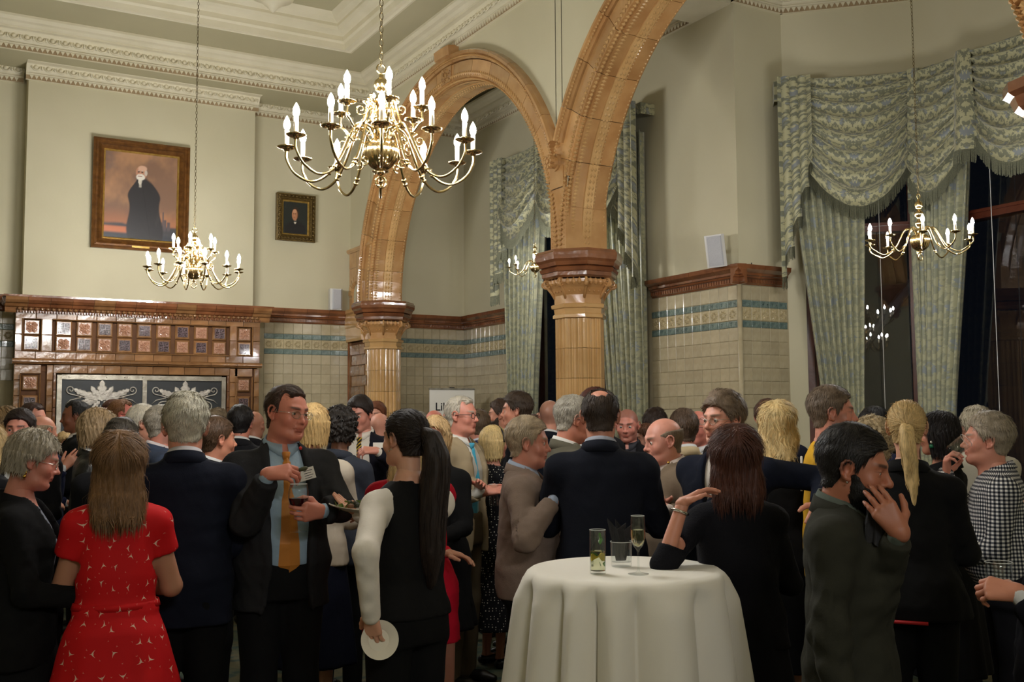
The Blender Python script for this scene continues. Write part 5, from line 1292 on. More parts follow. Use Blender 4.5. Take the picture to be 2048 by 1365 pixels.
        yf = np.interp(F.ax[2], [-.3, -.15, -.05, .0, .035, .06, .08], [-.05, -.02, .010, .028, .048, .074, .2])[None, None, :]
        F.f = d.astype(np.float32); F.cut((Y-yf)*.8, .005)
    elif style == 'tight':     # hair combed back to a tail
        d = shell(.008, .004); th = np.arctan2(X, Z-.02); rr_ = np.sqrt(X**2+(Z-.03)**2)
        d = Field.smin(d, np.maximum(np.sqrt(X**2+(Y+.035)**2)-.06, np.abs(Z+.03)-.04), .02)+.0016*np.sin(40*th)*sm(.02, .05, rr_)
        h = hairline(F.ax[1])[None, :, None]; g = (h-Z)*.7; ear = .020-np.sqrt(((np.abs(X)-.082)*.5)**2+(Y+.004)**2+((Z+.004)*.72)**2); g = np.maximum(g, ear)
        F.f = d.astype(np.float32); F.cut(g, .004)
    V, Q = F.mesh()
    if vox < .005: n_, l_, w_ = {'long': (7500, .085, .0011), 'wavy': (5500, .06, .0014), 'bob': (5500, .05, .0012), 'buzz': (1500, .007, .0006), 'bald': (1400, .016, .0010), 'tight': (3000, .05, .0012), 'curly': (3600, .022, .0016), 'bigcurl': (3800, .028, .0018)}.get(style, (3400, .030, .0014))
    else: n_, l_, w_ = {'long': (1500, .08, .003), 'wavy': (1500, .06, .003), 'buzz': (300, .008, .001), 'bald': (350, .018, .0018), 'curly': (1200, .022, .003)}.get(style, (1000, .034, .0026))
    V, Q = strands(V, Q, 'ponytail' if style == 'tight' else style, n_, l_, w_, seed)
    _hair[key] = (V, Q); return _hair[key]
def strands(V, Q, style, n, ln, wd, seed=0, ctr=(0, -.014, .02)):
    """thin tapering locks laid along the hair's growth"""
    r = np.random.default_rng(seed+7); A, B, C, D = [V[Q[:, i]] for i in range(4)]; P = (A+B+C+D)/4; N = np.cross(C-A, D-B); nl = np.linalg.norm(N, axis=1)+1e-12; N = N/nl[:, None]
    c0 = np.array(ctr); outw = np.einsum('ij,ij->i', N, np.stack([P[:, 0], P[:, 1]-c0[1], np.where(P[:, 2] > 0, P[:, 2], 0)], 1)) > .01
    ids = np.nonzero(outw)[0]
    if len(ids) == 0: return V, Q
    if style == 'thinning': ids = ids[np.linalg.norm(P[ids]-np.array([0, -.062, .112]), axis=1) > .043]
    w_ = nl[ids]/nl[ids].sum(); pick = ids[r.choice(len(ids), n, p=w_)]; p = P[pick]+r.normal(0, .0015, (n, 3)); nr = N[pick]
    def flow(p):
        if style in ('long', 'wavy', 'bob', 'shaggy', 'pixie', 'bigcurl'):
            d = np.stack([p[:, 0]*7+np.sign(p[:, 0])*.35, p[:, 1]*2+.15, np.full(len(p), -.5)], 1); up_ = sm(.0, .09, p[:, 2])[:, None]; dn = np.tile(np.array([0, 0, -1.0]), (len(p), 1)); d = d*up_+dn*(1-up_)
            if style == 'wavy': d[:, 0] += .55*np.sin(p[:, 2]*55+p[:, 0]*30)
        elif style == 'ponytail': d = np.array([0, -.125, .015])-p
        elif style in ('receding', 'thinning', 'tousled', 'neat', 'short', 'buzz', 'bald'):
            d = p-np.array([.02, -.03, .16]); d /= np.linalg.norm(d, axis=1)[:, None]; d[:, 1] -= .35; fr = (sm(-.01, .045, p[:, 1])*sm(.035, .065, p[:, 2]))[:, None]; d = d*(1-fr)+np.array([.75, -.55, .12])*fr
        else: d = p-np.array([.015, -.05, .15]); d[:, 2] -= .02
        return d/(np.linalg.norm(d, axis=1)[:, None]+1e-9)
    rn = .12 if style in ('long', 'ponytail', 'bob', 'neat') else .28
    if 'cur' in style: rn = 1.2
    d = flow(p)+r.normal(0, rn, (n, 3)); d -= nr*np.einsum('ij,ij->i', d, nr)[:, None]; d /= np.linalg.norm(d, axis=1)[:, None]+1e-9
    l = ln*r.uniform(.5, 1.15, (n, 1))
    if style in ('short', 'neat', 'tousled', 'receding', 'thinning', 'bald'): l = l*(.35+.65*sm(-.05, .05, p[:, 2]))[:, None]
    lift = (.045 if rn < .2 else .16)*r.uniform(0, 1, (n, 1))
    p1 = p+d*l*.5+nr*l*lift*.5; d2 = flow(p1)*.7+d*.6+r.normal(0, rn*.5, (n, 3)); nn = p1-c0; nn[:, 2] = np.where(p1[:, 2] < 0, 0, nn[:, 2]); nn /= np.linalg.norm(nn, axis=1)[:, None]+1e-9
    d2 -= nn*np.einsum('ij,ij->i', d2, nn)[:, None]*.9; d2 /= np.linalg.norm(d2, axis=1)[:, None]+1e-9; p2 = p1+d2*l*.5-nn*l*.04
    sd = np.cross(d, nr); sd /= np.linalg.norm(sd, axis=1)[:, None]+1e-9; ww = wd*r.uniform(.6, 1.3, (n, 1)); p0 = p-nr*.0015
    VV = np.stack([p0-sd*ww, p0+sd*ww, p1-sd*ww, p1+sd*ww, p2-sd*ww*.15, p2+sd*ww*.15, p1+nr*ww*.8], 1).reshape(-1, 3); b = (np.arange(n)*7)[:, None]+len(V)
    QQ = np.concatenate([b+np.array([0, 1, 3, 2]), b+np.array([2, 3, 5, 4])]).astype(np.int32)
    return np.concatenate([V, VV]), np.concatenate([Q, QQ])
def beard_geo(vox, full=True):
    key = ('beard', vox, full)
    if key in _hair: return _hair[key]
    F = Field((-.10, -.06, -.16), (.10, .13, .03), vox); t = .010
    F.ell((0, .024, -.012), (.0635+t*.6, .064+t*.3, .080+t), .03); F.ell((0, .030, -.072), (.052+t, .055+t, .044+t), .03); F.ell((0, .068, -.1), (.026+t*.5, .02+t, .02+t), .025)
    F.ell((0, .080, -.050), (.027, .014, .010), .008)
    X, Y, Z = F.full(); top = np.interp(F.ax[1], [-.02, .02, .05, .07, .09], [.0, -.012, -.045, -.047, -.044])[None, :, None]
    g = np.maximum((Z-top)*.8, (.0+-.004-Y)*1.0-.0); g = np.maximum(g, .0085-np.sqrt((X*.36)**2+(Z+.064)**2+((Y-.09)*.25)**2))
    F.f = F.f+(.0012*np.sin(150*X+60*Z)*np.sin(130*Z)).astype(np.float32)
    F.cut(g, .004); V, Q = F.mesh(); V, Q = strands(V, Q, 'beardy', 2200 if vox < .005 else 500, .013, .0009, 3, (0, .02, -.04)); _hair[key] = (V, Q); return _hair[key]
# ------------------------------------------------------------ hands (right hand: wrist at origin, fingers +x, palm facing -z, thumb towards +y)
_hand = {}
def hand_geo(pose, vox, stub=-.07):
    key = (pose, vox, stub)
    if key in _hand: return _hand[key]
    curl = {'relax': (.25, .35, .3), 'grip': (.75, .95, .6), 'pinch': (.85, .7, .35), 'flat': (.08, .1, .08), 'fist': (1.2, 1.3, .8), 'spread': (.15, .2, .15)}[pose]
    F = Field((-.07, -.075, -.14), (.21, .10, .06), vox)
    F.cone((stub, 0, 0), (0, 0, 0), .0265 if stub < -.05 else .0235, .0245, .01)
    for y0, y1, x1 in ((-.012, -.030, .074), (-.005, -.010, .082), (.004, .011, .083), (.012, .030, .078)): F.cone((0, y0, -.002), (x1, y1, -.003), .018, .0125, .014)
    lens = ((-.031, .072, (.030, .019, .016)), (-.011, .082, (.038, .025, .019)), (.011, .084, (.042, .027, .020)), (.031, .078, (.037, .023, .018)))
    for i, (y, x, ls) in enumerate(lens):
        p = np.array([x, y, -.003]); a = 0; sp = (y*1.6 if pose in ('spread',) else y*.6); c = [curl[0]*(1.0+.10*(1.5-i)*.3), curl[1], curl[2]]
        if pose == 'pinch' and i == 3: c = [.65, .75, .3]
        for k in range(3):
            a += c[k]; d = np.array([math.cos(a)*math.cos(sp), math.sin(sp), -math.sin(a)]); q = p+d*ls[k]
            F.cone(p, q, (.0098, .0088, .0078)[k]*(1.0 if i else .88), (.0088, .0078, .0066)[k]*(1.0 if i else .88), .0035); p = q
    th = {'relax': ((.5, .75, -.35), (.85, .45, -.3), (.95, .3, -.2)), 'grip': ((.45, .70, -.6), (.8, .1, -.6), (.75, -.35, -.6)), 'pinch': ((.6, .55, -.6), (.9, .1, -.45), (.9, -.1, -.3)),
          'flat': ((.6, .8, -.1), (.9, .45, -.05), (1, .3, 0)), 'fist': ((.5, .6, -.6), (.7, -.2, -.6), (.5, -.7, -.4)), 'spread': ((.5, .85, -.2), (.7, .7, -.1), (.8, .6, 0))}[pose]
    p = np.array([.014, .018, -.006])
    for k, (d, l, r1, r2) in enumerate(zip(th, (.040, .032, .026), (.0165, .0118, .0100), (.0122, .0102, .0082))):
        d = np.array(d); d = d/np.linalg.norm(d); q = p+d*l; F.cone(p, q, r1, r2, .007); p = q
    V, Q = F.mesh(); _hand[key] = (V, Q); return _hand[key]
# ------------------------------------------------------------ materials
_pm = {}
def lens_mat():
    if 'lens' in _pm: return _pm['lens']
    m = bpy.data.materials.new('spectacle_lens'); m.use_nodes = True; t = m.node_tree; t.nodes.clear(); o = t.nodes.new('ShaderNodeOutputMaterial'); mx = t.nodes.new('ShaderNodeMixShader'); tr = t.nodes.new('ShaderNodeBsdfTransparent'); gl = t.nodes.new('ShaderNodeBsdfGlossy'); fr = t.nodes.new('ShaderNodeFresnel')
    gl.inputs['Roughness'].default_value = .02; tr.inputs[0].default_value = (.96, .97, .96, 1); mx.inputs[0].default_value = .07; t.links.new(tr.outputs[0], mx.inputs[1]); t.links.new(gl.outputs[0], mx.inputs[2]); t.links.new(mx.outputs[0], o.inputs[0]); _pm['lens'] = m; return m
def skin_mat():
    if 'skin' in _pm: return _pm['skin']
    t = NT('skin'); c = t.n('ShaderNodeVertexColor', layer_name='Col'); v = t.coord('Object'); n = t.noise(v, 55, 4)
    cc = t.mix(t.math('MULTIPLY', n, .10), c.outputs[0], (.30, .10, .07, 1)); t.bump(t.noise(v, 260, 3), .10, .002)
    t.out(Base_Color=cc, Roughness=.48, Subsurface_Weight=.12, Subsurface_Scale=.02); t.b.inputs['Subsurface Radius'].default_value = (1, .35, .2)
    _pm['skin'] = t.m; return t.m
def hair_mat(c):
    k = ('hair',)+tuple(c)
    if k in _pm: return _pm[k]
    t = NT('hair_%d_%d_%d' % tuple(c)); v = t.coord('Object', (1, 1, .12)); n = t.noise(v, 190, 3, .65); n2 = t.noise(t.coord('Object'), 16, 3)
    base = lin(*c); dk = mul(base, .62); lt = (min(1, base[0]*1.28), min(1, base[1]*1.25), min(1, base[2]*1.22), 1)
    f = t.math('MULTIPLY_ADD', n2, .35, t.math('MULTIPLY', n, .65)); col = t.ramp(f, [(.36, dk), (.5, base), (.66, lt)])
    t.bump(n, .55, .004); t.out(Base_Color=col, Roughness=.55, Specular_IOR_Level=.35); _pm[k] = t.m; return t.m
def cloth_mat(c, kind='wool'):
    k = (kind,)+tuple(c)
    if k in _pm: return _pm[k]
    t = NT('%s_%d_%d_%d' % ((kind,)+tuple(c))); base = lin(*c); v = t.coord('Object'); n = t.noise(v, 6, 3); fine = t.noise(v, 380, 2)
    col = t.mix(t.math('MULTIPLY', n, .35), base, mul(base, .72)); rough = .9; sheen = .0
    if kind in ('wool', 'linen'): col = t.mix(t.math('MULTIPLY', fine, .45), col, mul(base, 1.25 if max(base) < .6 else .9)); t.bump(t.math('MULTIPLY_ADD', fine, .3, t.noise(v, 14, 3, .6)), .35 if kind == 'wool' else .6, .006)
    elif kind == 'cotton': rough = .8; t.bump(t.noise(v, 16, 3, .6), .45, .008)
    elif kind == 'knit': t.bump(t.noise(v, 160, 2), .6, .004)
    elif kind == 'leather': rough = .38; t.bump(t.noise(v, 22, 4, .7), .6, .01)
    elif kind == 'silk': rough = .45; sheen = .2; t.bump(t.noise(v, 500, 1), .15, .002)
    elif kind == 'dots':
        vo = t.n('ShaderNodeTexVoronoi'); t.set(vo.inputs['Vector'], v); vo.inputs['Scale'].default_value = 62; vo.inputs['Randomness'].default_value = .15
        m_ = t.math('LESS_THAN', vo.outputs['Distance'], .22); col = t.mix(m_, base, lin(206, 200, 186)); t.bump(t.noise(v, 16, 3), .3, .008)
    elif kind == 'gingham':
        sp = t.n('ShaderNodeSeparateXYZ'); t.set(sp.inputs[0], t.n('ShaderNodeTexCoord').outputs['UV']); S = 60
        f1 = t.math('LESS_THAN', t.math('FRACT', t.math('MULTIPLY', sp.outputs[0], S)), .5); f2 = t.math('LESS_THAN', t.math('FRACT', t.math('MULTIPLY', sp.outputs[1], S)), .5)
        s_ = t.math('MULTIPLY', t.math('ADD', f1, f2), .5); col = t.ramp(s_, [(0.0, lin(214, 212, 206)), (.5, lin(96, 98, 104)), (1.0, lin(20, 22, 28))]); col.node.color_ramp.interpolation = 'LINEAR'; t.bump(t.noise(v, 13, 3), .35, .01)
    elif kind == 'stripe':
        sp = t.n('ShaderNodeSeparateXYZ'); t.set(sp.inputs[0], v); q = t.math('FRACT', t.math('MULTIPLY', t.math('ADD', sp.outputs[0], sp.outputs[2]), 38)); col = t.mix(t.math('LESS_THAN', q, .42), base, lin(196, 160, 52)); rough = .5
    elif kind == 'birds':
        uv = t.n('ShaderNodeTexCoord').outputs['UV']; col = t.mix(t.math('MULTIPLY', n, .25), base, mul(base, .75)); 
        def birds(sc, seed, size, colr):
            mp = t.n('ShaderNodeMapping'); t.set(mp.inputs[0], uv); mp.inputs[3].default_value = (sc, sc, 1); mp.inputs[1].default_value = (seed, seed*1.7, 0)
            vo = t.n('ShaderNodeTexVoronoi'); vo.voronoi_dimensions = '2D'; t.set(vo.inputs['Vector'], mp.outputs[0]); vo.inputs['Scale'].default_value = 1; vo.inputs['Randomness'].default_value = .8
            sub = t.n('ShaderNodeVectorMath'); sub.operation = 'SUBTRACT'; t.set(sub.inputs[0], mp.outputs[0]); t.set(sub.inputs[1], vo.outputs['Position'])
            ro = t.n('ShaderNodeVectorRotate'); ro.rotation_type = 'Z_AXIS'; t.set(ro.inputs['Vector'], sub.outputs[0]); sc_ = t.n('ShaderNodeSeparateColor'); t.set(sc_.inputs[0], vo.outputs['Color']); t.set(ro.inputs['Angle'], t.math('MULTIPLY', sc_.outputs[0], 6.28))
            s2 = t.n('ShaderNodeSeparateXYZ'); t.set(s2.inputs[0], ro.outputs[0]); x_ = t.math('ABSOLUTE', s2.outputs[0]); y_ = s2.outputs[1]
            L_ = size; wing = t.math('LESS_THAN', t.math('ABSOLUTE', t.math('SUBTRACT', y_, t.math('MULTIPLY', t.math('POWER', t.math('DIVIDE', x_, L_), 1.7), L_*.75))), t.math('MULTIPLY', t.math('SUBTRACT', L_, x_), .26))
            body = t.math('LESS_THAN', t.math('ADD', t.math('MULTIPLY', x_, 6), t.math('ABSOLUTE', t.math('ADD', y_, L_*.15))), L_*.6)
            return t.math('MAXIMUM', wing, body)
        col = t.mix(birds(13.5, 0.3, .19, None), col, lin(222, 190, 168)); col = t.mix(birds(19, 5.1, .085, None), col, lin(206, 140, 122)); rough = .7; t.bump(t.noise(v, 12, 3), .25, .008)
    elif kind == 'print':
        col = t.ramp(t.noise(v, 60, 3), [(.45, base), (.52, lin(206, 204, 196))]); 
    t.out(Base_Color=col, Roughness=rough, Sheen_Weight=sheen, Specular_IOR_Level=.5 if kind in ('leather', 'silk') else .18); _pm[k] = t.m; return t.m
# ------------------------------------------------------------ builder
def two_bone(S, W, l1, l2, pole):
    S, W, pole = map(np.array, (S, W, pole)); d = W-S; D = np.linalg.norm(d); D2 = min(D, (l1+l2)*.995); u = d/max(D, 1e-6); W = S+u*D2
    a = (l1*l1-l2*l2+D2*D2)/(2*D2); h = math.sqrt(max(0, l1*l1-a*a)); p = pole-u*(pole @ u); p = p/max(np.linalg.norm(p), 1e-6); return S+u*a+p*h, W
ARM = {  # wrist target for the right side, in units of body height/1.75 ; +y is forward, x mirrored for the left
    'down': (.27, .03, .83), 'front': (.13, .30, 1.06), 'hold': (.17, .34, 1.16), 'high': (.13, .33, 1.30), 'cross': (-.06, .27, 1.13), 'pocket': (.24, .06, .93), 'hip': (.24, .0, 1.0)}
def place_dir(u, v, d, phi):
    P = at(u, v, d); f = np.array([P[0], P[1]]); f /= np.linalg.norm(f); r = np.array([f[1], -f[0]]); a = math.radians(phi)
    return -f*math.cos(a)+r*math.sin(a)
PEOPLE = []
def person(u, v, d, phi, label, sex='m', hd=0, pitch=0, roll=0, hair='short', hc=(60, 45, 34), skin=(196, 142, 116), top='jacket', tc=(26, 28, 36), bottom='trousers', bc=None, shirt=(214, 214, 214), tie=None, tiekind='silk',
           arms=('front', 'front'), hands=('relax', 'relax'), build=1.0, lean=0.0, age=0, nose=1.0, jaw=1.0, glasses=None, beard=None, brow=None, L=.3, hs=1.0, topkind='wool', zcrop=None, wr=None, hrot=(None, None), extra=None, hem=None, seed=None, up=None, shoes=(18, 16, 15), neck=0):
    """u, v : pixel of the crown of the head; d : distance along the optical axis; phi : way the body faces (0 camera, 90 picture right, 180 away)"""
    seed = len(PEOPLE) if seed is None else seed; f = sex == 'f'
    near = d < 5.6; mid = d < 7.9
    hv = .0034 if d < 3.6 else (.0042 if near else (.006 if mid else .0085)); bv = .011 if near else (.015 if mid else .022); hrv = .0042 if near else (.006 if mid else .009)
    P = at(u, v, d); ht = P[2]; s = ht/1.75; hs = hs*(.93 if f else 1.0)*(.5+.5*min(1.04, max(.94, s)))
    fd = place_dir(u, v, d, phi); rz = math.atan2(-fd[0], fd[1])
    root = empty('person', (P[0], P[1], 0), rz, label, 'person')
    # keep the crown at the pixel although the torso leans: shift by the lean
    zsh = (1.43 if not f else 1.41)*s; sw = (.180 if not f else .158)*s*(.85+.15*build); b = build
    hc_ = np.array([0, .012*s+lean*(ht-.9*s), ht-.118*hs])                         # head centre, local
    off = -Vector((0, hc_[1]-.0, 0)); 
    Rz = Matrix.Rotation(rz, 3, 'Z'); o_ = Rz @ Vector((0, -(hc_[1]-.0), 0)); root.location = (P[0]+o_.x, P[1]+o_.y, 0)
    def shear(V):
        V = V.copy(); V[:, 1] += lean*np.maximum(0, V[:, 2]-.9*s)
        return V
    # arms
    Sh = {1: np.array([sw, -.012*s, zsh-.03*s]), -1: np.array([-sw, -.012*s, zsh-.03*s])}; El, Wr = {}, {}
    l1, l2 = .295*s, .255*s
    Minv = (Matrix.Translation(root.location) @ Matrix.Rotation(rz, 4, 'Z')).inverted()
    def toloc(p): q = np.array(Minv @ Vector(p)); q[1] -= lean*max(0, q[2]-.9*s); return q
    for k, sd in ((0, 1), (1, -1)):
        a = arms[k]; pole = np.array([sd*.5, -.6, -.8])
        if isinstance(a, str): W0 = np.array(ARM[a])*s; W0[0] *= sd
        else:
            W0 = toloc(at(*a[:3])); 
            if len(a) > 3: pole = np.array(a[3], float)
        El[sd], Wr[sd] = two_bone(Sh[sd], W0, l1, l2, pole)
    armsdir = {sd: (Wr[sd]-El[sd])/np.linalg.norm(Wr[sd]-El[sd]) for sd in (1, -1)}
    # ---- torso profile
    if not f: Z = [.80, .90, 1.0, 1.10, 1.20, 1.30, 1.38, 1.43, 1.47, 1.50]; A = [.165, .170, .160*b, .155*b, .168, .180, .177, .152, .098, .060]; B = [.110, .122, .118*b**1.8, .118*b**1.8, .122*b, .125, .112, .095, .075, .058]; CY = [0, 0, .012*(b-1)*8, .014*(b-1)*8, .01, .008, -.002, -.010, -.016, -.018]
    else: Z = [.80, .90, 1.0, 1.08, 1.17, 1.27, 1.35, 1.41, 1.45, 1.48]; A = [.172*b, .178*b, .158*b, .135*b, .142*b, .155, .150, .135, .095, .052]; B = [.115, .122*b, .112*b, .098*b, .110*b, .128, .108, .085, .066, .05]; CY = [-.01, -.01, 0, .0, .006, .022, .008, -.008, -.014, -.018]
    Z = np.array(Z)*s; A = np.array(A)*s; B = np.array(B)*s; CY = np.array(CY)*s
    def arms_into(F, r, k=.03, upto='wrist', grow=0.0, part=(1, -1)):
        for sd in part:
            F.cone(Sh[sd]*np.array([.80, 1, 1.0]), Sh[sd]+np.array([0, 0, -.015*s]), r[0]*1.05, r[0]*1.08, .04); F.cone(Sh[sd], El[sd], r[0], r[1], k)
            if upto == 'wrist': F.cone(El[sd], Wr[sd], r[1], r[2], .02)
            elif upto == 'mid': F.cone(El[sd], El[sd]*.45+Wr[sd]*.55, r[1], r[2], .02)
            elif upto == 'short': pass
    def bbox(pad=.1, z0=-.02, z1=None):
        pts = np.array([Sh[1], Sh[-1], El[1], El[-1], Wr[1], Wr[-1], (-.2*b*s, -.2*b*s, 0), (.2*b*s, .24*b*s, 0)]); lo = pts.min(0)-pad; hi = pts.max(0)+pad; lo[2] = z0; hi[2] = max(hi[2], (z1 or zsh+.12)); return lo, hi
    skl = np.array(lin(*skin)[:3])
    # ---- body (skin): head + neck + torso + limbs + hands in one mesh
    VV, QQ, CC = [], [], []; nb = 0
    def addp(V, Q, C):
        nonlocal nb
        VV.append(V); QQ.append(Q+nb); CC.append(C); nb += len(V)
    V, Q, mk = head_geo(sex, hv, nose, jaw, age); r_ = np.random.default_rng(seed+50)
    V = V*hs; V = V*(1+r_.uniform(-.025, .025, 3)); C = np.tile(skl, (len(V), 1))
    red = np.array([min(1, skl[0]*1.08), skl[1]*.62, skl[2]*.60]); C += (red-C)*np.clip(mk['cheek'], 0, 1)[:, None]*.26; C += (np.array([skl[0]*.72, skl[1]*.38, skl[2]*.36])-C)*mk['lip'][:, None]*(.85 if f else .55)
    br = np.array(lin(*(brow or hc))[:3])*.75; C += (br-C)*(mk['brow']*.85)[:, None]; C += (skl*.30-C)*(mk['lid']*.75)[:, None]
    x_, y_, z_ = (V/hs).T; ml_ = np.clip(1.3*np.exp(-((x_/.022)**4+((z_+.0637)/.0016)**4)), 0, 1)*(y_ > .07); C += (skl*np.array([.35, .2, .2])-C)*(ml_*.75)[:, None]
    if beard == 'stubble': C += (np.array(lin(*hc)[:3])*.5+skl*.2-C)*(mk['beard']*.40)[:, None]
    if hair not in ('bald', 'none', 'thinning'): C += (np.array(lin(*hc)[:3])*.6-C)*(mk['scalp']*(.0 if hair == 'receding' else .55)*(V[:, 1] < .07))[:, None]
    eul = Euler((math.radians(-pitch), math.radians(roll), math.radians(-hd)), 'YXZ' if False else 'XYZ'); RH = np.array(Matrix.Rotation(math.radians(hd), 3, 'Z') @ Matrix.Rotation(math.radians(-pitch), 3, 'X') @ Matrix.Rotation(math.radians(roll), 3, 'Y'))
    piv = np.array([0, -.02, -.11])*hs
    HT = lambda V: (V-piv) @ RH.T+piv+hc_
    addp(HT(V), Q, C)
    bare_arm = top in ('dress_short', 'tshirt', 'sweater34', 'tunic_short'); z1n = ht-.20*hs
    F = Field(*bbox(.09, .04 if bottom in ('none', 'skirt') else .4*s, z1n+.05), .0095 if (bare_arm and near) else bv*1.25)
    sk = .80 if not f else .74
    F.loft(np.maximum(Z, .9*s)[1:], (A*.86)[1:], (B*.84)[1:], None, CY[1:], .02)
    nk0 = np.array([0, -.014*s, zsh+.02*s]); F.cone(nk0, (0, hc_[1]-lean*(z1n-.9*s)-.022, z1n-.0), .058*s*sk*1.15, (.052 if not f else .044)*hs, .05)
    for sd in (1, -1):
        ra = (.042, .034, .025) if not f else (.038, .032, .022)
        if bare_arm: ra = (.036, .035, .026) if top == 'sweater34' else (.047, .040, .027) if not f else ((.052, .045, .026) if b > 1.05 else (.042, .036, .023))
        F.cone(Sh[sd]*np.array([.85, 1, 1]), El[sd], ra[0]*s, ra[1]*s, .03); F.cone(El[sd], Wr[sd], ra[1]*s*1.02, ra[2]*s, .015)
        if bottom in ('skirt', 'none'):
            F.cone((sd*.085*s, 0, .86*s), (sd*.08*s, .01, .50*s), .08*s, .055*s, .03); F.cone((sd*.08*s, .01, .50*s), (sd*.08*s, -.01, .09*s), .052*s, .032*s, .02); F.cone((sd*.08*s, -.02, .05*s), (sd*.09*s, .12*s, .035*s), .034*s, .026*s, .02)
    V, Q = F.mesh(); C = np.tile(skl*.98, (len(V), 1)); addp(shear(V), Q, C)
    handinfo = {}
    for k, sd in ((0, 1), (1, -1)):
        if hands[k] is None: continue
        Vh, Qh = hand_geo(hands[k], .0036 if d < 4.9 else (.0055 if near else .008), -.012 if (wr and wr[k] is not None) else -.07); Vh = Vh*(.98 if not f else .88)*(.5+.5*s)
        if sd == -1: Vh = Vh*np.array([1, -1, 1]); Qh = Qh[:, ::-1]
        x = armsdir[sd]; pn = hrot[k]     # direction the palm faces, local
        if pn is None: pn = np.array([-sd*.9, .0, -.3]) if isinstance(arms[k], str) and arms[k] in ('down', 'pocket', 'hip') else np.array([-sd*.55, -.2, -.6])
        pn = np.array(pn, float)
        if len(pn) == 4: # explicit finger direction handled through bend
            pn = pn[:3]
        xd = x
        if wr and wr[k] is not None: xd = np.array(wr[k], float); xd /= np.linalg.norm(xd)
        zax = -(pn-xd*(pn @ xd)); zax /= np.linalg.norm(zax); yax = np.cross(zax, xd)
        RM = np.stack([xd, yax, zax], 1); Vw = Vh @ RM.T+Wr[sd]; addp(shear(Vw), Qh, np.tile(skl*.97, (len(Vw), 1))); handinfo[sd] = (Wr[sd]+xd*.085*s-zax*.0, xd, yax, zax)
    V = np.concatenate(VV); Q = np.concatenate(QQ); C = np.concatenate(CC)
    me = newmesh('body', V, Q, True); ca = me.color_attributes.new('Col', 'FLOAT_COLOR', 'POINT'); ca.data.foreach_set('color', np.concatenate([C, np.ones((len(C), 1))], 1).astype(np.float32).ravel())
    body = link('body', me, skin_mat(), root)
    def part(name, V, Q, mat, sh=True, parent=None, smooth=True):
        if len(Q) == 0: return None
        me = newmesh(name, shear(V) if sh else V, Q, smooth); return link(name, me, mat, parent or root)
    # ---- eyes
    if mid and abs(((phi+hd+180) % 360)-180) < 125:
        m = MB(); 
        for sd in (-1, 1): m.lathe([(0, -.0122), (.0062, -.0105), (.0105, -.0062), (.0122, 0), (.0105, .0062), (.0062, .0105), (0, .0122)], 14)
        Ve = np.array(m.v); h_ = len(Ve)//2; Ve = Ve[:, [0, 2, 1]]; Ve[:h_, 0] -= .0315; Ve[h_:, 0] += .0315; Ve[:, 1] += .0712; me = newmesh('eyes', HT(Ve*hs), [f_[::-1] for f_ in m.f], True); 
        if 'eye' not in _pm:
            _pm['eye'] = plain('eye_white', lin(206, 192, 182), .2); _pm['iris'] = plain('iris', lin(52, 44, 40), .1)
        eo = link('eyes', me, _pm['eye'], root); me.materials.append(_pm['iris']); rows = 6; ids = np.zeros(len(me.polygons), np.int32)
        cen = Ve; 
        for i_, p_ in enumerate(m.f):
            c_ = np.mean([Ve[q_] for q_ in p_], 0); ids[i_] = 1 if c_[1] > .0712+.0098 else 0
        me.polygons.foreach_set('material_index', ids)
    # ---- hair, beard
    if hair not in ('none', 'buzz'):
        st = {'ponytail': 'tight'}.get(hair, hair); V, Q = hair_geo(st, hrv, L, seed % 3 if st in ('long', 'wavy') else 0); V = HT(V*hs*1.005)
        hm = hair_mat(hc); ho = part('hair', V, Q, hm, False)
    if beard == 'full': V, Q = beard_geo(hrv); part('beard', HT(V*hs), Q, hair_mat(tuple(int(c*.8) for c in hc)), False)
    if beard == 'moustache':
        m = MB().tube([(-.026, .083, -.056), (-.013, .092, -.051), (0, .095, -.049), (.013, .092, -.051), (.026, .083, -.056)], [.003, .006, .005, .006, .003], 8); part('moustache', HT(np.array(m.v)*hs), [tuple(q) for q in m.f], hair_mat(tuple(int(c*.8) for c in hc)), False)
    if glasses is not None:
        m = MB(); g = glasses
        for sd in (-1, 1):
            m.tube([(sd*.033+.0225*math.cos(a)*(1 if True else 1), .096-.10*abs(.0225*math.cos(a)+.033-.02)*.6, -.003+.0165*math.sin(a)) for a in np.linspace(0, 2*math.pi, 18, endpoint=False)], .0011 if g == 'wire' else .0019, 6, closed=True)
            m.tube([(sd*.055, .093, .002), (sd*.072, .078, .004), (sd*.0815, .03, .004), (sd*.0825, -.005, .0)], .0011 if g == 'wire' else .002, 6)
        m.tube([(-.0115, .098, .0), (0, .101, .003), (.0115, .098, .0)], .0011 if g == 'wire' else .0018, 6)
        go = part('glasses', HT(np.array(m.v)*hs), [tuple(q) for q in m.f], M['metal'] if g == 'wire' else plain_c((24, 20, 20), .3), False)
        if near:
            for sd in (-1, 1):
                lm = MB(); lm.lathe([(0, -.0005), (.0215, -.0004), (.0215, .0004), (0, .0005)], 16); Vl = np.array(lm.v)[:, [0, 2, 1]]*np.array([1, 1, .74]); Vl[:, 0] += sd*.033; Vl[:, 1] += .0955; Vl[:, 2] -= .003
                part('lens', HT(Vl*hs), [tuple(q)[::-1] for q in lm.f], lens_mat(), False, go)
    # ---- clothes
    tm = cloth_mat(tc, topkind); near_v = bv
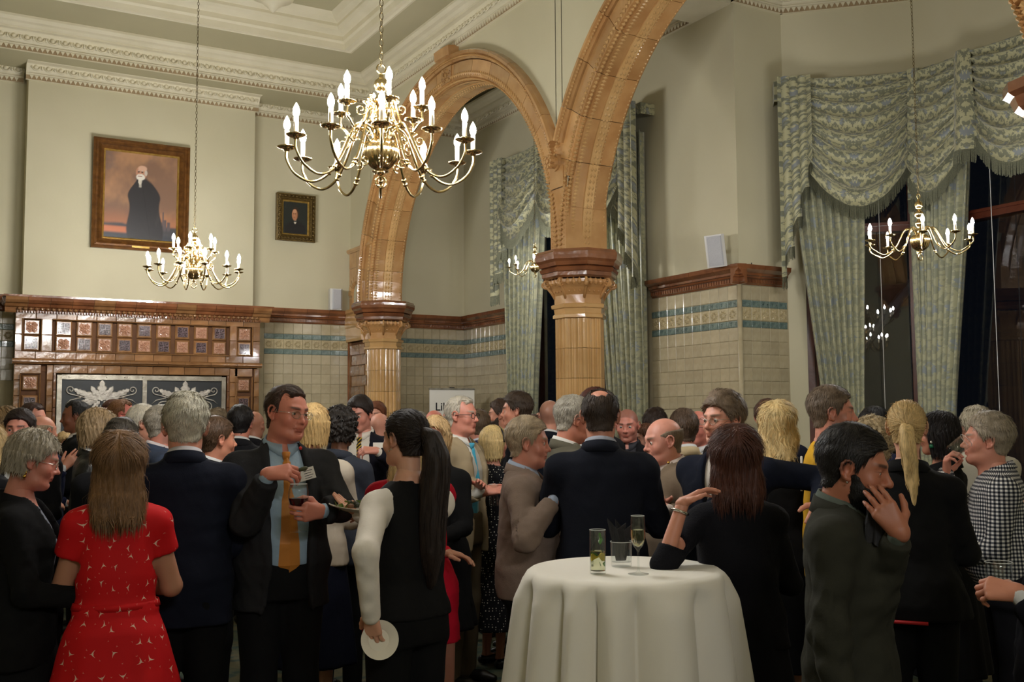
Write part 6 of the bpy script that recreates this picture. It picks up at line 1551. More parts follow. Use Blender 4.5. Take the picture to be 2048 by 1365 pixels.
    def ring(name, z0, z1, r0, r1, mat, tilt=.0, th=.004, gap=.16, flap=.028, point=.020):
        """turned-down collar around the neck: open at the front, higher at the back"""
        n = 36; V = []; prof = ((z0, r0, 0), (z1, r1, 0), (z1+.003, r1+th, 0), (z1-flap, r1+th+.016, 1), (z1-flap-.002, r1+th+.012, 1))
        for (zz, rr, fl_) in prof:
            for k in range(n):
                t_ = k/(n-1); a = math.pi/2+gap+(2*math.pi-2*gap)*t_; fr = .5+.5*math.cos(a-math.pi/2); near_f = math.exp(-(min(t_, 1-t_)/.07)**2)
                V.append((rr*math.cos(a)*(1+.10*fl_*near_f), rr*math.sin(a)-.016*s+.010*fl_*near_f*s, zz-(tilt*s*fr)-fl_*near_f*point))
        Fq = [(q*n+k, q*n+k+1, (q+1)*n+k+1, (q+1)*n+k) for q in range(len(prof)-1) for k in range(n-1)]
        return part(name, np.array(V), Fq, mat)
    nb0 = zsh+.045*s
    vs = .004
    if top in ('jacket', 'open_jacket', 'coat', 'waistcoat', 'cardigan'):
        # shirt inside
        sm_ = cloth_mat(shirt, 'cotton'); F = Field(*bbox(.09, .86*s), bv)
        F.loft(Z, A*.93, B*.92, None, CY, .02); X, Y, Zg = F.full(); F.f = np.maximum(F.f, np.minimum((.060*s)-np.sqrt(X**2+(Y+.014*s)**2), Zg-(zsh+.022*s)).astype(np.float32))
        if top == 'waistcoat': 
            arms_into(F, (.056*s, .047*s, .036*s)); 
        else:
            for k, sd in ((0, 1), (1, -1)): F.cone(Wr[sd]-armsdir[sd]*.08, Wr[sd]-armsdir[sd]*(.010 if (wr and wr[k] is not None) else .001), .030*s, .031*s, .0)
        V, Q = F.mesh(); 
        if top == 'waistcoat': 
            vn = wob(V, 60, 3)*.003; V = V+np.stack([vn, vn, 0*vn], 1)
        part('blouse' if f else 'shirt', V, Q, sm_)
        if not f: ring('shirt_collar', zsh+.03*s, zsh+.112*s, .074*s, .065*s, sm_, tilt=.050)
        V0 = {'jacket': .11, 'open_jacket': .11, 'coat': .1, 'waistcoat': .1, 'cardigan': .1}[top]
        hemz = (hem if hem else {'jacket': .80, 'open_jacket': .80, 'coat': .62, 'waistcoat': .94, 'cardigan': .72}[top])*s
        F = Field(*bbox(.10, hemz-.05), bv)
        gz = .016*s; Zj = np.concatenate([[hemz], Z[Z > hemz+.04]]); Aj = np.interp(Zj, Z, A)+gz; Bj = np.interp(Zj, Z, B)+gz; Cj = np.interp(Zj, Z, CY)
        if top != 'waistcoat': Aj[Zj < 1.05*s] += .016*s; Bj[Zj < 1.05*s] += .014*s; Aj[0] += .012*s; Aj[-1] *= .96
        F.loft(Zj, Aj, Bj, None, Cj, .03, fold=(5, .018, (hemz, 1.25*s), seed) if top != 'waistcoat' else None)
        rr_ = (.064, .058, .045) if not f else (.055, .050, .040)
        if top == 'waistcoat': pass
        else:
            arms_into(F, [x*s*(.9+.1*b) for x in rr_])
        if not f and top != 'waistcoat':
            for sd in (1, -1): F.ell((sd*sw*.97, -.012*s, zsh-.034*s), (.058*s, .060*s, .040*s), .04)
        X, Y, Zg = F.full()
        zb = (1.06 if top in ('jacket', 'waistcoat', 'coat') else .7)*s; wv = .062*s if top != 'open_jacket' else .085*s
        hwz = np.interp(F.ax[2], [zb, zsh-.02*s, zsh+.05*s], [0, wv, .066*s])[None, None, :]
        if top == 'open_jacket': hwz = np.interp(F.ax[2], [hemz, .95*s, 1.25*s, zsh+.05*s], [.10*s, .075*s, .085*s, .066*s])[None, None, :]
        V0_ = (hwz-np.abs(X)); openf = -np.minimum(V0_, (Y-.02*s))           # >0 outside the opening
        notch = np.where(Zg > zb, 1, 0) if top != 'open_jacket' else 1
        # lapels
        lap = (np.abs(X) > hwz) & (np.abs(X) < hwz+np.interp(F.ax[2], [zb, zsh-.09*s, zsh-.085*s, zsh-.07*s, zsh], [.012*s, .062*s, .064*s, .036*s, .03*s])[None, None, :]) & (Zg > zb) & (Y > .0)
        if top in ('jacket', 'open_jacket', 'coat') : F.f = F.f-(.007*s*lap).astype(np.float32)
        cutm = np.where(notch > 0, np.minimum(V0_, Y-.02*s), -1.0); F.f = np.maximum(F.f, cutm.astype(np.float32))
        # neck hole
        nh = (.067*s)-np.sqrt(X**2+(Y+.012*s)**2); nh = np.minimum(nh, Zg-(zsh-.01*s)); F.f = np.maximum(F.f, nh.astype(np.float32))
        if top == 'waistcoat':
            for sd in (1, -1): F.ell((sd*(sw+.03*s), 0, zsh-.06*s), (.06*s, .12*s, .12*s), .01, 's')
        # back vent
        if top == 'jacket' and not f:
            vent = np.minimum(.004-np.abs(X+(.0)), np.minimum(.98*s-Zg, -Y-.05)); F.f = np.maximum(F.f, vent.astype(np.float32))
        for k, sd in ((0, 1), (1, -1)):
            if top != 'waistcoat': F.sleeve_end(Wr[sd]-armsdir[sd]*(.030 if (wr and wr[k] is not None) else .018), armsdir[sd], .085*s)
        V, Q = F.mesh()
        # creases
        n_ = wob(V, 26/s, seed)*.0035+wob(V, 60/s, seed+9)*.0016; ra = np.minimum.reduce([np.linalg.norm(V-El[1], axis=1), np.linalg.norm(V-El[-1], axis=1)]); n_ *= 1+1.8*np.exp(-(ra/.13)**2)
        V[:, 0] += n_; V[:, 1] += n_*np.sign(V[:, 1])
        part({'waistcoat': 'waistcoat', 'cardigan': 'cardigan', 'coat': 'coat'}.get(top, 'jacket'), V, Q, tm)
        if top != 'cardigan' and top != 'waistcoat': ring('jacket_collar', zsh+.012*s, zsh+.096*s, .090*s, .078*s, tm, tilt=.050, th=.005, gap=.95, flap=.045, point=.0)
        if tie is not None:
            m = MB(); yb = lambda z: float(np.interp(z, Z, B)*.92+np.interp(z, Z, CY))+.006; z0 = zsh+.028*s; pts = []
            for zz, ww in ((z0, .016), (z0-.035*s, .012), (z0-.04*s, .017), (1.25*s, .030), (1.14*s, .036), (1.08*s, .042), (.99*s, .046), (.95*s, .003)): pts.append((zz, ww*s))
            V = []; 
            for zz, ww in pts: V += [(-ww, yb(min(zz, 1.36*s))-.006-(max(0, zz-1.36*s))*.30, zz), (0, yb(min(zz, 1.36*s))+.006-(max(0, zz-1.36*s))*.30, zz), (ww, yb(min(zz, 1.36*s))-.006-(max(0, zz-1.36*s))*.30, zz)]
            Fq = [(3*i+j, 3*i+j+1, 3*i+j+4, 3*i+j+3) for i in range(len(pts)-1) for j in (0, 1)]; tk = cloth_mat(tie, tiekind); part('tie', np.array(V), Fq, tk, smooth=False)
            kn = MB().lathe([(0, -.018*s), (.014*s, -.016*s), (.019*s, .014*s), (.012*s, .018*s), (0, .018*s)], 10, (0, yb(1.36*s)-(z0-1.36*s)*.30-.004, z0-.012*s)); part('tie_knot', np.array(kn.v), [tuple(q) for q in kn.f], tk)
    elif top in ('tshirt', 'shirt', 'sweater', 'sweater34'):
        z0 = (hem or .86)*s; F = Field(*bbox(.09, z0-.04), bv if top != 'shirt' else bv); Zj = np.concatenate([[z0], Z[Z > z0+.04]]); Aj = np.interp(Zj, Z, A)+.012*s; Bj = np.interp(Zj, Z, B)+.012*s; Aj[-1] *= .9
        F.loft(Zj, Aj, Bj, None, np.interp(Zj, Z, CY), .03, fold=(6, .02, (z0, 1.2*s), seed))
        if top == 'tshirt':
            for sd in (1, -1): F.cone(Sh[sd]*np.array([.85, 1, 1]), Sh[sd]*.12+El[sd]*.88, .060*s, .062*s, .03); ud = (El[sd]-Sh[sd])/np.linalg.norm(El[sd]-Sh[sd]); F.sleeve_end(Sh[sd]*.15+El[sd]*.85, ud, .09*s)
        elif top == 'sweater34':
            for sd in (1, -1): F.cone(Sh[sd]*np.array([.85, 1, 1]), El[sd], .054*s, .048*s, .03); F.cone(El[sd], El[sd]*.66+Wr[sd]*.34, .048*s, .042*s, .02); F.sleeve_end(El[sd]*.70+Wr[sd]*.30, armsdir[sd], .07*s)
        else: arms_into(F, (.060*s, .054*s, .042*s))
        for sd in (1, -1): F.ell((sd*sw*.96, -.012*s, zsh-.038*s), (.05*s, .055*s, .036*s), .04)
        X, Y, Zg = F.full(); F.f = np.maximum(F.f, np.minimum((.066*s)-np.sqrt(X**2+(Y+.010*s)**2), Zg-(zsh-.005*s)).astype(np.float32))
        V, Q = F.mesh(); n_ = wob(V, 24/s, seed)*.004+wob(V, 55/s, seed+4)*.002; V[:, 0] += n_; V[:, 1] += n_*np.sign(V[:, 1]); so_ = part({'tshirt': 't_shirt', 'shirt': 'shirt'}.get(top, 'sweater'), V, Q, tm); uvset(so_.data, lambda c_: np.stack([np.arctan2(c_[:, 0], -c_[:, 1]+.03)*.20, c_[:, 2]], 1))
        if top == 'shirt': co_ = ring('shirt_collar', zsh+.02*s, zsh+.10*s, .078*s, .068*s, tm, tilt=.045); uvset(co_.data, lambda c_: np.stack([np.arctan2(c_[:, 0], -c_[:, 1]+.03)*.10, c_[:, 2]], 1))
        elif top == 'tshirt': ring('neckband', zsh+.02*s, zsh+.04*s, .070*s, .066*s, tm, tilt=.02, gap=.0, flap=.012, point=0)
    elif top in ('dress_short', 'dress'):
        F = Field(*bbox(.13, (hem or .45)*s-.04), .009 if near else bv); z0 = (hem or .45)*s
        F.loft(np.concatenate([[1.02*s], Z[Z > 1.04*s]]), np.interp(np.concatenate([[1.02*s], Z[Z > 1.04*s]]), Z, A)+.010*s, np.interp(np.concatenate([[1.02*s], Z[Z > 1.04*s]]), Z, B)+.012*s, None, np.interp(np.concatenate([[1.02*s], Z[Z > 1.04*s]]), Z, CY), .012)
        fl = .30 if top == 'dress_short' else .24
        F.loft([z0, .8*s, .95*s, 1.04*s], [fl*s*b, .215*s*b, .180*s*b, .146*s*b], [fl*.85*s*b, .16*s*b, .135*s*b, .108*s*b], None, [0, -.01, -.012, 0], .012, fold=(9, .05, (z0, .98*s), 1.0))
        for sd in (1, -1): F.cone(Sh[sd]*np.array([.70, 1, 1.02]), Sh[sd]*np.array([.95, 1, 1]), .054*s, .058*s, .03); F.cone(Sh[sd], Sh[sd]*.52+El[sd]*.48, .058*s, .064*s, .03); ud = (El[sd]-Sh[sd])/np.linalg.norm(El[sd]-Sh[sd]); F.sleeve_end(Sh[sd]*.55+El[sd]*.45+ud*.0, ud, .105*s)
        X, Y, Zg = F.full(); F.f = np.maximum(F.f, np.minimum((.072*s)-np.sqrt(X**2+(Y-.0*s)**2), Zg-(zsh-.02*s)).astype(np.float32))
        V, Q = F.mesh(); n_ = wob(V, 26, seed)*.003; V[:, 0] += n_; V[:, 1] += n_; do = part('dress', V, Q, tm)
        uvset(do.data, lambda c_: np.stack([np.arctan2(c_[:, 0], -c_[:, 1])*.18, c_[:, 2]], 1))
        m = MB(); n = 40; V = []
        for q, (zz, gr) in enumerate(((1.035, .0), (1.062, .001), (1.062, -.004), (1.035, -.004))):
            for k in range(n): a = 2*math.pi*k/n; V.append(((np.interp(zz*s, Z, A)+(.016+gr)*s)*math.cos(a), (np.interp(zz*s, Z, B)+(.018+gr)*s)*math.sin(a), zz*s))
        w_ = part('waistband', np.array(V), [(q*n+k, q*n+(k+1) % n, ((q+1) % 4)*n+(k+1) % n, ((q+1) % 4)*n+k) for q in range(4) for k in range(n)], tm); uvset(w_.data, lambda c_: np.stack([np.arctan2(c_[:, 0], -c_[:, 1])*.18, c_[:, 2]], 1))
    # bottoms
    bc = bc or tc
    if bottom == 'trousers':
        F = Field((-.24*s*b, -.2*s*b, 0.0), (.24*s*b, .22*s*b, 1.06*s), bv*1.15); F.loft([.84*s, .93*s, 1.04*s], [.172*s*b, .176*s*b, .160*s*b], [.12*s*b, .128*s*b, .122*s*b], None, [0, 0, .004], .03)
        for sd in (1, -1): F.cone((sd*.088*s, 0, .86*s), (sd*.09*s, .008, .50*s), .092*s*b, .072*s, .03); F.cone((sd*.09*s, .008, .50*s), (sd*.10*s, -.012*s, .06*s), .070*s, .058*s, .03)
        V, Q = F.mesh(); n_ = wob(V, 22, seed+2)*.004; V[:, 1] += n_; part('trousers', V, Q, cloth_mat(bc, 'wool'), False)
    elif bottom == 'skirt' and not top.startswith('dress'):
        z0 = (up or .35)*s; F = Field((-.34*s, -.32*s, z0-.04), (.34*s, .32*s, 1.1*s), bv*1.1); F.loft([z0, .7*s, .92*s, 1.06*s], [.25*s, .215*s, .182*s, .142*s], [.21*s, .175*s, .13*s, .105*s], None, None, .01, fold=(8, .05, (z0, .95*s), 2.0))
        V, Q = F.mesh(); part('skirt', V, Q, cloth_mat(bc, 'wool'), False)
    for sd in (1, -1):
        F = Field((sd*.10*s-.07, -.09*s, -.005), (sd*.10*s+.07, .25*s, .12*s), .008 if near else .013)
        F.cone((sd*.10*s, -.035*s, .035*s), (sd*.105*s, .10*s, .030*s), .036*s, .036*s, .02); F.cone((sd*.105*s, .10*s, .030*s), (sd*.11*s, .17*s, .022*s), .035*s, .024*s, .02)
        if not f: F.cone((sd*.10*s, -.03*s, .05*s), (sd*.10*s, -.02*s, .095*s), .040*s, .038*s, .02)
        X, Y, Zg = F.full(); F.f = np.maximum(F.f, (.004-Zg).astype(np.float32)+0*X.astype(np.float32)); V, Q = F.mesh(); part('shoe', V, Q, plain_c(shoes, .4), False)
    info = dict(root=root, s=s, HT=HT, hs=hs, El=El, Wr=Wr, Sh=Sh, dirs=armsdir, hand=handinfo, part=part, Z=Z, A=A, B=B, CY=CY, zsh=zsh, sw=sw, tm=tm, shear=shear, lean=lean, Minv=Minv, toloc=toloc)
    PEOPLE.append(info); return info
def plain_c(c, rough=.6):
    k = ('plain', rough)+tuple(c)
    if k not in _pm: _pm[k] = plain('plain_%d_%d_%d' % tuple(c), lin(*c), rough)
    return _pm[k]
def world_of(info, p):
    return (Matrix.Translation(info['root'].location) @ Matrix.Rotation(info['root'].rotation_euler.z, 4, 'Z')) @ Vector(p)
def mbpart(info, name, mb, mat, head=False, parent=None, smooth=True):
    V = np.array(mb.v, float)
    if head: return info['part'](name, info['HT'](V*info['hs']), [tuple(q) for q in mb.f], mat, False, parent, smooth)
    return info['part'](name, V, [tuple(q) for q in mb.f], mat, True, parent, smooth)
# ============================================================ THE GUESTS
W_ = dict
def hold(info, sd, kind, label, tilt=(0, 0, 0), off=.036, up=-.02, loc=None):
    h, xd, yax, zax = info['hand'][sd]; c = h-xd*.02-zax*off; c = np.array(c); c[1] += info['lean']*max(0, c[2]-.9*info['s']); p = world_of(info, c) if loc is None else Vector(loc)
    PROF = {'wine': ([(0, 0), (.034, 0), (.0345, .0015), (.018, .004), (.005, .009), (.0036, .02), (.0036, .075), (.006, .082), (.022, .092), (.036, .112), (.041, .135), (.040, .160), (.034, .190), (.033, .191), (.0325, .190), (.0385, .160), (.0395, .135), (.0345, .113), (.021, .094), (0, .086)], .105),
            'flute': ([(0, 0), (.033, 0), (.0335, .0015), (.018, .004), (.005, .009), (.0036, .02), (.0036, .075), (.006, .084), (.016, .095), (.0235, .112), (.026, .135), (.0245, .165), (.0225, .199), (.0218, .2), (.0215, .199), (.0233, .165), (.0248, .135), (.0222, .113), (.015, .098), (0, .092)], .08),
            'tumbler': ([(0, 0), (.034, 0), (.0355, .004), (.0385, .088), (.0375, .089), (.0365, .087), (.0335, .012), (0, .010)], .045), 'highball': ([(0, 0), (.027, 0), (.0285, .004), (.0285, .13), (.0275, .131), (.0265, .129), (.0262, .010), (0, .009)], .06)}[kind]
    g = empty({'wine': 'wine_glass', 'flute': 'champagne_flute', 'tumbler': 'tumbler', 'highball': 'highball_glass'}[kind], (p.x, p.y, p.z), 0, label, 'glass'); g.rotation_euler = tilt
    m = MB().lathe([(r, z-PROF[1]+up) for r, z in PROF[0]], 24); m.build('glass_body', M['glass'], g, True, auto=50); rim_highlight(g, PROF[0], -PROF[1]+up)
    if kind == 'wine': MB().lathe([(r, z-PROF[1]+up) for r, z in ((0, .0875), (.0203, .0945), (.0338, .1135), (.0388, .135), (0, .136))], 24).build('wine', M['wine'], g, True, auto=50)
    if kind == 'flute': MB().lathe([(r, z-PROF[1]+up) for r, z in ((0, .0935), (.0143, .0985), (.0215, .1135), (.024, .14), (0, .141))], 20).build('drink', M['water'], g, True, auto=50)
    return g
def card(info, p, w_, h_, face, name, mat, lines=3, roll=0.0):
    """small flat card facing the camera side, world position p"""
    o = MB().box((-w_/2, -.001, -h_/2), (w_/2, .001, h_/2)).build(name, mat, info['root']); Mw = Matrix.Translation(p) @ Matrix.Rotation(-math.radians(YAW)+face, 4, 'Z') @ Matrix.Rotation(roll, 4, 'Y'); inv = (Matrix.Translation(info['root'].location) @ Matrix.Rotation(info['root'].rotation_euler.z, 4, 'Z')).inverted()
    o.matrix_local = inv @ Mw
    m = MB()
    for i in range(lines): m.box((-w_*.1, -.0016, h_*(.25-.2*i)-.0012), (w_*(.4-.1*(i % 2)), -.0012, h_*(.25-.2*i)+.0012))
    if lines: link('print', m.mesh('print'), M['ink'], o)
    return o
def ball(mb, c, r, n=8): return mb.lathe([(0, -r), (r*.7, -r*.7), (r, 0), (r*.7, r*.7), (0, r)], n, c)
DK = (24, 24, 28); BLK = (15, 15, 16); NAVY = (20, 24, 38)
# ---- foreground
p = person(56, 862, 4.0, 80, 'grey-haired woman in profile at the left edge with gold earring, glasses and a black jacket', 'f', hd=6, pitch=14, hair='pixie', hc=(150, 140, 122), skin=(198, 128, 108), top='open_jacket', tc=BLK, shirt=(120, 124, 136), bottom='skirt', bc=BLK, age=1, glasses='wire', build=1.16, arms=('front', 'front'), jaw=1.08)
m = MB().tube([(.088, -.012, -.040), (.091, -.010, -.052), (.088, -.012, -.062)], .003, 6); ball(m, (.089, -.012, -.068), .008); m2 = [(x, y, z) for x, y, z in m.v]; mbpart(p, 'earring', m, M['gold'], True)
p = person(240, 868, 3.95, 178, 'woman seen from behind in a red dress printed with small white birds', 'f', hair='long', hc=(116, 84, 52), L=.205, top='dress_short', tc=(196, 22, 26), topkind='birds', bottom='none', build=1.08, arms=('front', 'front'), skin=(190, 136, 108), seed=1, hs=1.04)
p = person(372, 795, 4.4, 178, 'white-haired man in a navy suit with his back to us beside the red dress', 'm', hair='tousled', hc=(186, 180, 162), skin=(206, 142, 118), tc=NAVY, bc=BLK, build=1.14, age=1, shirt=(200, 196, 200), pitch=6, hs=1.06)
p = person(566, 771, 4.62, 14, 'laughing man in a charcoal suit and orange tie holding red wine', 'm', hd=26, pitch=4, roll=-5, hair='receding', hc=(64, 46, 36), skin=(206, 130, 108), top='open_jacket', tc=(40, 40, 42), bc=(20, 20, 22), shirt=(158, 180, 198), tie=(206, 130, 44), arms=((537, 948, 4.24, (.25, -.6, -1)), (640, 1024, 4.22, (-1, -.3, -.8))), hands=('pinch', 'grip'), wr=((-.85, .45, .12), (.85, .5, .05)), hrot=((-.2, -.7, -.7), (0, -.9, .1)), build=1.14, glasses='wire', age=1, jaw=1.06, hs=1.03)
hold(p, -1, 'wine', 'red wine glass in the hand of the man with the orange tie', up=.0, loc=at(597, 1012, 4.17))
q = p['hand'][1][0]; c = world_of(p, q+p['hand'][1][1]*.02); tag(MB().tube([c+Vector((.02, 0, 0)), c+Vector((.045, .0, .006)), c+Vector((.055, .0, .01))], [.007, .010, .005], 8).build('canape', plain_c((60, 62, 30), .6), None, True), 'small dark canape pinched in the hand of the man with the orange tie', 'snack')
card(p, Vector(at(612, 949, 4.40)), .075, .05, .1, 'name_badge', M['banner'], 4, math.radians(-16)); o = ball(MB(), (0, 0, 0), .008).build('lapel_pin', plain_c((190, 40, 36), .4), p['root']); o.matrix_local = p['Minv'] @ Matrix.Translation(Vector(at(601, 897, 4.42)))
p = person(810, 822, 3.98, -142, 'waitress in white shirt and black waistcoat with a very long dark ponytail', 'f', hair='ponytail', hc=(34, 23, 18), skin=(218, 162, 134), top='waistcoat', tc=BLK, topkind='cotton', shirt=(226, 218, 206), bc=BLK, arms=((720, 1030, 4.25), (742, 1232, 3.64, (-.6, -.6, -.4))), hands=('flat', 'relax'), hd=10, build=1.02, hrot=((0, 0, 1), (.6, .3, 0)), nose=.95)
m = MB(); tie_ = [Vector((0, -.115, .02)), Vector((.0, -.15, -.0)), Vector((.005, -.17, -.08)), Vector((.0, -.165, -.20)), Vector((-.005, -.155, -.34)), Vector((0, -.15, -.46)), Vector((0, -.145, -.60))]
def tail(info, pts, rad, hc, n=160, name='ponytail', flat=1.0):
    F = Field(np.min([list(q) for q in pts], 0)-.07, np.max([list(q) for q in pts], 0)+.07, .006)
    S = spline(pts, 6); R_ = np.interp(np.linspace(0, 1, len(S)), np.linspace(0, 1, len(rad)), rad)
    for i in range(len(S)-1): F.cone(S[i], S[i+1], R_[i], R_[i+1], .012)
    X, Y, Z = F.full(); F.f = F.f+(.003*np.sin(140*X+2*np.sin(14*Z))+.002*np.sin(120*Y+9*Z)).astype(np.float32); V, Q = F.mesh()
    r = random.Random(3); mb = MB()
    for k in range(n):
        ox, oy = r.gauss(0, 1), r.gauss(0, 1); nn = math.hypot(ox, oy)+1e-6; f_ = min(1.12, .9+abs(r.gauss(0, .12))); i0 = r.randrange(0, max(1, len(S)//2)); i1 = min(len(S)-1, i0+r.randrange(8, len(S)))
        P_ = [S[i]+Vector((ox/nn, oy/nn, 0))*R_[i]*f_+Vector((r.gauss(0, .002), r.gauss(0, .002), 0)) for i in range(i0, i1+1, 2)]
        if len(P_) > 2: mb.tube(P_, [.0016]*(len(P_)-1)+[.0003], 3, caps=False)
    nb = len(V); V = np.concatenate([V, np.array(mb.v)]); Qs = [tuple(q) for q in Q]+[tuple(i+nb for i in f) for f in mb.f]
    info['part'](name, info['HT'](V*info['hs']), Qs, hair_mat(hc), False)
tail(p, tie_, [.022, .035, .05, .056, .055, .048, .012], (34, 23, 18), 260)
mbpart(p, 'hair_tie', MB().tube([(.02*math.cos(a), -.118, .02+.02*math.sin(a)) for a in np.linspace(0, 6.283, 12, endpoint=False)], .006, 6, closed=True), plain_c((20, 18, 18)), True)
m = MB(); ball(m, (-.088, -.006, -.042), .004); ball(m, (-.082, .012, -.05), .004); mbpart(p, 'earring', m, M['metal'], True)
def plate(loc, rot, r, label, food=0):
    root = empty('plate', loc, 0, label, 'plate'); root.rotation_euler = rot
    MB().lathe([(0, 0), (r*.55, 0), (r*.6, .004), (r*.95, .014), (r, .018), (r, .020), (r*.94, .018), (r*.6, .009), (r*.55, .006), (0, .006)], 40).build('dish', M['glaze_white'], root, True, auto=40); return root
pl = at(757, 1281, 3.68); e = Matrix.Rotation(math.radians(80), 3, 'X'); plate(pl, (math.radians(78), 0, math.radians(-YAW+22)), .068, 'white side plate carried low in the hand of the waitress', 0)
pl = at(713, 1023, 4.25); pt = plate(pl, (math.radians(4), math.radians(6), 0), .115, 'large plate of dark canapes held up beside the waitress')
rr = random.Random(4)
for i in range(9):
    a, r_ = rr.random()*6.28, rr.random()*.07
    mm = MB(); ball(mm, (0, 0, 0), .014, 8); o = mm.build('canape', plain_c(rr.choice([(70, 32, 22), (96, 60, 30), (40, 44, 22), (150, 120, 80)]), .6), None, True); o.location = (pl[0]+r_*math.cos(a), pl[1]+r_*math.sin(a), pl[2]+.022+rr.random()*.012); o.scale = (1.2, 1, .7); tag(o, 'small dark canape in the heap on the plate held by the waitress', 'snack', 'canapes heaped on the plate held beside the waitress')
mm = MB()
for i in range(40): a, r_ = rr.random()*6.28, rr.random()*.095; mleaf(mm, (r_*math.cos(a), r_*math.sin(a), .018+rr.random()*.014), .03, Euler((rr.random()*2, rr.random()*2, a)))
o = mm.build('salad', plain_c((92, 110, 44), .6), None); o.location = pl; tag(o, 'green salad leaves strewn over the large held plate', 'salad', kind='stuff')
p = person(822, 838, 4.85, 176, 'blonde woman in a red cardigan and white trousers mostly hidden by the waitress', 'f', hair='long', hc=(200, 170, 122), L=.24, skin=(204, 148, 122), top='cardigan', tc=(206, 24, 52), topkind='cotton', shirt=(200, 30, 50), bc=(212, 208, 196), hem=.66, build=1.16, arms=((752, 1045, 4.6), (892, 1105, 4.6)), hands=('relax', 'relax'))
p = person(1056, 838, 4.95, 84, 'grey-blond man in a taupe jacket standing in profile left of the table', 'm', hair='neat', hc=(166, 148, 122), skin=(206, 138, 116), tc=(134, 116, 104), topkind='linen', bc=BLK, shirt=(164, 176, 196), arms=((1108, 1000, 4.68, (.2, -1, -.45)), (1108, 1000, 4.95)), build=1.1, age=1, pitch=2, hem=.86)
p = person(1200, 780, 4.72, 178, 'tall man in a navy suit with thinning crown, back to us behind the table', 'm', hair='thinning', hc=(58, 46, 38), skin=(198, 136, 112), tc=(22, 25, 36), bc=BLK, build=1.10, shirt=(160, 164, 176), arms=('hold', 'hold'), pitch=5)
p = person(1470, 855, 3.95, -176, 'woman with long brown hair in a black jumper leaning an elbow on the table', 'f', hair='long', hc=(72, 36, 22), L=.15, skin=(206, 142, 116), top='sweater34', tc=(18, 18, 24), topkind='knit', bottom='skirt', bc=(18, 18, 24), arms=('front', (1366, 1006, 3.80, (-.25, .0, -1))), hands=('relax', 'relax'), wr=(None, (.85, .25, .5)), build=1.08, hs=1.05)
w0 = Vector(p['Wr'][-1]-p['dirs'][-1]*.035); ax_ = Vector(p['dirs'][-1]); e1 = ax_.orthogonal().normalized(); e2 = ax_.cross(e1)
mbpart(p, 'wristwatch', MB().tube([w0+(e1*math.cos(a)+e2*math.sin(a))*.0295 for a in np.linspace(0, 6.283, 16, endpoint=False)], .006, 6, closed=True), M['metal'])
p = person(1693, 855, 3.15, 80, 'bearded man in a dark olive suit holding a napkin to his mouth', 'm', hair='neat', hc=(22, 18, 17), skin=(170, 108, 82), tc=(48, 48, 40), bc=(30, 30, 26), beard='full', nose=1.22, pitch=10, shirt=(88, 96, 88), arms=('down', (1799, 1064, 2.93, (-.2, -.2, -1))), hands=('relax', 'relax'), wr=(None, (.0, -.55, .84)), hrot=(None, (-1, -.25, -.2)), hs=1.03)
PB = p
m = MB(); ball(m, (.086, .000, -.038), .0035); mbpart(p, 'ear_stud', m, M['metal'], True)
c = Vector(at(1752, 1040, 3.0)); rx = Vector(RT)
def crumple(u, v):
    a = u*6.283; r = .014+.024*v+.008*math.sin(5*a+v*4)+.005*math.sin(9*a); return c+rx*(r*math.cos(a))+Vector((FW[0]*r*math.sin(a)*.7, FW[1]*r*math.sin(a)*.7, .055-.13*v+.012*math.sin(3*a+2)))
nb = MB().grid(crumple, 40, 14, closeu=True)
tag(nb.build('napkin', M['napkin'], None, True), 'black napkin the bearded man presses to his mouth', 'napkin')
p = person(1446, 790, 4.75, -28, 'tall grey-brown haired man with rimless glasses and navy jacket behind the brown-haired woman', 'm', hd=-16, hair='tousled', hc=(112, 94, 76), skin=(212, 148, 124), tc=(20, 25, 40), bc=BLK, glasses='wire', arms=((1440, 1010, 4.4), (1640, 1010, 4.45, (-.8, -.4, -.3))), hands=('relax', 'relax'), age=1, nose=1.1, build=1.08, shirt=(214, 206, 196))
p = person(1664, 777, 4.95, 92, 'man with cropped grey-brown hair in a yellow T-shirt', 'm', hair='neat', hc=(104, 88, 72), skin=(206, 138, 116), top='tshirt', tc=(222, 170, 46), topkind='cotton', bc=(30, 32, 40), arms=('front', 'front'), beard='stubble', nose=1.1, build=1.06)
p = person(1812, 804, 4.35, 178, 'woman in a black jacket with a straight blonde ponytail down her back', 'f', hair='ponytail', hc=(206, 176, 122), skin=(206, 150, 124), tc=BLK, shirt=(190, 20, 24), bc=(14, 14, 16), arms=('front', 'front'), build=1.08, hem=.84)
tail(p, [Vector((0, -.105, .0)), Vector((.0, -.13, -.02)), Vector((.005, -.14, -.08)), Vector((.012, -.13, -.16)), Vector((.02, -.125, -.25)), Vector((.028, -.125, -.35))], [.016, .026, .03, .028, .024, .004], (206, 176, 122), 200)
mbpart(p, 'hair_tie', MB().tube([(.017*math.cos(a), -.112, .0+.017*math.sin(a)) for a in np.linspace(0, 6.283, 12, endpoint=False)], .005, 6, closed=True), M['metal'], True)
m = MB().box((-.10, -.165, .80), (.06, -.150, .812)); mbpart(p, 'red_hem', m, plain_c((170, 16, 22)))
p = person(1968, 833, 4.8, -84, 'grey-haired man in a black and white checked shirt drinking from a small glass', 'm', hair='tousled', hc=(150, 138, 120), skin=(208, 142, 120), top='shirt', tc=(200, 200, 196), topkind='gingham', bc=(24, 24, 30), arms=((1893, 950, 4.85, (.5, -.3, -1)), ('front')), hands=('grip', 'relax'), wr=((-.2, -.1, 1), None), hrot=((-.3, -1, .0), None), build=1.24, lean=.10, age=1, pitch=-4)
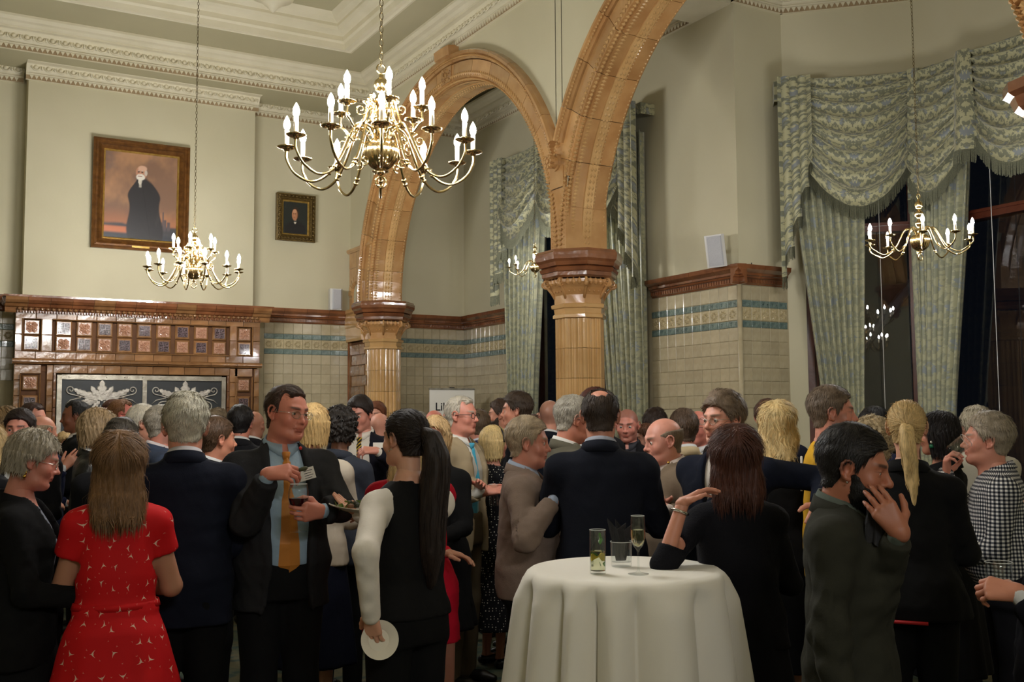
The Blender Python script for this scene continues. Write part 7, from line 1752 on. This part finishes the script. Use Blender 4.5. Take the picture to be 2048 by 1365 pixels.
g_ = empty('tumbler', at(1918, 893, 4.76), 0, 'small glass tipped to the lips of the man in the checked shirt', 'glass'); g_.rotation_euler = (0, math.radians(52), math.radians(-YAW)); MB().lathe([(0, -.045), (.030, -.045), (.032, -.04), (.034, .042), (.033, .043), (.031, .041), (.0295, -.032), (0, -.034)], 22).build('glass_body', M['glass'], g_, True, auto=50); rim_highlight(g_, [(.034, .043)])
p = person(2128, 905, 3.0, -88, 'dark-jacketed person cut off by the right edge, holding a low tumbler', 'm', hair='neat', hc=(40, 34, 30), skin=(206, 138, 110), tc=(17, 18, 26), bc=BLK, arms=('down', (2034, 1186, 2.93, (-.3, -.6, -.8))), hands=('relax', 'grip'), wr=(None, (.1, 1, .12)), hrot=(None, (.6, .1, -.5)), build=1.15)
gl = at(1998, 1152, 3.0); g_ = empty('tumbler', gl, 0, 'empty round tumbler held at the bottom right corner', 'glass'); MB().lathe([(0, -.04), (.026, -.04), (.033, -.025), (.038, .0), (.037, .038), (.036, .039), (.035, .037), (.036, 0), (.031, -.023), (0, -.034)], 28).build('glass_body', M['glass'], g_, True, auto=50); rim_highlight(g_, [(.0375, .039)])
# ---- middle distance
p = person(627, 812, 5.75, 176, 'blonde woman with a bob and a cream top behind the man with the orange tie', 'f', hair='bob', hc=(206, 172, 116), skin=(206, 150, 124), top='sweater', tc=(206, 194, 176), topkind='cotton', bottom='skirt', bc=(16, 20, 38), up=.32, build=1.12)
p = person(683, 820, 6.3, 150, 'person with dark curly hair and a slate grey jacket', 'f', hair='curly', hc=(34, 28, 24), skin=(140, 96, 74), tc=(52, 56, 66), bc=BLK, build=1.2, hs=1.05)
p = person(724, 793, 7.5, -14, 'dark-haired man in a white shirt with a yellow and black striped tie, pointing', 'm', hd=-12, pitch=14, hair='neat', hc=(38, 28, 24), skin=(212, 144, 124), top='open_jacket', tc=(24, 24, 34), bc=BLK, tie=(28, 28, 34), tiekind='stripe', shirt=(222, 214, 202), arms=((690, 960, 7.2), (752, 902, 7.1, (-1, -.2, -1))), hands=('relax', 'pinch'), wr=(None, (.9, .4, .1)), age=0); card(p, Vector(at(757, 893, 7.16)), .075, .05, 0, 'name_badge', M['banner'], 0)
p = person(869, 836, 5.9, -22, 'older blonde woman facing us in a black coat beside the waitress', 'f', hair='bob', hc=(196, 164, 118), skin=(208, 144, 120), top='coat', tc=BLK, shirt=(24, 22, 22), bottom='skirt', bc=BLK, up=.5, age=1, arms=('front', 'front'), brow=(90, 66, 48), build=1.08)
p = person(924, 794, 6.55, 62, 'white-haired man with glasses in a beige suit and turquoise tie', 'm', hair='receding', hc=(196, 188, 172), skin=(212, 142, 122), tc=(160, 144, 116), topkind='linen', top='open_jacket', bc=(96, 86, 70), tie=(60, 160, 190), shirt=(216, 214, 206), glasses='dark', arms=((965, 985, 6.3), (958, 972, 6.3)), age=1, nose=1.15, build=.98)
hold(p, 1, 'highball', 'glass held by the man with the turquoise tie', off=.03)
p = person(989, 855, 7.0, 128, 'woman with a blonde bob and black headband in a black polka-dot dress', 'f', hair='bob', hc=(204, 178, 124), skin=(208, 144, 122), top='dress_short', tc=(20, 20, 24), topkind='dots', bottom='none', hem=.30, build=1.16, arms=('front', 'hold'))
mbpart(p, 'headband', MB().tube([(.100*math.cos(a), .012, .02+.108*math.sin(a)) for a in np.linspace(-.1, math.pi+.1, 18)], .007, 6), plain_c((16, 15, 16)), True)
p = person(1142, 794, 5.55, 104, 'man with cropped silver hair and dark glasses in a grey-green suit', 'm', hair='short', hc=(168, 162, 148), skin=(206, 136, 112), tc=(98, 94, 80), topkind='wool', bc=(70, 68, 58), glasses='dark', age=1, shirt=(222, 220, 214), pitch=10, arms=('hold', 'hold'))
p = person(1330, 834, 5.35, -66, 'stout balding man in a fawn suit facing left behind the table', 'm', hair='bald', hc=(120, 104, 86), skin=(214, 150, 130), tc=(124, 108, 90), topkind='linen', bc=(110, 96, 80), age=1, build=1.2, jaw=1.12, pitch=8, shirt=(222, 206, 196), arms=((1320, 1010, 5.1), (1335, 1020, 4.95)), hs=1.04)
o = ball(MB(), (0, 0, 0), .007).build('lapel_pin', M['gold'], p['root']); o.matrix_local = p['Minv'] @ Matrix.Translation(Vector(at(1337, 926, 5.15)))
p = person(1556, 806, 5.5, 170, 'woman with long wavy platinum hair in a black dress with white straps', 'f', hair='wavy', hc=(222, 196, 140), L=.17, skin=(214, 160, 134), tc=BLK, bc=BLK, top='jacket', bottom='skirt', hs=1.08)
mbpart(p, 'white_strap', MB().tube([(.128, -.085, 1.42), (.135, -.14, 1.34), (.135, -.15, 1.25)], .006, 6), plain_c((214, 208, 196)))
p = person(1745, 842, 5.5, 168, 'person with grey-blond curls behind the bearded man', 'f', hair='bigcurl', hc=(168, 150, 116), skin=(206, 150, 124), tc=(30, 34, 50), bc=BLK)
p = person(1752, 818, 6.3, 138, 'black-haired man seen from behind near the bay window', 'm', hair='neat', hc=(18, 16, 18), skin=(150, 92, 70), tc=(30, 34, 60), bc=BLK)
p = person(1874, 828, 5.4, -112, 'dark-haired woman with glasses and a green earring', 'f', hair='bob', hc=(24, 18, 18), skin=(196, 134, 106), tc=(20, 20, 24), glasses='dark', bottom='skirt', hs=1.0)
m = MB(); ball(m, (-.090, .0, -.042), .009); mbpart(p, 'pearl_earring', m, M['glaze_white'], True); mbpart(p, 'green_earring', MB().lathe([(0, -.012), (.013, -.008), (.013, .008), (0, .012)], 10, (-.091, .0, -.066)), plain_c((28, 104, 70), .3), True)
p = person(1950, 820, 6.0, -150, 'person with swept-back grey hair just behind the man in the checked shirt', 'm', hair='tousled', hc=(170, 160, 138), skin=(206, 146, 122), tc=(190, 184, 168), topkind='linen', bc=DK)
p = person(1366, 821, 6.2, -160, 'man with clipped dark hair in a cream jacket, back to us', 'm', hair='short', hc=(84, 66, 52), skin=(196, 128, 104), tc=(196, 176, 140), topkind='linen', bc=(150, 134, 108))
p = person(1394, 822, 7.0, -28, 'smiling balding man with moustache and glasses in a black jacket', 'm', hair='bald', hc=(60, 46, 40), skin=(206, 128, 112), tc=BLK, bc=BLK, glasses='dark', beard='moustache', tie=(24, 24, 28), jaw=1.1)
p = person(1255, 816, 7.3, -10, 'smiling bald man with stubble facing us right of the navy suit', 'm', pitch=10, hair='buzz', hc=(96, 74, 60), skin=(214, 140, 122), tc=DK, bc=BLK, beard='stubble', shirt=(60, 60, 66))
p = person(1312, 822, 7.8, 150, 'dark brown head of hair just behind the stout balding man', 'm', hair='tousled', hc=(46, 32, 26), skin=(206, 146, 122), tc=(150, 140, 130), bc=DK)
p = person(1290, 851, 7.6, -60, 'short brown-haired person peeping out left of the stout balding man', 'f', hair='pixie', hc=(96, 62, 44), skin=(214, 156, 136), tc=(90, 60, 60), bc=DK)
p = person(1537, 799, 6.6, 160, 'balding man in a dark suit hidden behind the platinum-haired woman', 'm', hair='receding', hc=(84, 56, 42), skin=(210, 136, 114), tc=(20, 24, 40), bc=BLK, build=1.1)
p = person(1186, 780, 6.5, -60, 'auburn-haired man hidden behind the thinning crown of the navy suit', 'm', hair='neat', hc=(70, 34, 26), skin=(214, 140, 116), tc=DK, bc=BLK)
p = person(1101, 800, 7.5, 160, 'broad-necked bald man in a dark jacket beside the middle column', 'm', hair='buzz', hc=(150, 112, 92), skin=(206, 146, 122), tc=(20, 24, 34), bc=BLK, build=1.15)
p = person(1084, 824, 9.4, 150, 'pink bald head further back beside the middle column', 'm', hair='none', skin=(214, 152, 130), tc=(60, 50, 46), bc=DK)
p = person(1068, 832, 8.0, 150, 'small brown-haired head at the shoulder of the man in the taupe jacket', 'f', hair='shaggy', hc=(70, 46, 34), skin=(206, 146, 122), tc=(40, 30, 30), bc=DK)
p = person(1032, 789, 7.45, -92, 'tall man with swept dark brown hair in left profile', 'm', hair='tousled', hc=(60, 46, 34), skin=(212, 146, 120), tc=(26, 28, 36), bc=BLK)
p = person(1000, 803, 8.8, -92, 'small bearded man in left profile near the aisle wall', 'm', hair='tousled', hc=(66, 48, 36), skin=(206, 144, 118), tc=DK, bc=BLK, beard='full')
p = person(955, 822, 7.9, -150, 'man with short brown hair in a bright navy suit behind the turquoise tie', 'm', hair='short', hc=(96, 78, 60), skin=(208, 140, 118), tc=(30, 44, 84), bc=BLK, shirt=(200, 206, 220))
p = person(975, 843, 9.4, -40, 'tiny blonde head between the navy suit and the polka-dot dress', 'f', hair='bob', hc=(180, 146, 104), skin=(206, 140, 118), tc=(60, 40, 40), bc=DK)
p = person(904, 815, 8.4, 168, 'bald man with a dark collar in front of the banner', 'm', hair='bald', hc=(150, 136, 120), skin=(206, 140, 118), tc=(26, 28, 36), bc=BLK)
p = person(869, 820, 8.9, 172, 'sunburnt bald crown left of the banner lettering', 'm', hair='none', skin=(214, 130, 110), tc=(60, 60, 70), bc=DK)
p = person(839, 826, 9.8, 176, 'silver-grey crown beside the waitress near the back wall', 'm', hair='short', hc=(160, 156, 142), skin=(206, 150, 126), tc=(70, 70, 70), bc=DK)
p = person(752, 806, 9.4, -20, 'man with reddish-brown hair far back by the first column', 'm', hair='neat', hc=(110, 64, 40), skin=(216, 160, 138), tc=DK, bc=BLK)
p = person(761, 826, 8.8, 150, 'shiny bald head next to the man with the striped tie', 'm', hair='none', skin=(218, 156, 134), tc=DK, bc=BLK)
# ---- left background
p = person(-24, 850, 5.4, 150, 'pale blonde hair cut off by the left edge of the picture', 'f', hair='long', hc=(206, 178, 128), L=.3, skin=(206, 150, 124), tc=DK, bc=BLK)
p = person(18, 816, 7.3, 120, 'woman with long dark-blonde hair at the far left', 'f', hair='long', hc=(138, 112, 78), L=.2, skin=(206, 150, 124), tc=DK, bc=BLK)
p = person(40, 822, 6.3, -16, 'young man with a dark fringe looking at us over the grey-haired woman', 'm', hair='neat', hc=(40, 28, 24), skin=(212, 142, 124), tc=DK, bc=BLK, brow=(40, 28, 24))
p = person(64, 806, 8.4, 60, 'high-browed man with dark glasses beside the fireplace', 'm', hair='receding', hc=(60, 40, 32), skin=(212, 144, 122), tc=(22, 26, 44), bc=BLK, glasses='dark', pitch=8)
p = person(88, 832, 7.6, 120, 'balding man with a grey fringe and navy jacket at the left', 'm', hair='bald', hc=(150, 132, 108), skin=(206, 142, 116), tc=(20, 26, 52), bc=BLK, arms=((128, 935, 7.3), 'front'))
p = person(153, 803, 8.25, -88, 'dark-skinned man in left profile with an open white collar', 'm', hair='receding', hc=(22, 18, 16), skin=(128, 78, 54), tc=BLK, bc=BLK, shirt=(214, 206, 200), pitch=4)
p = person(132, 866, 9.0, 20, 'small head with straw-coloured hair below the chin of the profile man', 'f', hair='bob', hc=(190, 160, 112), skin=(206, 150, 124), tc=DK, bc=BLK)
p = person(200, 820, 6.0, 82, 'man with shaggy straw hair in a black leather jacket', 'm', hair='shaggy', hc=(150, 126, 94), skin=(212, 140, 116), tc=(18, 18, 18), topkind='leather', bc=BLK, build=1.12, hs=1.04)
p = person(224, 803, 9.2, -36, 'brown-haired man with a bare forehead in front of the fire screen', 'm', hair='neat', hc=(74, 46, 34), skin=(212, 144, 122), tc=DK, bc=BLK)
p = person(246, 800, 8.4, 84, 'red-faced balding man in right profile with dark glasses', 'm', hair='receding', hc=(120, 82, 50), skin=(216, 124, 108), tc=DK, bc=BLK, glasses='dark')
p = person(290, 813, 6.9, 82, 'white-haired man with glasses and a white collar in right profile', 'm', hair='neat', hc=(210, 202, 184), skin=(212, 150, 124), tc=(20, 22, 30), bc=BLK, glasses='dark', shirt=(228, 224, 216), age=1)
p = person(328, 814, 6.4, 100, 'grey-haired man in a slate blue suit next to the white-haired man', 'm', hair='short', hc=(158, 150, 136), skin=(210, 138, 118), tc=(62, 72, 92), bc=BLK, shirt=(216, 206, 206), beard='stubble')
p = person(243, 845, 5.5, 172, 'low head of dark greying hair above the red dress', 'm', hair='tousled', hc=(62, 56, 48), skin=(190, 140, 114), tc=DK, bc=BLK)
p = person(436, 838, 5.7, 108, 'young man with brown hair between the navy suit and the orange tie', 'm', hair='neat', hc=(82, 60, 42), skin=(214, 146, 118), tc=DK, bc=BLK)
p = person(437, 822, 9.1, 160, 'head of fuzzy grey-brown curls before the fireplace', 'f', hair='curly', hc=(120, 104, 82), skin=(206, 150, 124), tc=DK, bc=BLK)
p = person(482, 814, 7.3, 165, 'black-haired man from behind beside the fireplace', 'm', hair='neat', hc=(24, 20, 20), skin=(200, 130, 108), tc=DK, bc=BLK)
p = person(510, 822, 8.5, 150, 'bald brown head right beside the fireplace edge', 'm', hair='none', skin=(170, 116, 92), tc=DK, bc=BLK)
